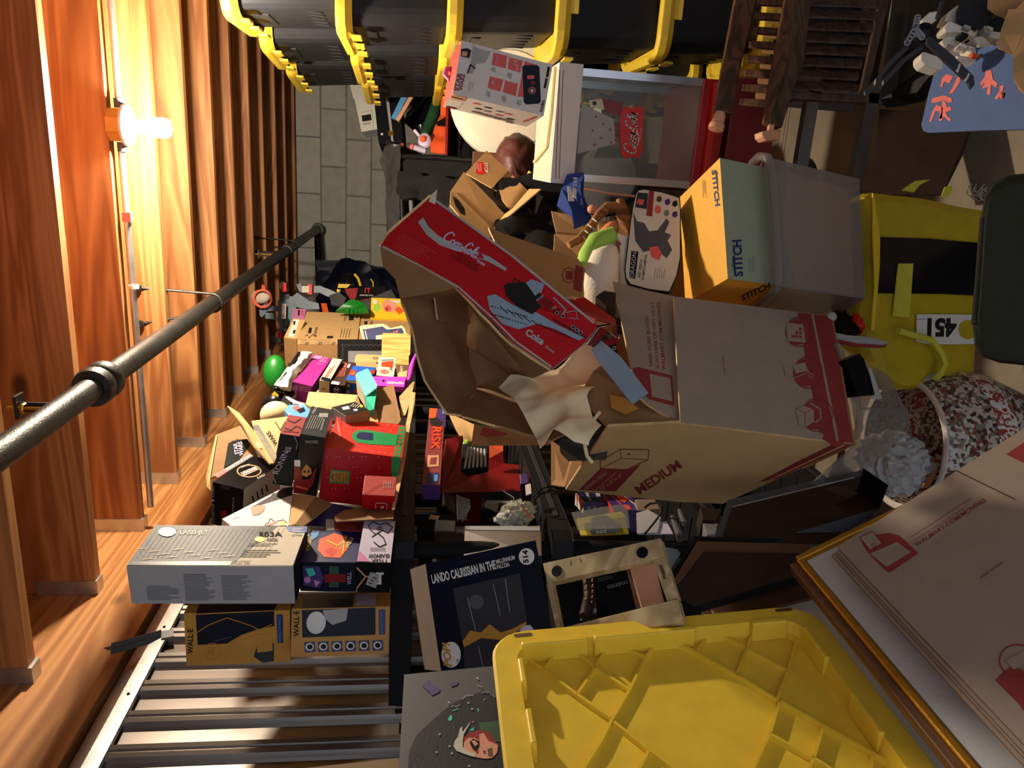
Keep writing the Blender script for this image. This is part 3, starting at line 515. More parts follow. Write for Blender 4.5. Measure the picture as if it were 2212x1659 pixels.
# red and white box, blue plush cloth and torn flap behind them
mb = MB(); f = [P(704, 1122, 1.72), P(790, 1122, 1.72), P(786, 1146, 1.68), P(704, 1146, 1.68)]; mb.slab(f, .10, 'redp'); pl = (f[0], unit(np.cross(f[1]-f[0], f[3]-f[0])))
mb.dec(pl, [(704, 1122), (722, 1122), (722, 1146), (704, 1146)], 'greyl', 1); mb.text(pl, 'S', (778, 1143), (778, 1134), 9, 'ink', 2, .02)
mb.build('red_grey_box', label='worn red and grey box wedged behind the card game box', cat='box')
MB().sheet([P(722, 1118, 1.70), P(745, 1103, 1.76), P(800, 1096, 1.80), P(852, 1102, 1.76), P(850, 1123, 1.66), P(790, 1124, 1.66), P(726, 1128, 1.66)], 'card_d', 3, .006, 14, .003, edge='flute').build('torn_cardboard_flap', label='torn brown cardboard flap above the pale sketched box', cat='cardboard')
MB().sheet([P(655, 1136, 1.74), P(719, 1090, 1.80), P(728, 1088, 1.88), P(800, 1100, 1.88), P(740, 1108, 1.80), P(705, 1140, 1.74)], 'blued', 4, .012, 10).build('dark_blue_cloth', label='dark blue patterned cloth in the gap between the cartons', cat='cloth')

b = Bx('corps', {'*': 'black', 'R': 'offw', 'T': 'blackg'}); T = b.face('T'); N_ = b.face('N'); Rr = b.face('R')
b.dec(T, [(462, 1027), (540, 981), (548, 985), (470, 1032)], 'grey', 1); b.dec(T, [(464, 1028), (484, 1016), (491, 1020), (472, 1032)], 'redb', 2); b.text(T, 'COLLECTOR ♦ CORPS', (489, 1016), (543, 985), 5, 'white', 2, .02)
b.disc(T, (538, 1018), 27, 'mustard', 1, ry=14); b.disc(T, (538, 1018), 24, 'blackg', 2, ry=11.5); b.dec(T, [(519, 1022), (551, 1009), (559, 1015), (527, 1029)], 'white', 3); b.dec(T, [(520.5, 1022), (551, 1010.5), (557, 1015), (527, 1027.5)], 'redb', 4); b.text(T, 'MARVEL', (527, 1026), (556, 1014), 6, 'white', 5, .03)
b.text(T, 'FUNKO', (557, 1036), (573, 1028), 4.5, 'white', 3); b.text(T, 'CELEBRATING', (520, 1012), (540, 1005), 3, 'white', 3)
b.text(N_, 'COLLECTOR ♦ CORPS', (463, 1132), (463, 1050), 6, 'greyl', 1); b.dec(N_, [(477, 1046), (497, 1052), (497, 1060), (477, 1054)], 'charcoal', 1); b.text(N_, 'AMERICA', (506, 1108), (506, 1074), 4, 'greyl', 1); b.dec(N_, [(478, 1104), (490, 1102), (490, 1120), (478, 1120)], 'redd', 2)
for i in range(4): b.line(Rr, [(545+i*10, 1072-i*8), (547+i*10, 1084-i*8)], 3, 'ink', 1)
b.build('collector_box', bevel=.0015, label='glossy black cube-shaped collector box with a round red and gold emblem', cat='box')

# open carton with a black blister card inside
t = thing('open_carton', P(500, 990, 2.15), 'open brown carton leaning on the joist end, holding a black blister card', 'box')
q = [P(470, 938, 2.26), P(519, 919, 2.32), P(545, 956, 2.24), P(556, 984, 2.10), P(454, 1033, 2.04)]
MB().slab(q, .004, 'card_d', 'card_edge').build('side_panel', t)
MB().slab([P(454, 1033, 2.03), P(470, 938, 2.25), P(466, 940, 2.25), P(445, 1028, 2.03), P(447, 1052, 1.99), P(455, 1060, 1.99)], .003, 'card_l', 'card_edge').build('flap', t)
mb = MB(); q = [P(493, 958, 2.14), P(503, 954, 2.16), P(534, 948, 2.19), P(545, 967, 2.14), P(549, 981, 2.09), P(484, 1010, 2.05)]; pl = (q[0], unit(np.cross(q[2]-q[0], q[5]-q[0]))); q = px(pl, [(493, 958), (503, 952), (534, 948), (545, 967), (549, 981), (484, 1010)])
mb.slab(q, .004, 'black'); mb.text(pl, 'STAR', (516, 981), (512, 957), 9, 'lilac', 1, .03); mb.text(pl, 'WARS', (526, 984), (522, 954), 9, 'lilac', 1, .03)
mb.build('blister_card', label='black hanging card with pale capitals inside the open carton', cat='card')
t = thing('cardboard_mailer', P(590, 950, 2.0), 'tan printed shipping box panel leaning beside the open carton, its thin edge toward the door', 'box')
mb = MB(); pl = plane3((543, 909, 2.18), (626, 899, 2.16), (591, 1000, 1.98)); mb.slab(px(pl, [(543, 909), (626, 899), (608, 935), (603, 945), (593, 998), (558, 963)]), .006, 'card_l', 'card_edge')
mb.dec(pl, [(545, 920), (558, 918), (598, 985), (594, 996), (586, 990)], 'charcoal', 1); mb.text(pl, 'HASBRO TOY GROUP', (598, 990), (556, 929), 7, 'card_l', 2, .02); mb.text(pl, 'WARS', (601, 959), (582, 931), 9, 'ink', 1, .03)
mb.line(pl, [(595, 912), (606, 930), (616, 912)], 2, 'ink', 1); mb.build('panel', t)
MB().slab([P(492, 876, 2.24), P(517, 892, 2.22), P(532, 911, 2.18), P(545, 926, 2.14), P(592, 1000, 1.97), P(583, 1001, 1.97), P(552, 967, 2.02), P(523, 915, 2.14)], .004, 'card_l', 'card_edge').build('flap', t)
MB().slab([P(545, 955, 2.06), P(556, 954, 2.06), P(566, 968, 2.03), P(552, 968, 2.03)], .003, 'yellow').build('tape_label', t)

# white vinyl-figure carton, opened, seen at an angle
t = thing('figure_carton', P(560, 1100, 1.8), 'white figure carton with salmon foot artwork, open brown end toward the shelf', 'box')
mb = MB(); pl = plane3((480, 1121, 1.70), (613, 1053, 1.86), (623, 1136, 1.66)); mb.slab(px(pl, [(480, 1121), (613, 1053), (633, 1051), (631, 1068), (623, 1137), (500, 1137)]), .006, 'white', 'white')
mb.dec(pl, [(540, 1098), (612, 1056), (632, 1053), (631, 1070), (566, 1090), (544, 1100)], 'brownd', 1); mb.dec(pl, [(541, 1098), (556, 1092), (573, 1093), (571, 1103), (560, 1112), (546, 1114)], 'flesh', 2); mb.disc(pl, (592, 1072), 6, 'navy', 3)
mb.dec(pl, [(500, 1117), (517, 1112), (518, 1117), (502, 1122)], 'lilac', 1); mb.text(pl, 'FUNKO', (503, 1121), (517, 1116), 4, 'blued', 2)
mb.dec(pl, [(572, 1136), (580, 1130), (584, 1121), (594, 1128), (612, 1124), (628, 1132), (622, 1137)], 'white', 2); mb.line(pl, [(572, 1136), (580, 1130), (584, 1121), (594, 1128), (612, 1124), (620, 1130)], 1.4, 'ink', 3); mb.dec(pl, [(577, 1134), (598, 1126), (600, 1131), (582, 1137)], 'redb', 4); mb.dec(pl, [(602, 1130), (616, 1127), (618, 1136), (604, 1137)], 'yellow', 4)
mb.build('front', t)
MB().slab([P(631, 1066, 1.84), P(681, 1072, 1.80), P(640, 1130, 1.66), P(623, 1137, 1.66)], .004, 'card_l', 'card_edge').build('end_flap', t)
MB().slab([P(681, 1072, 1.80), P(719, 1088, 1.80), P(656, 1136, 1.66), P(639, 1130, 1.66)], .004, 'card_d', 'card_edge').build('inner_flap', t)
MB().slab([P(480, 1121, 1.70), P(500, 1137, 1.69), P(478, 1140, 1.71)], .08, 'offw').build('edge_panel', t)

b = Bx('ronin', {'*': 'black', 'T': 'redp'}); N_ = b.face('N'); T = b.face('T')
b.text(N_, 'RONIN', (602, 1024), (624, 976), 14, 'lilac', 1, -.01, up=(-13, -2)); b.text(N_, 'THE', (627, 977), (630, 966), 5, 'lilac', 1, up=(-6, 0)); b.text(N_, 'LAST', (620, 976), (624, 964), 5, 'lilac', 1, up=(-6, 0))
b.line(N_, [(636, 943), (643, 958), (640, 970)], 1.3, 'greyl', 1); b.line(N_, [(590, 1030), (596, 1043)], 1.2, 'greyl', 1)
b.line(T, [(615, 925), (628, 930), (640, 921), (650, 926)], 2, 'ink', 1); b.line(T, [(622, 908), (636, 914), (650, 905)], 2, 'ink', 1); b.line(T, [(612, 932), (645, 934)], 2, 'redd', 1)
b.build('comic_figure_box', bevel=.001, label='narrow black box with white brush lettering, standing on edge', cat='box')
b = Bx('skel', {'*': 'blackg', 'T': 'charcoal'}); N_ = b.face('N'); T = b.face('T')
b.dec(N_, [(636, 1000), (648, 1010), (654, 1036), (670, 1034), (682, 1010), (684, 1012), (676, 1045), (660, 1066), (634, 1064)], 'redd', 1); b.dec(N_, [(652, 1016), (662, 1002), (672, 1012), (674, 1022), (662, 1030), (652, 1026)], 'mustard', 2)
b.disc(N_, (658, 1018), 2.5, 'ink', 3); b.disc(N_, (667, 1018), 2.5, 'ink', 3); b.line(N_, [(640, 1050), (664, 1056)], 4, 'pinkr', 2); b.dec(N_, [(636, 993), (649, 993), (649, 1008), (636, 1006)], 'white', 3); b.dec(N_, [(657, 950), (690, 950), (686, 958), (660, 957)], 'charcoal', 2)
b.text(N_, 'MASTERS', (661, 957), (687, 957), 6, 'greyl', 3)
for i in range(6): b.line(T, [(661+i*5, 926), (674+i*5, 898)], 1.2, 'greyl', 1)
b.dec(T, [(690, 893), (709, 893), (708, 902), (688, 901)], 'greyl', 1); b.line(T, [(700, 906), (693, 929)], 4, 'grey', 1); b.text(T, 'VALUE', (677, 895), (686, 880), 5, 'white', 1)
b.build('action_figure_box', bevel=.001, label='tall black box with a yellow and red figure printed low on its side', cat='box')

b = Bx('redxmas', {'*': 'redb', 'N': 'coke', 'L': 'redd'}); T = b.face('T'); N_ = b.face('N')
b.dec(T, [(762, 936), (772, 930), (790, 929), (868, 941), (870, 964), (800, 960), (770, 956), (759, 946)], 'greenx', 1); b.dec(T, [(770, 940), (778, 934), (806, 936), (806, 952), (780, 950), (770, 946)], 'blued', 2)
b.dec(T, [(862, 921), (877, 923), (864, 988), (850, 986)], 'greenx', 1)
for i in range(7): b.disc(T, (868-i*1.7, 930+i*8.6), 2.8, 'redb', 2)
for i in range(34): b.disc(T, (742+(i*41) % 116, 908+(i*29) % 74), .9, 'cream', 1, 6)
for i in range(30): b.disc(N_, (706+(i*37) % 120, 986+(i*23) % 92), .9, 'cream', 1, 6)
b.dec(N_, [(846, 986), (866, 989), (858, 1040), (846, 1038)], 'greenx', 1); b.dec(N_, [(715, 1014), (756, 1018), (754, 1046), (711, 1042)], 'greenx', 1); b.dec(N_, [(718, 1017), (753, 1021), (751, 1043), (714, 1039)], 'mustard', 2)
for i, s_ in enumerate(('A', 'SMALL WORLD', 'CHRISTMAS', 'AROUND THE', 'WORLD')): b.text(N_, s_, (721+i*7.5, 1042-(3 if i == 0 else 0)), (722+i*7.5, 1021), 5, 'ink', 3)
b.build('christmas_gift_box', bevel=.001, label='large red Christmas gift box with a green arch and gold plaque', cat='box')
MB().slab([P(727, 900, 2.04), P(736, 902, 2.04), P(742, 970, 1.84), P(736, 972, 1.84)], .004, 'redb').build('gift_box_flap', label='thin red gift box flap standing along the left end of the Christmas box', cat='flap')
b = Bx('redsmall', {'*': 'redd', 'T': 'pinkr', 'N': 'coke'}); N_ = b.face('N'); T = b.face('T')
b.line(T, [(786, 1069), (820, 1048), (860, 1046)], 1, 'redd', 1); b.rows(T, (828, 1054), (828, 1038), (4, 0), 6, 'offw', 1.2, 1); b.line(N_, [(811, 1098), (811, 1088), (814, 1086), (833, 1087), (836, 1090), (835, 1100)], 1.4, 'offw', 1); b.text(N_, 'a', (829, 1098), (829, 1092), 7, 'offw', 1, .03)
b.build('small_red_box', bevel=.001, label='small plain red box with white letter logo, in front of the Christmas gift box', cat='box')
mb = MB(); q = [P(889, 848, 2.32), P(897, 850, 2.32), P(893, 885, 2.22), P(880, 960, 2.02), P(872, 1020, 1.88), P(853, 1103, 1.68), P(847, 1103, 1.68), P(858, 1030, 1.86), P(872, 950, 2.04), P(884, 880, 2.24)]
mb.sheet(q, 'card_edge', 3, .004, 30, .004, edge='flute').build('torn_carton_side', label='thin torn carton edge running along the front of the top shelf', cat='cardboard')

# ------------------------------------------------------------------ things further in on the top shelf
b = Bx('toner', {'*': 'card', 'T': 'black', 'L': 'grey'}); T = b.face('T'); b.disc(T, (781, 878), 3.6, 'yellow', 1, ry=2.6); b.dec(T, [(738, 880), (753, 877), (756, 884), (741, 886)], 'lilac', 1); b.disc(T, (768, 886), 5, 'lilac', 1, ry=2.5); b.rows(T, (757, 878), (768, 869), (5, 1), 4, 'offw', 1.2, 1)
b.build('label_printer_box', bevel=.001, label='small black-topped tan box with a yellow dot, behind the tall black boxes', cat='box')
mb = MB(); mb.slab([P(667, 846, 2.42), P(772, 853, 2.42), P(781, 880, 2.30), P(765, 869, 2.30), P(716, 884, 2.25), P(675, 880, 2.25), P(660, 873, 2.28)], .05, 'card_l', 'card'); mb.build('tan_shipping_box', label='plain tan carton top beside the purple box and the black batting helmet', cat='box')
t = thing('brown_carton', P(838, 870, 2.3), 'brown torn carton with a raised dark flap, beside the turquoise box', 'box')
MB().slab([P(814, 842, 2.32), P(850, 830, 2.36), P(866, 907, 2.14), P(860, 916, 2.12), P(816, 912, 2.14), P(808, 871, 2.24)], .004, 'card_d', 'card_edge').build('flap', t)
MB().slab([P(798, 882, 2.2), P(812, 884, 2.2), P(818, 914, 2.12), P(800, 910, 2.12)], .05, 'card_l').build('body', t)
MB().sheet([P(862, 860, 2.3), P(892, 824, 2.42), P(895, 826, 2.42), P(886, 870, 2.28), P(876, 898, 2.2), P(868, 900, 2.2)], 'card_edge', 3, .006, 20, .003, edge='flute').build('torn_side', t)
t = thing('turquoise_box', P(795, 840, 2.3), 'bright turquoise window box standing tilted among the cartons', 'box')
pl = plane3((768, 810, 2.38), (795, 796, 2.38), (788, 857, 2.22)); MB().slab(px(pl, [(768, 810), (770, 806), (793, 796), (797, 799), (815, 833), (813, 838), (788, 857)]), .004, 'teal').build('lid', t)
MB().slab([P(788, 857, 2.22), P(814, 843, 2.26), P(808, 884, 2.16), P(797, 887, 2.14)], .03, 'teal').build('body', t)
clear('clearp', (225, 225, 205), .35, .1)
MB().slab([P(768, 812, 2.37), P(787, 858, 2.21), P(789, 880, 2.17), P(772, 852, 2.3)], .003, 'clearp').build('window', t)
b = Bx('purple', {'*': 'purple', 'N': 'purple'}); T = b.face('T'); N_ = b.face('N'); b.dec(T, [(679, 768), (696, 770), (692, 776), (676, 775)], 'pink', 1); b.text(T, '252', (689, 781), (704, 783), 10, 'pink', 1, .02, up=(5, -10)); b.rows(T, (684, 786), (700, 787), (-2, 3), 1, 'pink', 1, 1)
b.dec(N_, [(631, 832), (642, 834), (640, 866), (630, 860)], 'pink', 1); b.rows(N_, (646, 835), (676, 838), (0, 4), 3, 'pink', 1.2, 2)
b.build('purple_box', bevel=.0015, label='long magenta purple box pointing toward the door', cat='box')
b = Bx('cream', {'*': 'charcoal', 'T': 'cream', 'N': 'cream'}); T = b.face('T'); b.rows(T, (702, 815), (722, 785), (4, 0), 2, 'redp', 1.8, 1); b.dec(T, [(692, 820), (696, 814), (714, 818), (712, 825)], 'navy', 1); b.text(b.face('N'), 'ds', (696, 842), (703, 842), 5, 'ink', 1)
b.build('cream_black_box', bevel=.001, label='narrow cream and black box lying between the purple box and the dark maroon box', cat='box')
b = Bx('scbox', {'*': 'brownd', 'T': 'brownd', 'N': 'blackm'}); T = b.face('T'); N_ = b.face('N'); b.dec(T, [(745, 784), (750, 785), (747, 794), (741, 793)], 'pinkr', 1); b.dec(T, [(753, 786), (758, 787), (754, 795), (749, 794)], 'lilac', 1)
for i in range(5): b.line(T, [(726+i*4, 813), (735+i*3, 795)], 1.2, 'pinkr', 1)
b.dec(T, [(716, 823), (734, 826), (731, 832), (714, 829)], 'lilac', 1); b.text(N_, 'SC', (731, 844), (731, 838), 10, 'white', 1, .03, up=(-8, 0)); b.ring(N_, (727, 842), 8, 1, 'lilac', 1, 4)
b.build('maroon_box', bevel=.001, label='dark maroon box with a barcode label, lying beside the blue boxes', cat='box')
b = Bx('bluebox', {'*': 'blue', 'N': 'blue'}); T = b.face('T'); N_ = b.face('N'); b.dec(T, [(757, 799), (770, 801), (766, 812), (754, 810)], 'redb', 1); b.dec(T, [(760, 802), (768, 803), (765, 810), (757, 809)], 'orange', 2); b.dec(T, [(802, 800), (811, 801), (808, 808), (800, 807)], 'redb', 1); b.dec(N_, [(746, 822), (770, 824), (770, 828), (745, 826)], 'yellow', 1); b.disc(N_, (752, 833), 4, 'yellow', 1); b.dec(N_, [(762, 848), (770, 840), (774, 842), (774, 850)], 'redb', 1); b.dec(N_, [(745, 842), (755, 843), (755, 850), (745, 850)], 'offw', 1)
b.build('blue_toy_box', bevel=.001, label='blue toy box with red badges behind the turquoise box', cat='box')
b = Bx('cereal', {'*': 'offw'}); T = b.face('T'); b.dec(T, [(824, 782), (850, 780), (848, 794), (824, 792)], 'gold', 1); b.dec(T, [(824, 782), (850, 780), (848, 794), (824, 792)], 'orange', 1); b.disc(T, (830, 803), 10, 'redb', 2, ry=4); b.text(T, 'EARS', (822, 806), (842, 806), 5, 'offw', 3); b.rows(T, (842, 795), (849, 795), (0, 2.2), 3, 'ink', 1, 1); b.dec(T, [(824, 777), (850, 776), (850, 779), (824, 780)], 'grey', 1)
b.build('snack_box', bevel=.001, label='small white box with orange and red artwork leaning on the wooden board', cat='box')
mb = MB(); pl = plane3((808, 813, 2.58), (877, 814, 2.58), (873, 836, 2.5)); mb.slab(px(pl, [(805, 813), (877, 814), (873, 836), (812, 833)]), .02, 'magenta'); mb.ring(pl, (845, 827), 10, 1.6, 'white', 1, ry=2.6); mb.ring(pl, (863, 828), 9, 1.6, 'white', 1, ry=2.6); mb.dec(pl, [(826, 820), (832, 821), (829, 826), (825, 824)], 'ink', 1)
mb.build('magenta_box', label='magenta box end with a white looped shape, under the small white snack box', cat='box')
mb = MB(); pl = plane3((856, 787, 2.75), (882, 788, 2.75), (878, 816, 2.7)); mb.slab(px(pl, [(855, 787), (883, 788), (879, 817), (858, 815)]), .03, 'brown'); mb.text(pl, 'LEGACY', (868, 812), (871, 791), 6, 'cream', 1, .02); mb.dec(pl, [(859, 806), (880, 800), (878, 815), (859, 814)], 'card_l')
mb.build('brown_game_box', label='small brown box with pale capitals at the foot of the wooden board', cat='box')
MB().tube([P(903, 757, 2.7), P(894, 778, 2.68), P(889, 795, 2.66), P(886, 812, 2.62), P(878, 836, 2.55)], [.004, .008, .011, .009, .005], 'magenta', 10).build('pink_strap', label='curved pink and black strap hanging off the front of the far shelf items', cat='strap')
t = thing('small_tan_carton', P(796, 790, 2.95), 'small tan carton with an eye-shaped mark in front of the black frame', 'box')
mb = MB(); pl = plane3((766, 772, 2.95), (826, 774, 2.95), (766, 795, 2.9)); mb.slab(px(pl, [(766, 780), (826, 782), (826, 800), (767, 797)]), .08, 'card'); mb.dec(pl, [(813, 783), (818, 783), (818, 786), (813, 786)], 'ink', 1); mb.build('front', t)
mb = MB(); pl = plane3((770, 766, 3.05), (826, 769, 3.05), (766, 780, 2.95)); mb.slab(px(pl, [(768, 768), (773, 765), (826, 767), (826, 782), (766, 780)]), .006, 'card_l'); mb.ring(pl, (811, 774), 6, 1, 'ink', 1, ry=2.4); mb.build('lid', t)
wood('boardwood', (236, 190, 112), (206, 148, 70), 'Z', 1.6, .5, False, 22)
mb = MB(); pl = plane3((825, 719, 3.15), (887, 722, 3.15), (826, 795, 3.05)); mb.slab(px(pl, [(825, 723), (828, 719), (882, 721), (887, 727), (886, 765), (883, 769), (883, 797), (824, 795)]), .02, 'boardwood').build('wooden_board', label='upright pine cutting board with rounded corners beside the black frame', cat='board')
t = thing('picture_frame', P(800, 770, 3.3), 'ornate black picture frame with scrolled moulding behind the small tan carton', 'picture frame')
pl = plane3((729, 733, 3.3), (900, 733, 3.3), (729, 800, 3.25)); o = [(729, 733), (905, 733), (905, 810), (729, 810)]; i_ = [(752, 758), (880, 758), (880, 790), (752, 790)]
mb = MB()
for k in range(4): mb.slab(px(pl, [o[k], o[(k+1) % 4], i_[(k+1) % 4], i_[k]]), .02, 'fabricd')
for k in range(18):
    c = onPl(740+k*5.2, 745+(k % 2)*2, *pl); mb.ball(c, (.006, .005, .004), 'charcoal', n=8, k=5)
for k in range(10): mb.ball(onPl(740+(k % 2)*2, 750+k*5.2, *pl), (.005, .006, .004), 'charcoal', n=8, k=5)
mb.build('frame', t); MB().slab(px(pl, i_), .004, 'greyd').build('picture', t)
for key, nm, lb in (('mirage1', 'shipping_carton', 'large tan carton with black script print at the far end of the shelf'), ('mirage0', 'shipping_carton', 'narrow tan carton with a white tape label, nearest the joist ends'), ('mirage2', 'shipping_carton', 'tan carton behind the blue cut-out sign, partly under the coke carton')):
    b = Bx(key, {'*': 'card', 'N': 'card', 'T': 'card_l'}); T = b.face('T'); N_ = b.face('N')
    if key == 'mirage1':
        b.dec(T, [(665, 720), (668, 708), (674, 708), (672, 720)], 'ink', 1); b.text(T, 'WAVE', (681, 706), (677, 727), 6, 'ink', 1, .02, up=(6, 1)); b.line(T, [(659, 727), (664, 723), (668, 730), (676, 722), (683, 728)], 1.2, 'ink', 1)
        b.dec(T, [(754, 683), (765, 683), (764, 692), (753, 692)], 'ink', 1); b.rows(T, (745, 684), (743, 695), (3, 0), 2, 'ink', 1, 1); b.dec(T, [(707, 726), (720, 726), (719, 731), (706, 731)], 'ink', 1)
        for k in range(4): b.line(T, [(735+k*6, 730), (739+k*6, 710)], 1, 'ink', 1)
        b.dec(N_, [(643, 734), (773, 734), (773, 744), (643, 743)], 'card_edge', 1)
        for k in range(3):
            for j in range(2): b.line(N_, [(659+k*29+j*4, 744), (663+k*29+j*4, 739)], 1.3, 'ink', 2)
    if key == 'mirage0': b.dec(T, [(635, 690), (647, 691), (635, 729), (622, 727)], 'white', 1); b.dec(T, [(634, 694), (639, 694), (637, 702), (633, 702)], 'ink', 2); b.dec(T, [(634, 713), (639, 713), (637, 721), (632, 721)], 'ink', 2); b.rows(N_, (622, 785), (629, 785), (0, 3), 3, 'ink', 1.4, 1)
    if key == 'mirage2': b.dec(T, [(787, 694), (794, 694), (793, 701), (787, 701)], 'ink', 1); b.text(T, 'WAVE', (801, 693), (799, 702), 6, 'ink', 1, .02, up=(5, 1)); b.dec(T, [(868, 681), (878, 681), (878, 687), (868, 687)], 'ink', 1)
    b.build(nm, bevel=.002, label=lb, cat='box', group='tan shipping cartons at the far end of the shelf')
mb = MB(); pl = plane3((776, 706, 3.45), (876, 703, 3.45), (786, 760, 3.4)); mb.slab(px(pl, [(776, 706), (782, 703), (827, 699), (835, 703), (843, 709), (868, 703), (874, 709), (878, 722), (876, 745), (787, 745)]), .012, 'cream')
mb.dec(pl, [(782, 707), (785, 712), (826, 705), (836, 712), (868, 709), (872, 717), (872, 743), (791, 743), (786, 722)], 'blued', 1); mb.line(pl, [(789, 715), (793, 733)], 2, 'lilac', 2); mb.dec(pl, [(812, 725), (836, 722), (836, 734), (812, 734)], 'offw', 2); mb.line(pl, [(850, 718), (860, 714), (856, 720)], 2, 'pinkr', 2)
mb.build('blue_cutout_sign', label='blue cut-out sign with worn cream border standing behind the black picture frame', cat='sign')
clear('greenclear', (60, 190, 60), .55, .1)
t = thing('green_bowl', P(593, 805, 3.0), 'green plastic dome-shaped bowl beside the ledger beam', 'bowl')
MB().ball(P(594, 804, 3.0), (.046, .07, .04), 'green', n=24, k=14).build('shell', t)
t = thing('zip_tote_bag', P(650, 810, 2.85), 'grey canvas pouch with thick black zip edge lying behind the purple box', 'bag')
MB().sheet([P(648, 766, 2.85), P(673, 771, 2.88), P(650, 800, 2.7), P(630, 828, 2.58), P(628, 845, 2.55), P(600, 843, 2.6), P(622, 805, 2.72)], 'quilt', 4, .012, 12, .02).build('pouch', t)
MB().tube([P(646, 764, 2.84), P(634, 786, 2.76), P(625, 806, 2.7), P(608, 828, 2.6), P(597, 842, 2.58)], [.008, .012, .013, .012, .008], 'black', 10).build('zip', t)
t = thing('batting_helmet', P(600, 880, 2.6), 'black toy batting helmet with yellow letter P', 'helmet')
mb = MB(); c = P(598, 876, 2.62); mb.ball(c, (.052, .05, .05), 'blackg', n=28, k=16); mb.build('shell', t)
pl = (c+unit(CO-c)*.052+RW@np.array([-.004, .01, 0]), unit(CO-c)); MB().text(pl, 'P', (587, 852), (598, 861), 9, 'yellow', 1, .06).build('letter', t)
MB().sheet([P(618, 846, 2.6), P(634, 842, 2.62), P(640, 862, 2.55), P(622, 882, 2.5), P(606, 872, 2.52)], 'black', 3, .008, 10, .005).build('brim', t)
mb = MB(); mb.ball(P(596, 897, 2.42), (.05, .046, .045), 'cream', n=28, k=16); mb.build('cream_hard_hat', label='cream toy hard hat next to the black batting helmet', cat='helmet')
mb = MB(); q = [P(614, 886, 2.2), P(625, 874, 2.24), P(660, 876, 2.26), P(671, 886, 2.2), P(663, 902, 2.12), P(627, 899, 2.12)]; pl = (q[0], unit(np.cross(q[2]-q[0], q[4]-q[0]))); mb.slab(px(pl, [(614, 886), (625, 874), (660, 876), (671, 886), (663, 902), (627, 899)]), .05, 'bluel')
mb.dec(pl, [(630, 880), (644, 876), (652, 884), (640, 890)], 'pinkr', 1); mb.dec(pl, [(640, 886), (656, 880), (660, 888), (648, 893)], 'navy', 2); mb.dec(pl, [(618, 890), (630, 895), (624, 898)], 'white', 2); mb.build('blue_sky_box', label='sky blue box with jumping figures beside the cream hard hat', cat='box')
MB().sheet([P(616, 858, 2.45), P(622, 858, 2.45), P(660, 876, 2.3), P(664, 882, 2.28), P(628, 868, 2.36)], 'lilac', 3, .003, 20, .001).build('glossy_magazine', label='glossy magazine edge sticking up behind the sky blue box', cat='magazine')
# ================================================================== yellow and black storage totes on the right
def tote_parts(root, s=1.):
    """origin at the middle of the base; x is the long side"""
    W, Dp, H = .77, .50, .365
    def ring(w, d, z, r, n=5):
        pts = []
        for cx, cy, a0 in ((w/2-r, d/2-r, 0), (-w/2+r, d/2-r, 90), (-w/2+r, -d/2+r, 180), (w/2-r, -d/2+r, 270)):
            for i in range(n): a = math.radians(a0+90*i/(n-1)); pts.append((cx+r*math.cos(a), cy+r*math.sin(a), z))
        return pts
    def loft(rs, m, caps=(True, True)):
        mb = MB(); vs = sum(rs, []); n = len(rs[0]); fs = [[i*n+j, i*n+(j+1) % n, (i+1)*n+(j+1) % n, (i+1)*n+j] for i in range(len(rs)-1) for j in range(n)]
        if caps[0]: fs.append(list(range(n))[::-1])
        if caps[1]: fs.append([(len(rs)-1)*n+j for j in range(n)])
        return mb.add(vs, fs, m)
    b = loft([ring(W-.13, Dp-.10, 0, .04), ring(W-.12, Dp-.09, .02, .05), ring(W-.07, Dp-.05, H-.045, .05), ring(W-.07, Dp-.05, H-.02, .05)], 'totep')
    for sx in (1, -1):
        for y in (-.13, -.07, 0., .07, .13): b.box((sx*(W/2-.062)-.006, y-.012, .06), (sx*(W/2-.045)+.006, y+.012, .25), 'totep')
    for y in (-1, 1):
        for x in (-.22, -.08, .08, .22): b.box((x-.014, y*(Dp/2-.05)-.006, .05), (x+.014, y*(Dp/2-.05)+.006, .26), 'totep')
    tb = b.build('tub', root, bevel=.003, origin=(0, 0, 0))
    for sx in (1, -1): MB().box((sx*(W/2-.045)-.008, -.1, .24), (sx*(W/2-.045)+.012, .1, .275), 'totep').build('handle', tb, bevel=.003, origin=(0, 0, 0))
    l = loft([ring(W-.035, Dp-.02, H-.052, .07), ring(W, Dp+.01, H-.03, .08), ring(W, Dp+.01, H-.004, .08), ring(W-.02, Dp-.01, H+.002, .07), ring(W-.06, Dp-.05, H+.002, .05), ring(W-.07, Dp-.06, H-.012, .05)], 'yel_p', (False, True))
    for x in (-.2, 0, .2):
        for y in (-1, 1): l.box((x-.05, y*(Dp/2-.01)-.012, H-.075), (x+.05, y*(Dp/2-.01)+.002, H-.045), 'yel_p')
    for sx in (1, -1):
        for y in (-.16, 0, .16): l.box((sx*(W/2-.012)-.012, y-.035, H-.08), (sx*(W/2-.012)-.002, y+.035, H-.045), 'yel_p')
    l.build('lid', root, bevel=.003, origin=(0, 0, 0))
root0 = thing('storage_tote', (0, 0, 0), 'x', 'storage tote', 'black totes with yellow lids stacked on the right'); tote_parts(root0)
stacks = [('nearest', .355, 2.98, .02, 6, .05), ('middle', .315, 3.62, .10, 6, .10), ('farthest', .27, 4.25, .14, 6, .15)]
pos = {0: 'bottom', 1: 'second from the bottom', 2: 'third from the bottom', 3: 'third from the top', 4: 'second from the top', 5: 'topmost'}
first = True
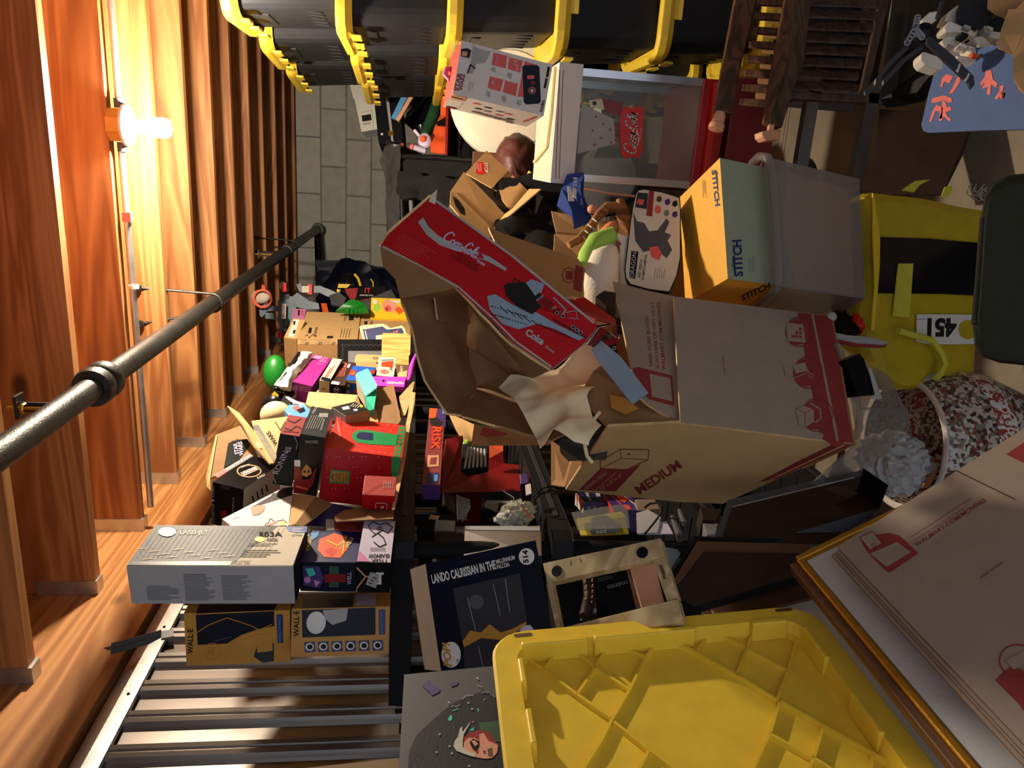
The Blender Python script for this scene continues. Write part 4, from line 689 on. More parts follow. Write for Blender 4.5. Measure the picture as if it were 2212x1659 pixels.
for nm, x0, yc, rz, n, dz in stacks:
    for k in range(n):
        z = .08+k*.362 if nm == 'nearest' else .10+k*.358
        if first: r = root0; first = False
        else:
            r = root0.copy(); sc.collection.objects.link(r)
            for ch in root0.children:
                c = ch.copy(); sc.collection.objects.link(c); c.parent = r
                for g in ch.children: g2 = g.copy(); sc.collection.objects.link(g2); g2.parent = c
        r['label'] = 'black tote with yellow lid, %s of the stack %s to the door' % (pos[k], nm) if nm != 'middle' else 'black tote with yellow lid, %s of the middle stack' % pos[k]
        if nm == 'farthest': r['label'] = 'black tote with yellow lid, %s of the stack nearest the block wall' % pos[k]
        j = (.0, .012, -.01, .015, .0, .03)[k]; r.location = (x0+.385+j, yc, z); r.rotation_euler = (0, 0, rz+(.01, -.02, .015, -.01, .02, -.02)[k])
bpy.context.view_layer.update()
MB().box((.36, 2.7, 0), (1.2, 4.6, .078), 'brownd').build('pallet', label='low dark wooden pallet under the stacks of totes', cat='pallet')

# ================================================================== far end, against the block wall
mb = MB(); pl = plane3((762, 165, 4.6), (800, 165, 4.55), (780, 285, 4.45)); mb.slab(px(pl, [(752, 168), (802, 150), (820, 278), (781, 285), (766, 215), (763, 212)]), .06, 'white', 'grey'); mb.dec(pl, [(781, 250), (801, 246), (803, 260), (783, 263)], 'ink', 1); mb.line(pl, [(780, 243), (804, 239), (807, 278)], .8, 'inkgrey', 1); mb.text(pl, 'SN3401', (785, 271), (801, 268), 5, 'ink', 1)
mb.build('white_keyboard_box', label='long white box with a black printed label against the block wall', cat='box')
t = thing('instrument_case', P(840, 250, 4.4), 'black flight case with a silver band and corner clasp, beside the white box', 'case')
mb = MB(); pl = plane3((805, 180, 4.4), (860, 180, 4.4), (820, 310, 4.3)); mb.slab(px(pl, [(803, 170), (828, 160), (848, 305), (842, 310), (823, 309), (817, 303)]), .14, 'blackm').build('case_half', t, bevel=.006)
MB().slab(px(pl, [(835, 160), (862, 165), (872, 300), (868, 307), (850, 307)]), .14, 'blackm').build('case_half', t, bevel=.006)
MB().slab(px(pl, [(827, 160), (834, 160), (850, 306), (845, 308)]), .142, 'greyl').build('band', t)
MB().slab([p-VIEW*.004 for p in px(pl, [(838, 284), (850, 283), (851, 292), (839, 293)])], .01, 'gold').build('clasp', t); MB().ball(onPl(825.5, 290, *pl)-VIEW*.003, .008, 'whiteg', n=10, k=6).build('rivet', t)
for i, (q, m, nm, lb) in enumerate((([(878, 185), (893, 185), (855, 258), (845, 254)], 'bluel', 'blue_board', 'thin blue board edge slanting between the flight case and the green roll'), ([(896, 186), (906, 186), (862, 262), (855, 258)], 'tanface', 'tan_board', 'thin tan board edge slanting beside the blue board'))):
    MB().slab([P(x, y, 4.25) for x, y in q], .02, m).build(nm, label=lb, cat='board')
MB().sheet([P(905, 185, 4.7), P(945, 180, 4.6), P(948, 215, 4.5), P(930, 260, 4.5), P(900, 285, 4.5), P(878, 270, 4.5), P(868, 262, 4.6)], 'blackg', 4, .06, 6, .004).build('black_plastic_sack', label='shiny black plastic sack between the thin boards and the green roll', cat='bag')
MB().tube([P(952, 198, 4.25), P(944, 225, 4.2), P(930, 265, 4.15), P(918, 290, 4.1)], [.03, .032, .032, .024], 'greend', 14).build('green_foam_roll', label='dark green foam roll leaning behind the orange cloth', cat='roll')
MB().sheet([P(966, 170, 4.0), P(972, 265, 3.9), P(965, 332, 3.8), P(932, 333, 3.8), P(930, 300, 3.85), P(944, 270, 3.9), P(952, 240, 3.95)], 'orange', 4, .03, 8, .01).build('orange_cloth', label='folded bright orange cloth hanging beside the black shelf', cat='cloth')
MB().sheet([P(944, 268, 3.84), P(966, 255, 3.84), P(968, 262, 3.82), P(962, 272, 3.8), P(944, 272, 3.82)], 'black', 2, .01, 10, .01).build('black_strap', label='short black strap over the orange cloth', cat='strap')
t = thing('white_toy_blaster', P(915, 310, 3.8), 'white and coral toy ray blaster lying beside the orange cloth', 'toy')
MB().ball(P(918, 305, 3.82), (.036, .042, .03), 'lilac', n=18, k=10).build('body', t); MB().ball(P(914, 300, 3.79), (.018, .018, .012), 'orange', n=14, k=8).build('lens', t)
MB().tube([P(906, 294, 3.8), P(895, 281, 3.8)], .008, 'lilac', 8).build('fin', t); MB().tube([P(918, 326, 3.8), P(893, 318, 3.78)], .014, 'lilac', 10).build('barrel', t); MB().tube([P(893, 318, 3.78), P(887, 316, 3.78)], .016, 'pinkr', 10).build('tip', t); MB().ball(P(869, 313, 3.8), .01, 'pinkr', n=10, k=6).build('knob', t)
t = thing('black_shelf_unit', P(1020, 250, 4.0), 'dark slatted shelf unit standing near the block wall behind the white quilted pouf', 'shelf')
MB().slab([P(964, 190, 3.7), P(970, 190, 3.7), P(966, 340, 3.7), P(961, 340, 3.7)], .2, 'redd').build('side_panel', t)
for i in range(5): MB().slab([P(972+i*24, 205, 3.9), P(990+i*24, 205, 3.9), P(988+i*24, 345, 3.8), P(970+i*24, 345, 3.8)], .02, 'blackm').build('slat', t)
t = thing('folded_seat', P(950, 390, 3.6), 'black padded folding seat standing upright before the block wall', 'chair')
MB().slab([P(866, 345, 3.5), P(880, 338, 3.5), P(1045, 345, 3.3), P(1040, 380, 3.3), P(870, 385, 3.5)], .12, 'fabricd').build('pad', t, bevel=.02)
MB().sheet([P(862, 372, 3.45), P(960, 385, 3.35), P(1060, 400, 3.2), P(1045, 470, 3.2), P(960, 460, 3.3), P(900, 430, 3.4), P(878, 437, 3.4), P(862, 420, 3.45)], 'fabricd', 5, .05, 7, .02).build('cover', t)
MB().tube([P(872, 338, 3.5), P(940, 340, 3.4), P(1050, 348, 3.25)], .012, 'black', 10).build('rail', t)
for x in (868, 888): MB().tube([P(x, 430, 3.5), P(x+4, 530, 3.5)], .012, 'greyd' if x > 870 else 'black', 10).build('leg', t)
clear('film', (150, 150, 150), .12, .12)
MB().sheet([P(828, 315, 3.75), P(866, 310, 3.7), P(868, 400, 3.7), P(862, 480, 3.7), P(848, 560, 3.7), P(833, 560, 3.75), P(836, 420, 3.75), P(824, 350, 3.8)], 'film', 5, .03, 9, .002).build('plastic_film', label='crinkled clear plastic film hanging over the black folding seat', cat='plastic film')
MB().slab([P(834, 300, 3.85), P(866, 318, 3.8), P(866, 560, 3.8), P(836, 560, 3.85)], .25, 'blackm').build('footlocker', label='tall black trunk behind the clear plastic film', cat='trunk')
t = thing('quilted_pouf', P(1070, 300, 3.0), 'round white quilted pouf with smooth disc face standing on edge behind the gift-boxed toy', 'pouf')
c = P(1100, 215, 3.1); ax = unit(CO-c+np.array([-.3, 0, .2]))
MB().lathe([(0, -.1), (.20, -.1), (.245, -.06), (.25, 0), (.235, .04), (.20, .05), (.0, .05)], 'quilt', c, ax, 40).build('cushion', t)
MB().lathe([(.19, .05), (.19, .056), (0, .058)], 'offw', c, ax, 40).build('disc', t)
mb = MB(); mb.ball(P(1116, 352, 3.0), (.085, .115, .09), 'leather', n=26, k=16, amp=.15, fr=5); mb.tube([P(1112, 300, 2.93), P(1110, 350, 2.91), P(1122, 400, 2.93)], .003, 'brownd', 6).build('leather_ball', label='soft brown leather beanbag ball beside the popcorn machine', cat='ball')
t = thing('wooden_crate', P(1015, 345, 3.0), 'rough wooden crate corner just left of the leather ball', 'crate')
wc = P(1024, 338, 3.0); MB().box((wc[0]-.08, wc[1], 0), (wc[0]+.02, wc[1]+.1, wc[2]), 'brown').build('panel', t)

# black wall hangings and things beyond the far shelf
MB().sheet([P(685, 562, 5.4), P(740, 562, 5.4), P(800, 572, 5.3), P(850, 580, 5.2), P(900, 640, 5.2), P(870, 700, 5.2), P(700, 690, 5.3), P(686, 650, 5.4)], 'navy', 4, .03, 5, .05).build('black_garment_bag', label='large black garment bag hanging on the block wall under the pipe', cat='bag')
MB().tube([onY(692, 520, 6.2), onY(694, 566, 6.2)], .02, 'black', 10).build('wall_bracket', label='dark bracket on the block wall below the pipe elbow', cat='bracket')
t = thing('black_yellow_backpack', P(755, 620, 4.7), 'black backpack with yellow bands behind the clown-faced box', 'backpack')
MB().ball(P(752, 622, 4.7), (.075, .09, .07), 'black', n=22, k=14, amp=.1).build('body', t)
MB().slab([P(731, 613, 4.55), P(757, 614, 4.55), P(750, 622, 4.55), P(729, 622, 4.55)], .02, 'yellow').build('band', t); MB().slab([P(728, 624, 4.55), P(736, 626, 4.55), P(732, 634, 4.55), P(727, 632, 4.55)], .02, 'yellow').build('band', t)
MB().tube([P(766, 592, 4.6), P(774, 602, 4.6), P(779, 618, 4.6)], .008, 'yellow', 8).build('strap', t); MB().tube([P(801, 603, 4.6), P(806, 610, 4.6), P(806, 620, 4.6)], .004, 'yellow', 8).build('zip', t)
mb = MB(); pl = plane3((745, 622, 4.4), (835, 618, 4.4), (765, 662, 4.35)); mb.slab(px(pl, [(745, 622), (832, 618), (838, 655), (765, 662)]), .1, 'black'); mb.dec(pl, [(744, 624), (773, 622), (770, 640), (763, 655), (752, 640)], 'redp', 1); mb.text(pl, 'IT', (788, 633), (801, 633), 11, 'redb', 1, .01); mb.text(pl, 'CHAPTER TWO', (777, 639), (806, 640), 3, 'white', 1, .02); mb.line(pl, [(770, 658), (780, 649), (793, 646)], 1.2, 'redb', 1)
mb.build('horror_movie_box', label='flat black box with red capital letters behind the green tray', cat='box')
mb = MB(); pl = plane3((802, 643, 4.0), (880, 645, 4.0), (800, 690, 3.9)); mb.slab(px(pl, [(802, 643), (885, 646), (887, 690), (800, 688)]), .06, 'yellow'); mb.dec(pl, [(824, 655), (836, 646), (852, 650), (860, 662), (848, 676), (828, 670)], 'flesh', 1); mb.disc(pl, (838, 667), 8, 'pinkr', 2, ry=7); mb.disc(pl, (836, 668), 2, 'ink', 3); mb.dec(pl, [(814, 650), (824, 664), (814, 676), (806, 668)], 'greenl', 1); mb.dec(pl, [(852, 668), (862, 662), (874, 672), (862, 680)], 'orange', 1); mb.disc(pl, (810, 652), 5, 'white', 2); mb.dec(pl, [(838, 648), (866, 650), (860, 656)], 'white', 2)
mb.build('childrens_game_box', label='yellow game box with pink and green cartoon artwork beside the brown cartons', cat='box')
clear('clearlid', (215, 218, 218), .1, .08)
MB().slab([P(765, 658, 4.1), P(845, 625, 4.2), P(858, 648, 4.1), P(790, 672, 4.0)], .06, 'clearlid').build('clear_plastic_case', label='clear plastic case slanting between the black box and the yellow game box', cat='case')
t = thing('green_tray', P(765, 668, 3.95), 'bright green plastic clog-shaped tray with raised ridges', 'tray')
mb = MB(); mb.sheet([P(728, 676, 3.9), P(740, 664, 3.9), P(757, 657, 3.92), P(775, 657, 3.92), P(790, 666, 3.9), P(798, 678, 3.85)], 'green', 3, .004, 8, .03).build('shell', t)
for i in range(4): MB().tube([P(752+i*9, 667+(i == 3)*2, 3.87), P(751+i*9, 677, 3.85)], .008, 'green', 10).build('ridge', t)
mb = MB(); mb.slab([P(693, 655, 4.1), P(705, 655, 4.1), P(710, 674, 4.0), P(698, 674, 4.0)], .02, 'orange').build('orange_strap', label='short orange-red strap beside the toy robot arm', cat='strap')
MB().sheet([P(712, 640, 4.2), P(735, 638, 4.2), P(748, 645, 4.15), P(740, 662, 4.1), P(716, 660, 4.1)], 'greyd', 3, .02, 10, .01).build('grey_camo_pouch', label='grey and yellow camouflage pouch under the robot arm', cat='pouch')
# construction-kit robot
t = thing('toy_robot', P(625, 660, 4.3), 'grey metal construction-kit robot with red joints and orange-rimmed eyes, lying sideways near the ceiling', 'toy robot')
def rp(nm, pts, m='toygrey', th=.02, d=4.3): return MB().slab([P(x, y, d) for x, y in pts], th, m).build(nm, t)
rp('torso', [(600, 650), (612, 640), (632, 640), (640, 665), (634, 700), (618, 716), (606, 712), (598, 690), (602, 670)]); rp('chest_plate', [(632, 640), (642, 632), (668, 650), (688, 655), (690, 668), (662, 668), (636, 662)])
rp('arm', [(640, 614), (650, 612), (654, 622), (672, 618), (690, 617), (716, 627), (738, 638), (736, 648), (706, 640), (690, 632), (668, 633), (646, 630)]); rp('hand', [(560, 664), (573, 656), (578, 670), (566, 686), (561, 682)]); rp('foot', [(572, 676), (592, 676), (594, 690), (574, 688)]); rp('upper_arm', [(576, 662), (600, 660), (600, 672), (576, 672)])
MB().ball(P(563, 641, 4.3), (.055, .04, .03), 'offw', n=20, k=12).build('eye', t); MB().lathe([(.042, -.01), (.054, -.01), (.054, .012), (.042, .012)], 'orange', P(568, 645, 4.26), unit(CO-P(568, 645, 4.3)+np.array([0, 0, .8])), 24).build('eye_rim', t); MB().slab([P(566, 614, 4.3), P(572, 618, 4.3), P(574, 628, 4.3), P(564, 630, 4.3)], .02, 'orange').build('brow', t)
for x, y in ((610, 617), (603, 722)): MB().ball(P(x, y, 4.28), .022, 'whiteg', n=14, k=8).build('wheel', t)
rp('red_band', [(608, 612), (618, 611), (618, 630), (608, 630)], 'redb', .02, 4.24); rp('red_band', [(600, 716), (608, 716), (610, 730), (600, 730)], 'redb', .02, 4.24); rp('red_band', [(664, 614), (674, 614), (674, 636), (664, 636)], 'redb', .02, 4.26); rp('servo', [(652, 618), (668, 618), (668, 632), (652, 632)], 'offw', .02, 4.25)
mb = MB(); pl = plane3((609, 656, 4.24), (618, 656, 4.24), (608, 688, 4.24)); mb.slab(px(pl, [(609, 656), (618, 656), (617, 688), (608, 688)]), .004, 'white'); mb.text(pl, 'MECCANO', (615, 686), (616, 658), 5, 'redd', 1, .02); mb.build('name_strip', t)
rp('neck', [(606, 630), (622, 628), (626, 645), (604, 650)], 'greyd'); rp('hip', [(612, 690), (622, 688), (620, 706), (612, 708)], 'black', .02, 4.25)
mb = MB(); pl = plane3((633, 668, 4.1), (662, 668, 4.1), (632, 690, 4.0)); mb.slab(px(pl, [(633, 667), (662, 668), (656, 690), (631, 686)]), .03, 'pink'); mb.dec(pl, [(644, 670), (648, 670), (647, 682), (643, 682)], 'ink', 1); mb.rows(pl, (650, 672), (658, 672), (0, 3), 4, 'redb', 1, 1); mb.build('barcode_packet', label='pale pink packet with a barcode tucked behind the narrow carton', cat='packet')

# ================================================================== popcorn machine
t = thing('popcorn_machine', (.13, 2.6, .05), 'red and white vintage style popcorn machine with glass sides and script lettering', 'popcorn machine')
X0, X1, Y0, Y1 = -.045, .285, 2.40, 2.76
mb = MB(); mb.box((X0-.01, Y0-.01, 1.130), (X1+.01, Y1, 1.205), {'*': 'white'} if False else 'white'); F_ = (np.array([0, Y0-.01, 0.]), np.array([0, -1., 0])); T_ = (np.array([0, 0, 1.205]), np.array([0, 0, 1.]))
for xx in (1202, 1209.5): mb.line(F_, [(xx+7, 152), (xx-2, 385)], 1.6, 'redd', 1)
mb.build('header', t, bevel=.002)
mb = MB(); mb.slab([(X0-.005, Y0, 1.206), (X1, Y0, 1.206), (X1, Y1-.01, 1.206), (X0-.005, Y1-.01, 1.206)], .004, 'offw'); 
mb.tube([(X0+.05, Y1-.05, 1.212), (X0+.10, Y0+.06, 1.212), (X0+.2, Y0+.03, 1.212), (X1, Y0+.03, 1.212)], .005, 'cream', 8); mb.build('top_lid', t)
for x in (X0, X1-.022): MB().box((x, Y0, .74), (x+.022, Y0+.02, 1.13), 'alu').build('corner_rail', t)
for x in (X0, X1-.022): MB().box((x, Y1-.02, .74), (x+.022, Y1, 1.13), 'alu').build('corner_rail', t)
clear('glass', (235, 240, 238), .10, .05)
MB().box((X0+.022, Y0+.006, .75), (X1-.022, Y0+.010, 1.13), 'glass').build('front_glass', t); MB().box((X0+.004, Y0+.022, .75), (X0+.008, Y1-.022, 1.13), 'glass').build('side_glass', t); MB().box((X1-.008, Y0+.022, .75), (X1-.004, Y1-.022, 1.13), 'glass').build('side_glass', t)
G_ = (np.array([0, Y0+.004, 0.]), np.array([0, -1., 0]))
mb = MB(); mb.dec(G_, [(1256, 223), (1326, 258), (1330, 310), (1246, 333)], 'greyl', 0)
for x, y, r in ((1287, 252, 3), (1280, 282, 3), (1303, 268, 4), (1299, 298, 5), (1284, 313, 4), (1318, 280, 4), (1326, 252, 4), (1320, 308, 3)):
    for a in (0, 60, 120): c_, s_ = math.cos(math.radians(a)), math.sin(math.radians(a)); mb.line(G_, [(x-r*c_, y-r*s_), (x+r*c_, y+r*s_)], 1., 'redd', 1)
mb.text(G_, 'DRINK', (1341, 304), (1339, 262), 13, 'redp', 1, 0)
mb.dec(G_, [(1345, 235), (1352, 229), (1365, 234), (1386, 229), (1390, 240), (1388, 325), (1380, 343), (1368, 338), (1350, 344), (1340, 330), (1340, 250)], 'redb', 2)
script(mb, G_, (1374, 332), (1378, 243), 30, 'white', 4, .34); mb.text(G_, 'TRADE-MARK', (1384, 303), (1386, 275), 2.5, 'white', 4)
mb.dec(G_, [(1300, 212), (1346, 222), (1340, 250), (1306, 240)], 'redd', 1); mb.dec(G_, [(1272, 216), (1312, 213), (1310, 238), (1274, 232)], 'offw', 0); mb.disc(G_, (1284, 223), 5, 'greend', 1)
mb.build('front_lettering', t)
MB().lathe([(0, -.07), (.06, -.07), (.085, -.05), (.09, .05), (0, .055)], 'steel', (.12, 2.6, .98), (0, 0, 1), 26).build('kettle', t)
mb = MB(); mb.box((X0, Y0-.006, .665), (X1, Y1, .75), 'coke'); mb.box((X0+.01, Y0-.03, .70), (X1-.01, Y0-.006, .72), 'redb'); mb.build('base', t, bevel=.004)
mb = MB(); mb.box((X0-.01, Y0-.015, .50), (X1+.01, Y1+.02, .652), 'redd'); E_ = (np.array([0, Y0-.015, 0.]), np.array([0, -1., 0]))
for xx in (1688, 1694): mb.line(E_, [(xx+16, 215), (xx-2, 340)], 1, 'redp', 1)
for xx in (1549, 1554): mb.line(E_, [(xx+12, 260), (xx-3, 345)], 1, 'redp', 1)
mb.build('cart_body', t, bevel=.003)
for x in (X0, X1-.03):
    MB().box((x, Y0, .05), (x+.03, Y0+.03, .50), 'grey').build('leg', t); MB().box((x, Y1-.03, .05), (x+.03, Y1, .50), 'grey').build('leg', t)
for z in (.16, .36): MB().box((X0, Y0, z), (X1, Y0+.03, z+.04), 'grey').build('crossbar', t)
MB().box((X0-.04, Y0-.02, .02), (X0-.01, Y0+.03, .50), 'offw').build('side_bar', t)
MB().tube([(X0-.012, Y0+.02, 1.15), (X0-.03, Y0-.02, 1.02), (X0-.035, Y0-.02, .9), (X0-.05, Y0-.02, .70)], .004, 'tanface', 8).build('power_cord', t)

# boxed gadget kit on top of it
b = Bx('littlebits', {'*': 'white', 'N': 'white', 'L': 'redb', 'R': 'black', 'T': 'white'}); N_ = b.face('N'); B_ = b.face('B'); L_ = b.face('L')
mb = b
b.text(N_, 'STAR', (989, 197), (997, 158), 9, 'redd', 2, .04); b.text(N_, 'WARS', (998, 197), (1005, 161), 9, 'redd', 2, .04)
b.dec(N_, [(996, 106), (1010, 104), (1022, 112), (1014, 126), (996, 122)], 'brownd', 1); b.dec(N_, [(998, 111), (1010, 112), (1008, 122), (998, 121)], 'flesh', 2); b.dec(N_, [(1020, 98), (1036, 106), (1060, 112), (1048, 136), (1030, 138), (1020, 160), (1010, 158), (1018, 130)], 'greyl', 1); b.line(N_, [(1023, 96), (1014, 130)], 3, 'lilac', 3); b.line(N_, [(1010, 158), (1016, 140), (1026, 148)], 3, 'brownd', 3)
for q in ([(1066, 114), (1096, 121), (1092, 148), (1062, 140)], [(1100, 124), (1129, 131), (1124, 157), (1096, 149)], [(1058, 165), (1087, 172), (1081, 198), (1053, 190)], [(1091, 174), (1119, 181), (1114, 208), (1086, 199)], [(1133, 132), (1161, 141), (1150, 210), (1118, 209)]): b.dec(N_, q, 'pinkr', 1)
b.disc(N_, (1064, 178), 4, 'pink', 2); b.line(N_, [(1072, 120), (1076, 128), (1070, 138)], 2, 'pink', 2)
for i in range(3): b.ring(N_, (1113+i*2, 133+i*8), 3, 1, 'white', 2, 10)
b.dec(N_, [(1128, 144), (1134, 141), (1160, 141), (1165, 145), (1168, 219), (1164, 224), (1136, 226), (1131, 220)], 'navy', 3); b.ring(N_, (1149, 196), 8, 2, 'pinkr', 4, 12); b.disc(N_, (1149, 196), 3.5, 'white', 4); b.dec(N_, [(1139, 163), (1154, 163), (1153, 171), (1138, 171)], 'pinkr', 4); b.dec(N_, [(1146, 176), (1156, 176), (1155, 182), (1146, 182)], 'redp', 4)
b.dec(N_, [(1183, 144), (1188, 145), (1184, 167), (1179, 166)], 'ink', 2); b.dec(N_, [(1178, 169), (1183, 170), (1179, 191), (1174, 190)], 'ink', 2); b.text(N_, 'littleBits', (1171, 243), (1177, 217), 7, 'ink', 2, .02)
for x, y in ((1063, 145), (1098, 157), (1052, 197), (1086, 207), (1118, 216)): b.rows(N_, (x, y), (x-2, y+15), (3.2, .8), 3, 'ink', 1, 1)
b.rows(N_, (1015, 176), (1011, 202), (3.5, 1), 3, 'inkgrey', .8, 1)
b.dec(B_, [(976, 204), (1008, 210), (1000, 218), (974, 214)], 'tanface', 1); b.line(B_, [(976, 208), (1000, 214)], 2, 'ink', 2); b.line(B_, [(965, 230), (983, 234)], 4, 'redd', 1); b.line(B_, [(1008, 209), (988, 236)], .8, 'inkgrey', 1)
for i in range(12): x = 1022+(i*23) % 90; y = 222+(i*11) % 26+(x-1022)*.22; b.line(B_, [(x, y), (x+14, y+3)], 2.4, ('pinkr', 'inkgrey', 'ink')[i % 3], 1)
b.line(B_, [(1020, 240), (1105, 262)], 3.2, 'inkgrey', 1); b.line(B_, [(1130, 262), (1155, 252)], 3, 'pinkr', 1)
bo = b.build('gadget_kit_box', bevel=.001, label='white and red gadget kit box with phone artwork balanced on the popcorn machine', cat='box')
MB().tube([P(978, 150, 1.98), P(964, 150, 1.96), P(961, 160, 1.96), P(972, 172, 1.96)], .007, 'pink', 8).build('handle', bo)

# ================================================================== middle: cartons, bags, plush
t = thing('small_open_carton', P(1070, 400, 2.7), 'small open tan carton with a red stop sticker, tilted on its corner', 'box')
MB().slab([P(1002, 371, 2.62), P(974, 412, 2.56), P(1061, 499, 2.48), P(1089, 461, 2.54)], .004, 'card', 'card_edge').build('flap', t)
mb = MB(); pl = plane3((1006, 374, 2.70), (1051, 325, 2.78), (1062, 406, 2.68)); mb.slab(px(pl, [(1006, 374), (1051, 325), (1098, 368), (1062, 406)]), .004, 'card', 'card_edge'); mb.disc(pl, (1038, 364), 13, 'redb', 1, ry=14); mb.text(pl, 'STOP', (1046, 352), (1048, 374), 7, 'white', 2, .03, up=(7, -1)); mb.rows(pl, (1038, 354), (1039, 374), (-4, 0), 4, 'white', 1.2, 2); mb.build('side', t)
MB().slab([P(1064, 407, 2.70), P(1098, 370, 2.76), P(1141, 412, 2.66), P(1103, 455, 2.60)], .004, 'card', 'card_edge').build('side', t)
MB().slab([P(1061, 499, 2.48), P(1168, 408, 2.52), P(1143, 408, 2.60), P(1103, 455, 2.56), P(1090, 462, 2.54)], .004, 'card_l', 'card_edge').build('flap', t)
mb = MB(); pl = plane3((974, 412, 2.55), (1061, 499, 2.47), (972, 440, 2.50)); mb.slab(px(pl, [(974, 412), (1061, 499), (1060, 515), (1020, 500), (972, 442)]), .004, 'card_l'); mb.dec(pl, [(978, 424), (990, 432), (1004, 452), (1006, 466), (996, 462), (984, 445)], 'ink', 1); mb.build('side', t)
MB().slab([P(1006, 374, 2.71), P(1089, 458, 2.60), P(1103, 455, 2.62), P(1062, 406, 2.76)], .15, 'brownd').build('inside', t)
MB().sheet([P(1070, 420, 2.72), P(1130, 370, 2.85), P(1200, 400, 2.7), P(1205, 470, 2.6), P(1190, 560, 2.4), P(1150, 545, 2.45), P(1070, 500, 2.5)], 'fabricd', 5, .07, 6, .02).build('dark_coat', label='crumpled dark brown coat behind the small open carton', cat='coat')
MB().sheet([P(1160, 375, 2.66), P(1230, 378, 2.6), P(1222, 420, 2.55), P(1190, 440, 2.55), P(1165, 420, 2.6)], 'blackm', 4, .04, 9, .01).build('black_tool_roll', label='black tool roll with buckles under the popcorn machine corner', cat='bag')
MB().slab([P(1142, 368, 2.75), P(1165, 385, 2.72), P(1158, 402, 2.7), P(1132, 388, 2.75)], .08, 'yel_strap').build('yellow_pouch', label='small yellow and brown pouch beside the popcorn machine header', cat='pouch')
t = thing('sports_jersey_bag', P(1240, 430, 2.3), 'royal blue drawstring sports bag with white panels hanging below the popcorn machine', 'bag')
MB().sheet([P(1222, 380, 2.32), P(1262, 380, 2.32), P(1260, 420, 2.3), P(1272, 455, 2.28), P(1276, 475, 2.28), P(1256, 483, 2.27), P(1244, 480, 2.27), P(1232, 466, 2.27), P(1214, 454, 2.3), P(1216, 415, 2.32)], 'bluej', 5, .03, 11, .03).build('bag', t)
MB().slab([P(1226, 402, 2.275), P(1232, 403, 2.275), P(1241, 434, 2.265), P(1228, 434, 2.265)], .004, 'white').build('panel', t); MB().slab([P(1237, 406, 2.275), P(1247, 407, 2.275), P(1244, 427, 2.265), P(1239, 424, 2.265)], .004, 'white').build('panel', t)
for i in range(3): MB().slab([P(1239, 383+i*7, 2.28), P(1247, 383+i*7, 2.28), P(1247, 387+i*7, 2.28), P(1239, 387+i*7, 2.28)], .003, 'lilac').build('stitch_mark', t)
t = thing('mesh_fan', P(1310, 400, 2.35), 'round grey mesh-faced fan leaning under the popcorn machine', 'fan')
c = P(1305, 385, 3.05); ax = unit(CO-c+np.array([.1, 0, 0])); MB().lathe([(.125, -.03), (.15, -.03), (.154, .0), (.146, .012), (.13, .012), (.127, .004)], 'black', c, ax, 40).build('rim', t); MB().lathe([(.129, .002), (.06, .008), (0, .010)], 'greyd', c, ax, 36).build('mesh', t)
wood('branchwood', (176, 122, 66), (120, 78, 40), 'Z', 3., .7, False, 8)
t = thing('driftwood_hanger', P(1290, 480, 2.1), 'forked driftwood branch wound with white string, beside the green plush', 'branch')
MB().tube([P(1228, 530, 2.05), P(1250, 518, 2.06), P(1262, 505, 2.07), P(1280, 485, 2.08), P(1296, 462, 2.1), P(1312, 448, 2.12), P(1336, 447, 2.12)], [.010, .012, .012, .012, .014, .016, .014], 'branchwood', 12).build('branch', t)
MB().tube([P(1340, 430, 2.12), P(1342, 448, 2.12), P(1345, 462, 2.12), P(1352, 485, 2.12), P(1360, 500, 2.12)], [.012, .017, .02, .016, .01], 'branchwood', 12).build('fork', t)
for i, (x, y) in enumerate(((1288, 478), (1278, 491), (1270, 503), (1261, 513))): MB().tube([P(x-8, y-6, 2.065), P(x, y, 2.05), P(x+8, y+5, 2.06), P(x+20, y+17, 2.1)], .0022, 'quilt', 6).build('string', t)
MB().tube([P(1262, 516, 2.05), P(1266, 532, 2.05), P(1270, 545, 2.06), P(1262, 550, 2.05)], .003, 'tanface', 6).build('string', t)
MB().ball(P(1280, 452, 2.2), (.016, .014, .012), 'flesh', n=14, k=10).build('wooden_bead', label='small pinkish oval wooden bead beside the driftwood branch', cat='bead')
for q, m, th, nm, lb in (([(1190, 455, 2.35), (1262, 470, 2.3), (1262, 505, 2.28), (1200, 500, 2.3)], 'card_d', .1, 'brown_carton', 'brown carton lid under the blue sports bag'), ([(1197, 505, 2.28), (1265, 508, 2.24), (1255, 560, 2.2), (1195, 545, 2.22)], 'card_d', .1, 'brown_carton', 'taped brown carton just below the tip of the driftwood branch'), ([(1290, 480, 2.25), (1350, 470, 2.25), (1362, 520, 2.2), (1300, 540, 2.2)], 'card', .06, 'brown_carton', 'tan carton panel behind the driftwood branch')):
    MB().slab([P(*p) for p in q], th, m, 'card_edge').build(nm, label=lb, cat='box', bevel=.002)
mb = MB(); pl = plane3((1085, 505, 1.86), (1250, 565, 1.86), (1180, 640, 1.70)); mb.slab(px(pl, [(1055, 490), (1090, 505), (1250, 560), (1264, 580), (1258, 642), (1210, 640), (1100, 590)]), .006, 'card', 'card_edge'); mb.ring(pl, (1229, 595), 16, 2, 'inkred', 1, 8, 18); mb.dec(pl, [(1222, 586), (1238, 586), (1238, 604), (1222, 604)], 'inkred', 1); mb.dec(pl, [(1244, 572), (1260, 580), (1256, 632), (1238, 624)], 'inkred', 1)
mb.build('moving_carton_flap', label='tan moving carton flap with a round red icon behind the red train set box', cat='cardboard')
t = thing('plush_toy', P(1290, 590, 1.9), 'curved green and white plush toy with an orange tip', 'plush toy')
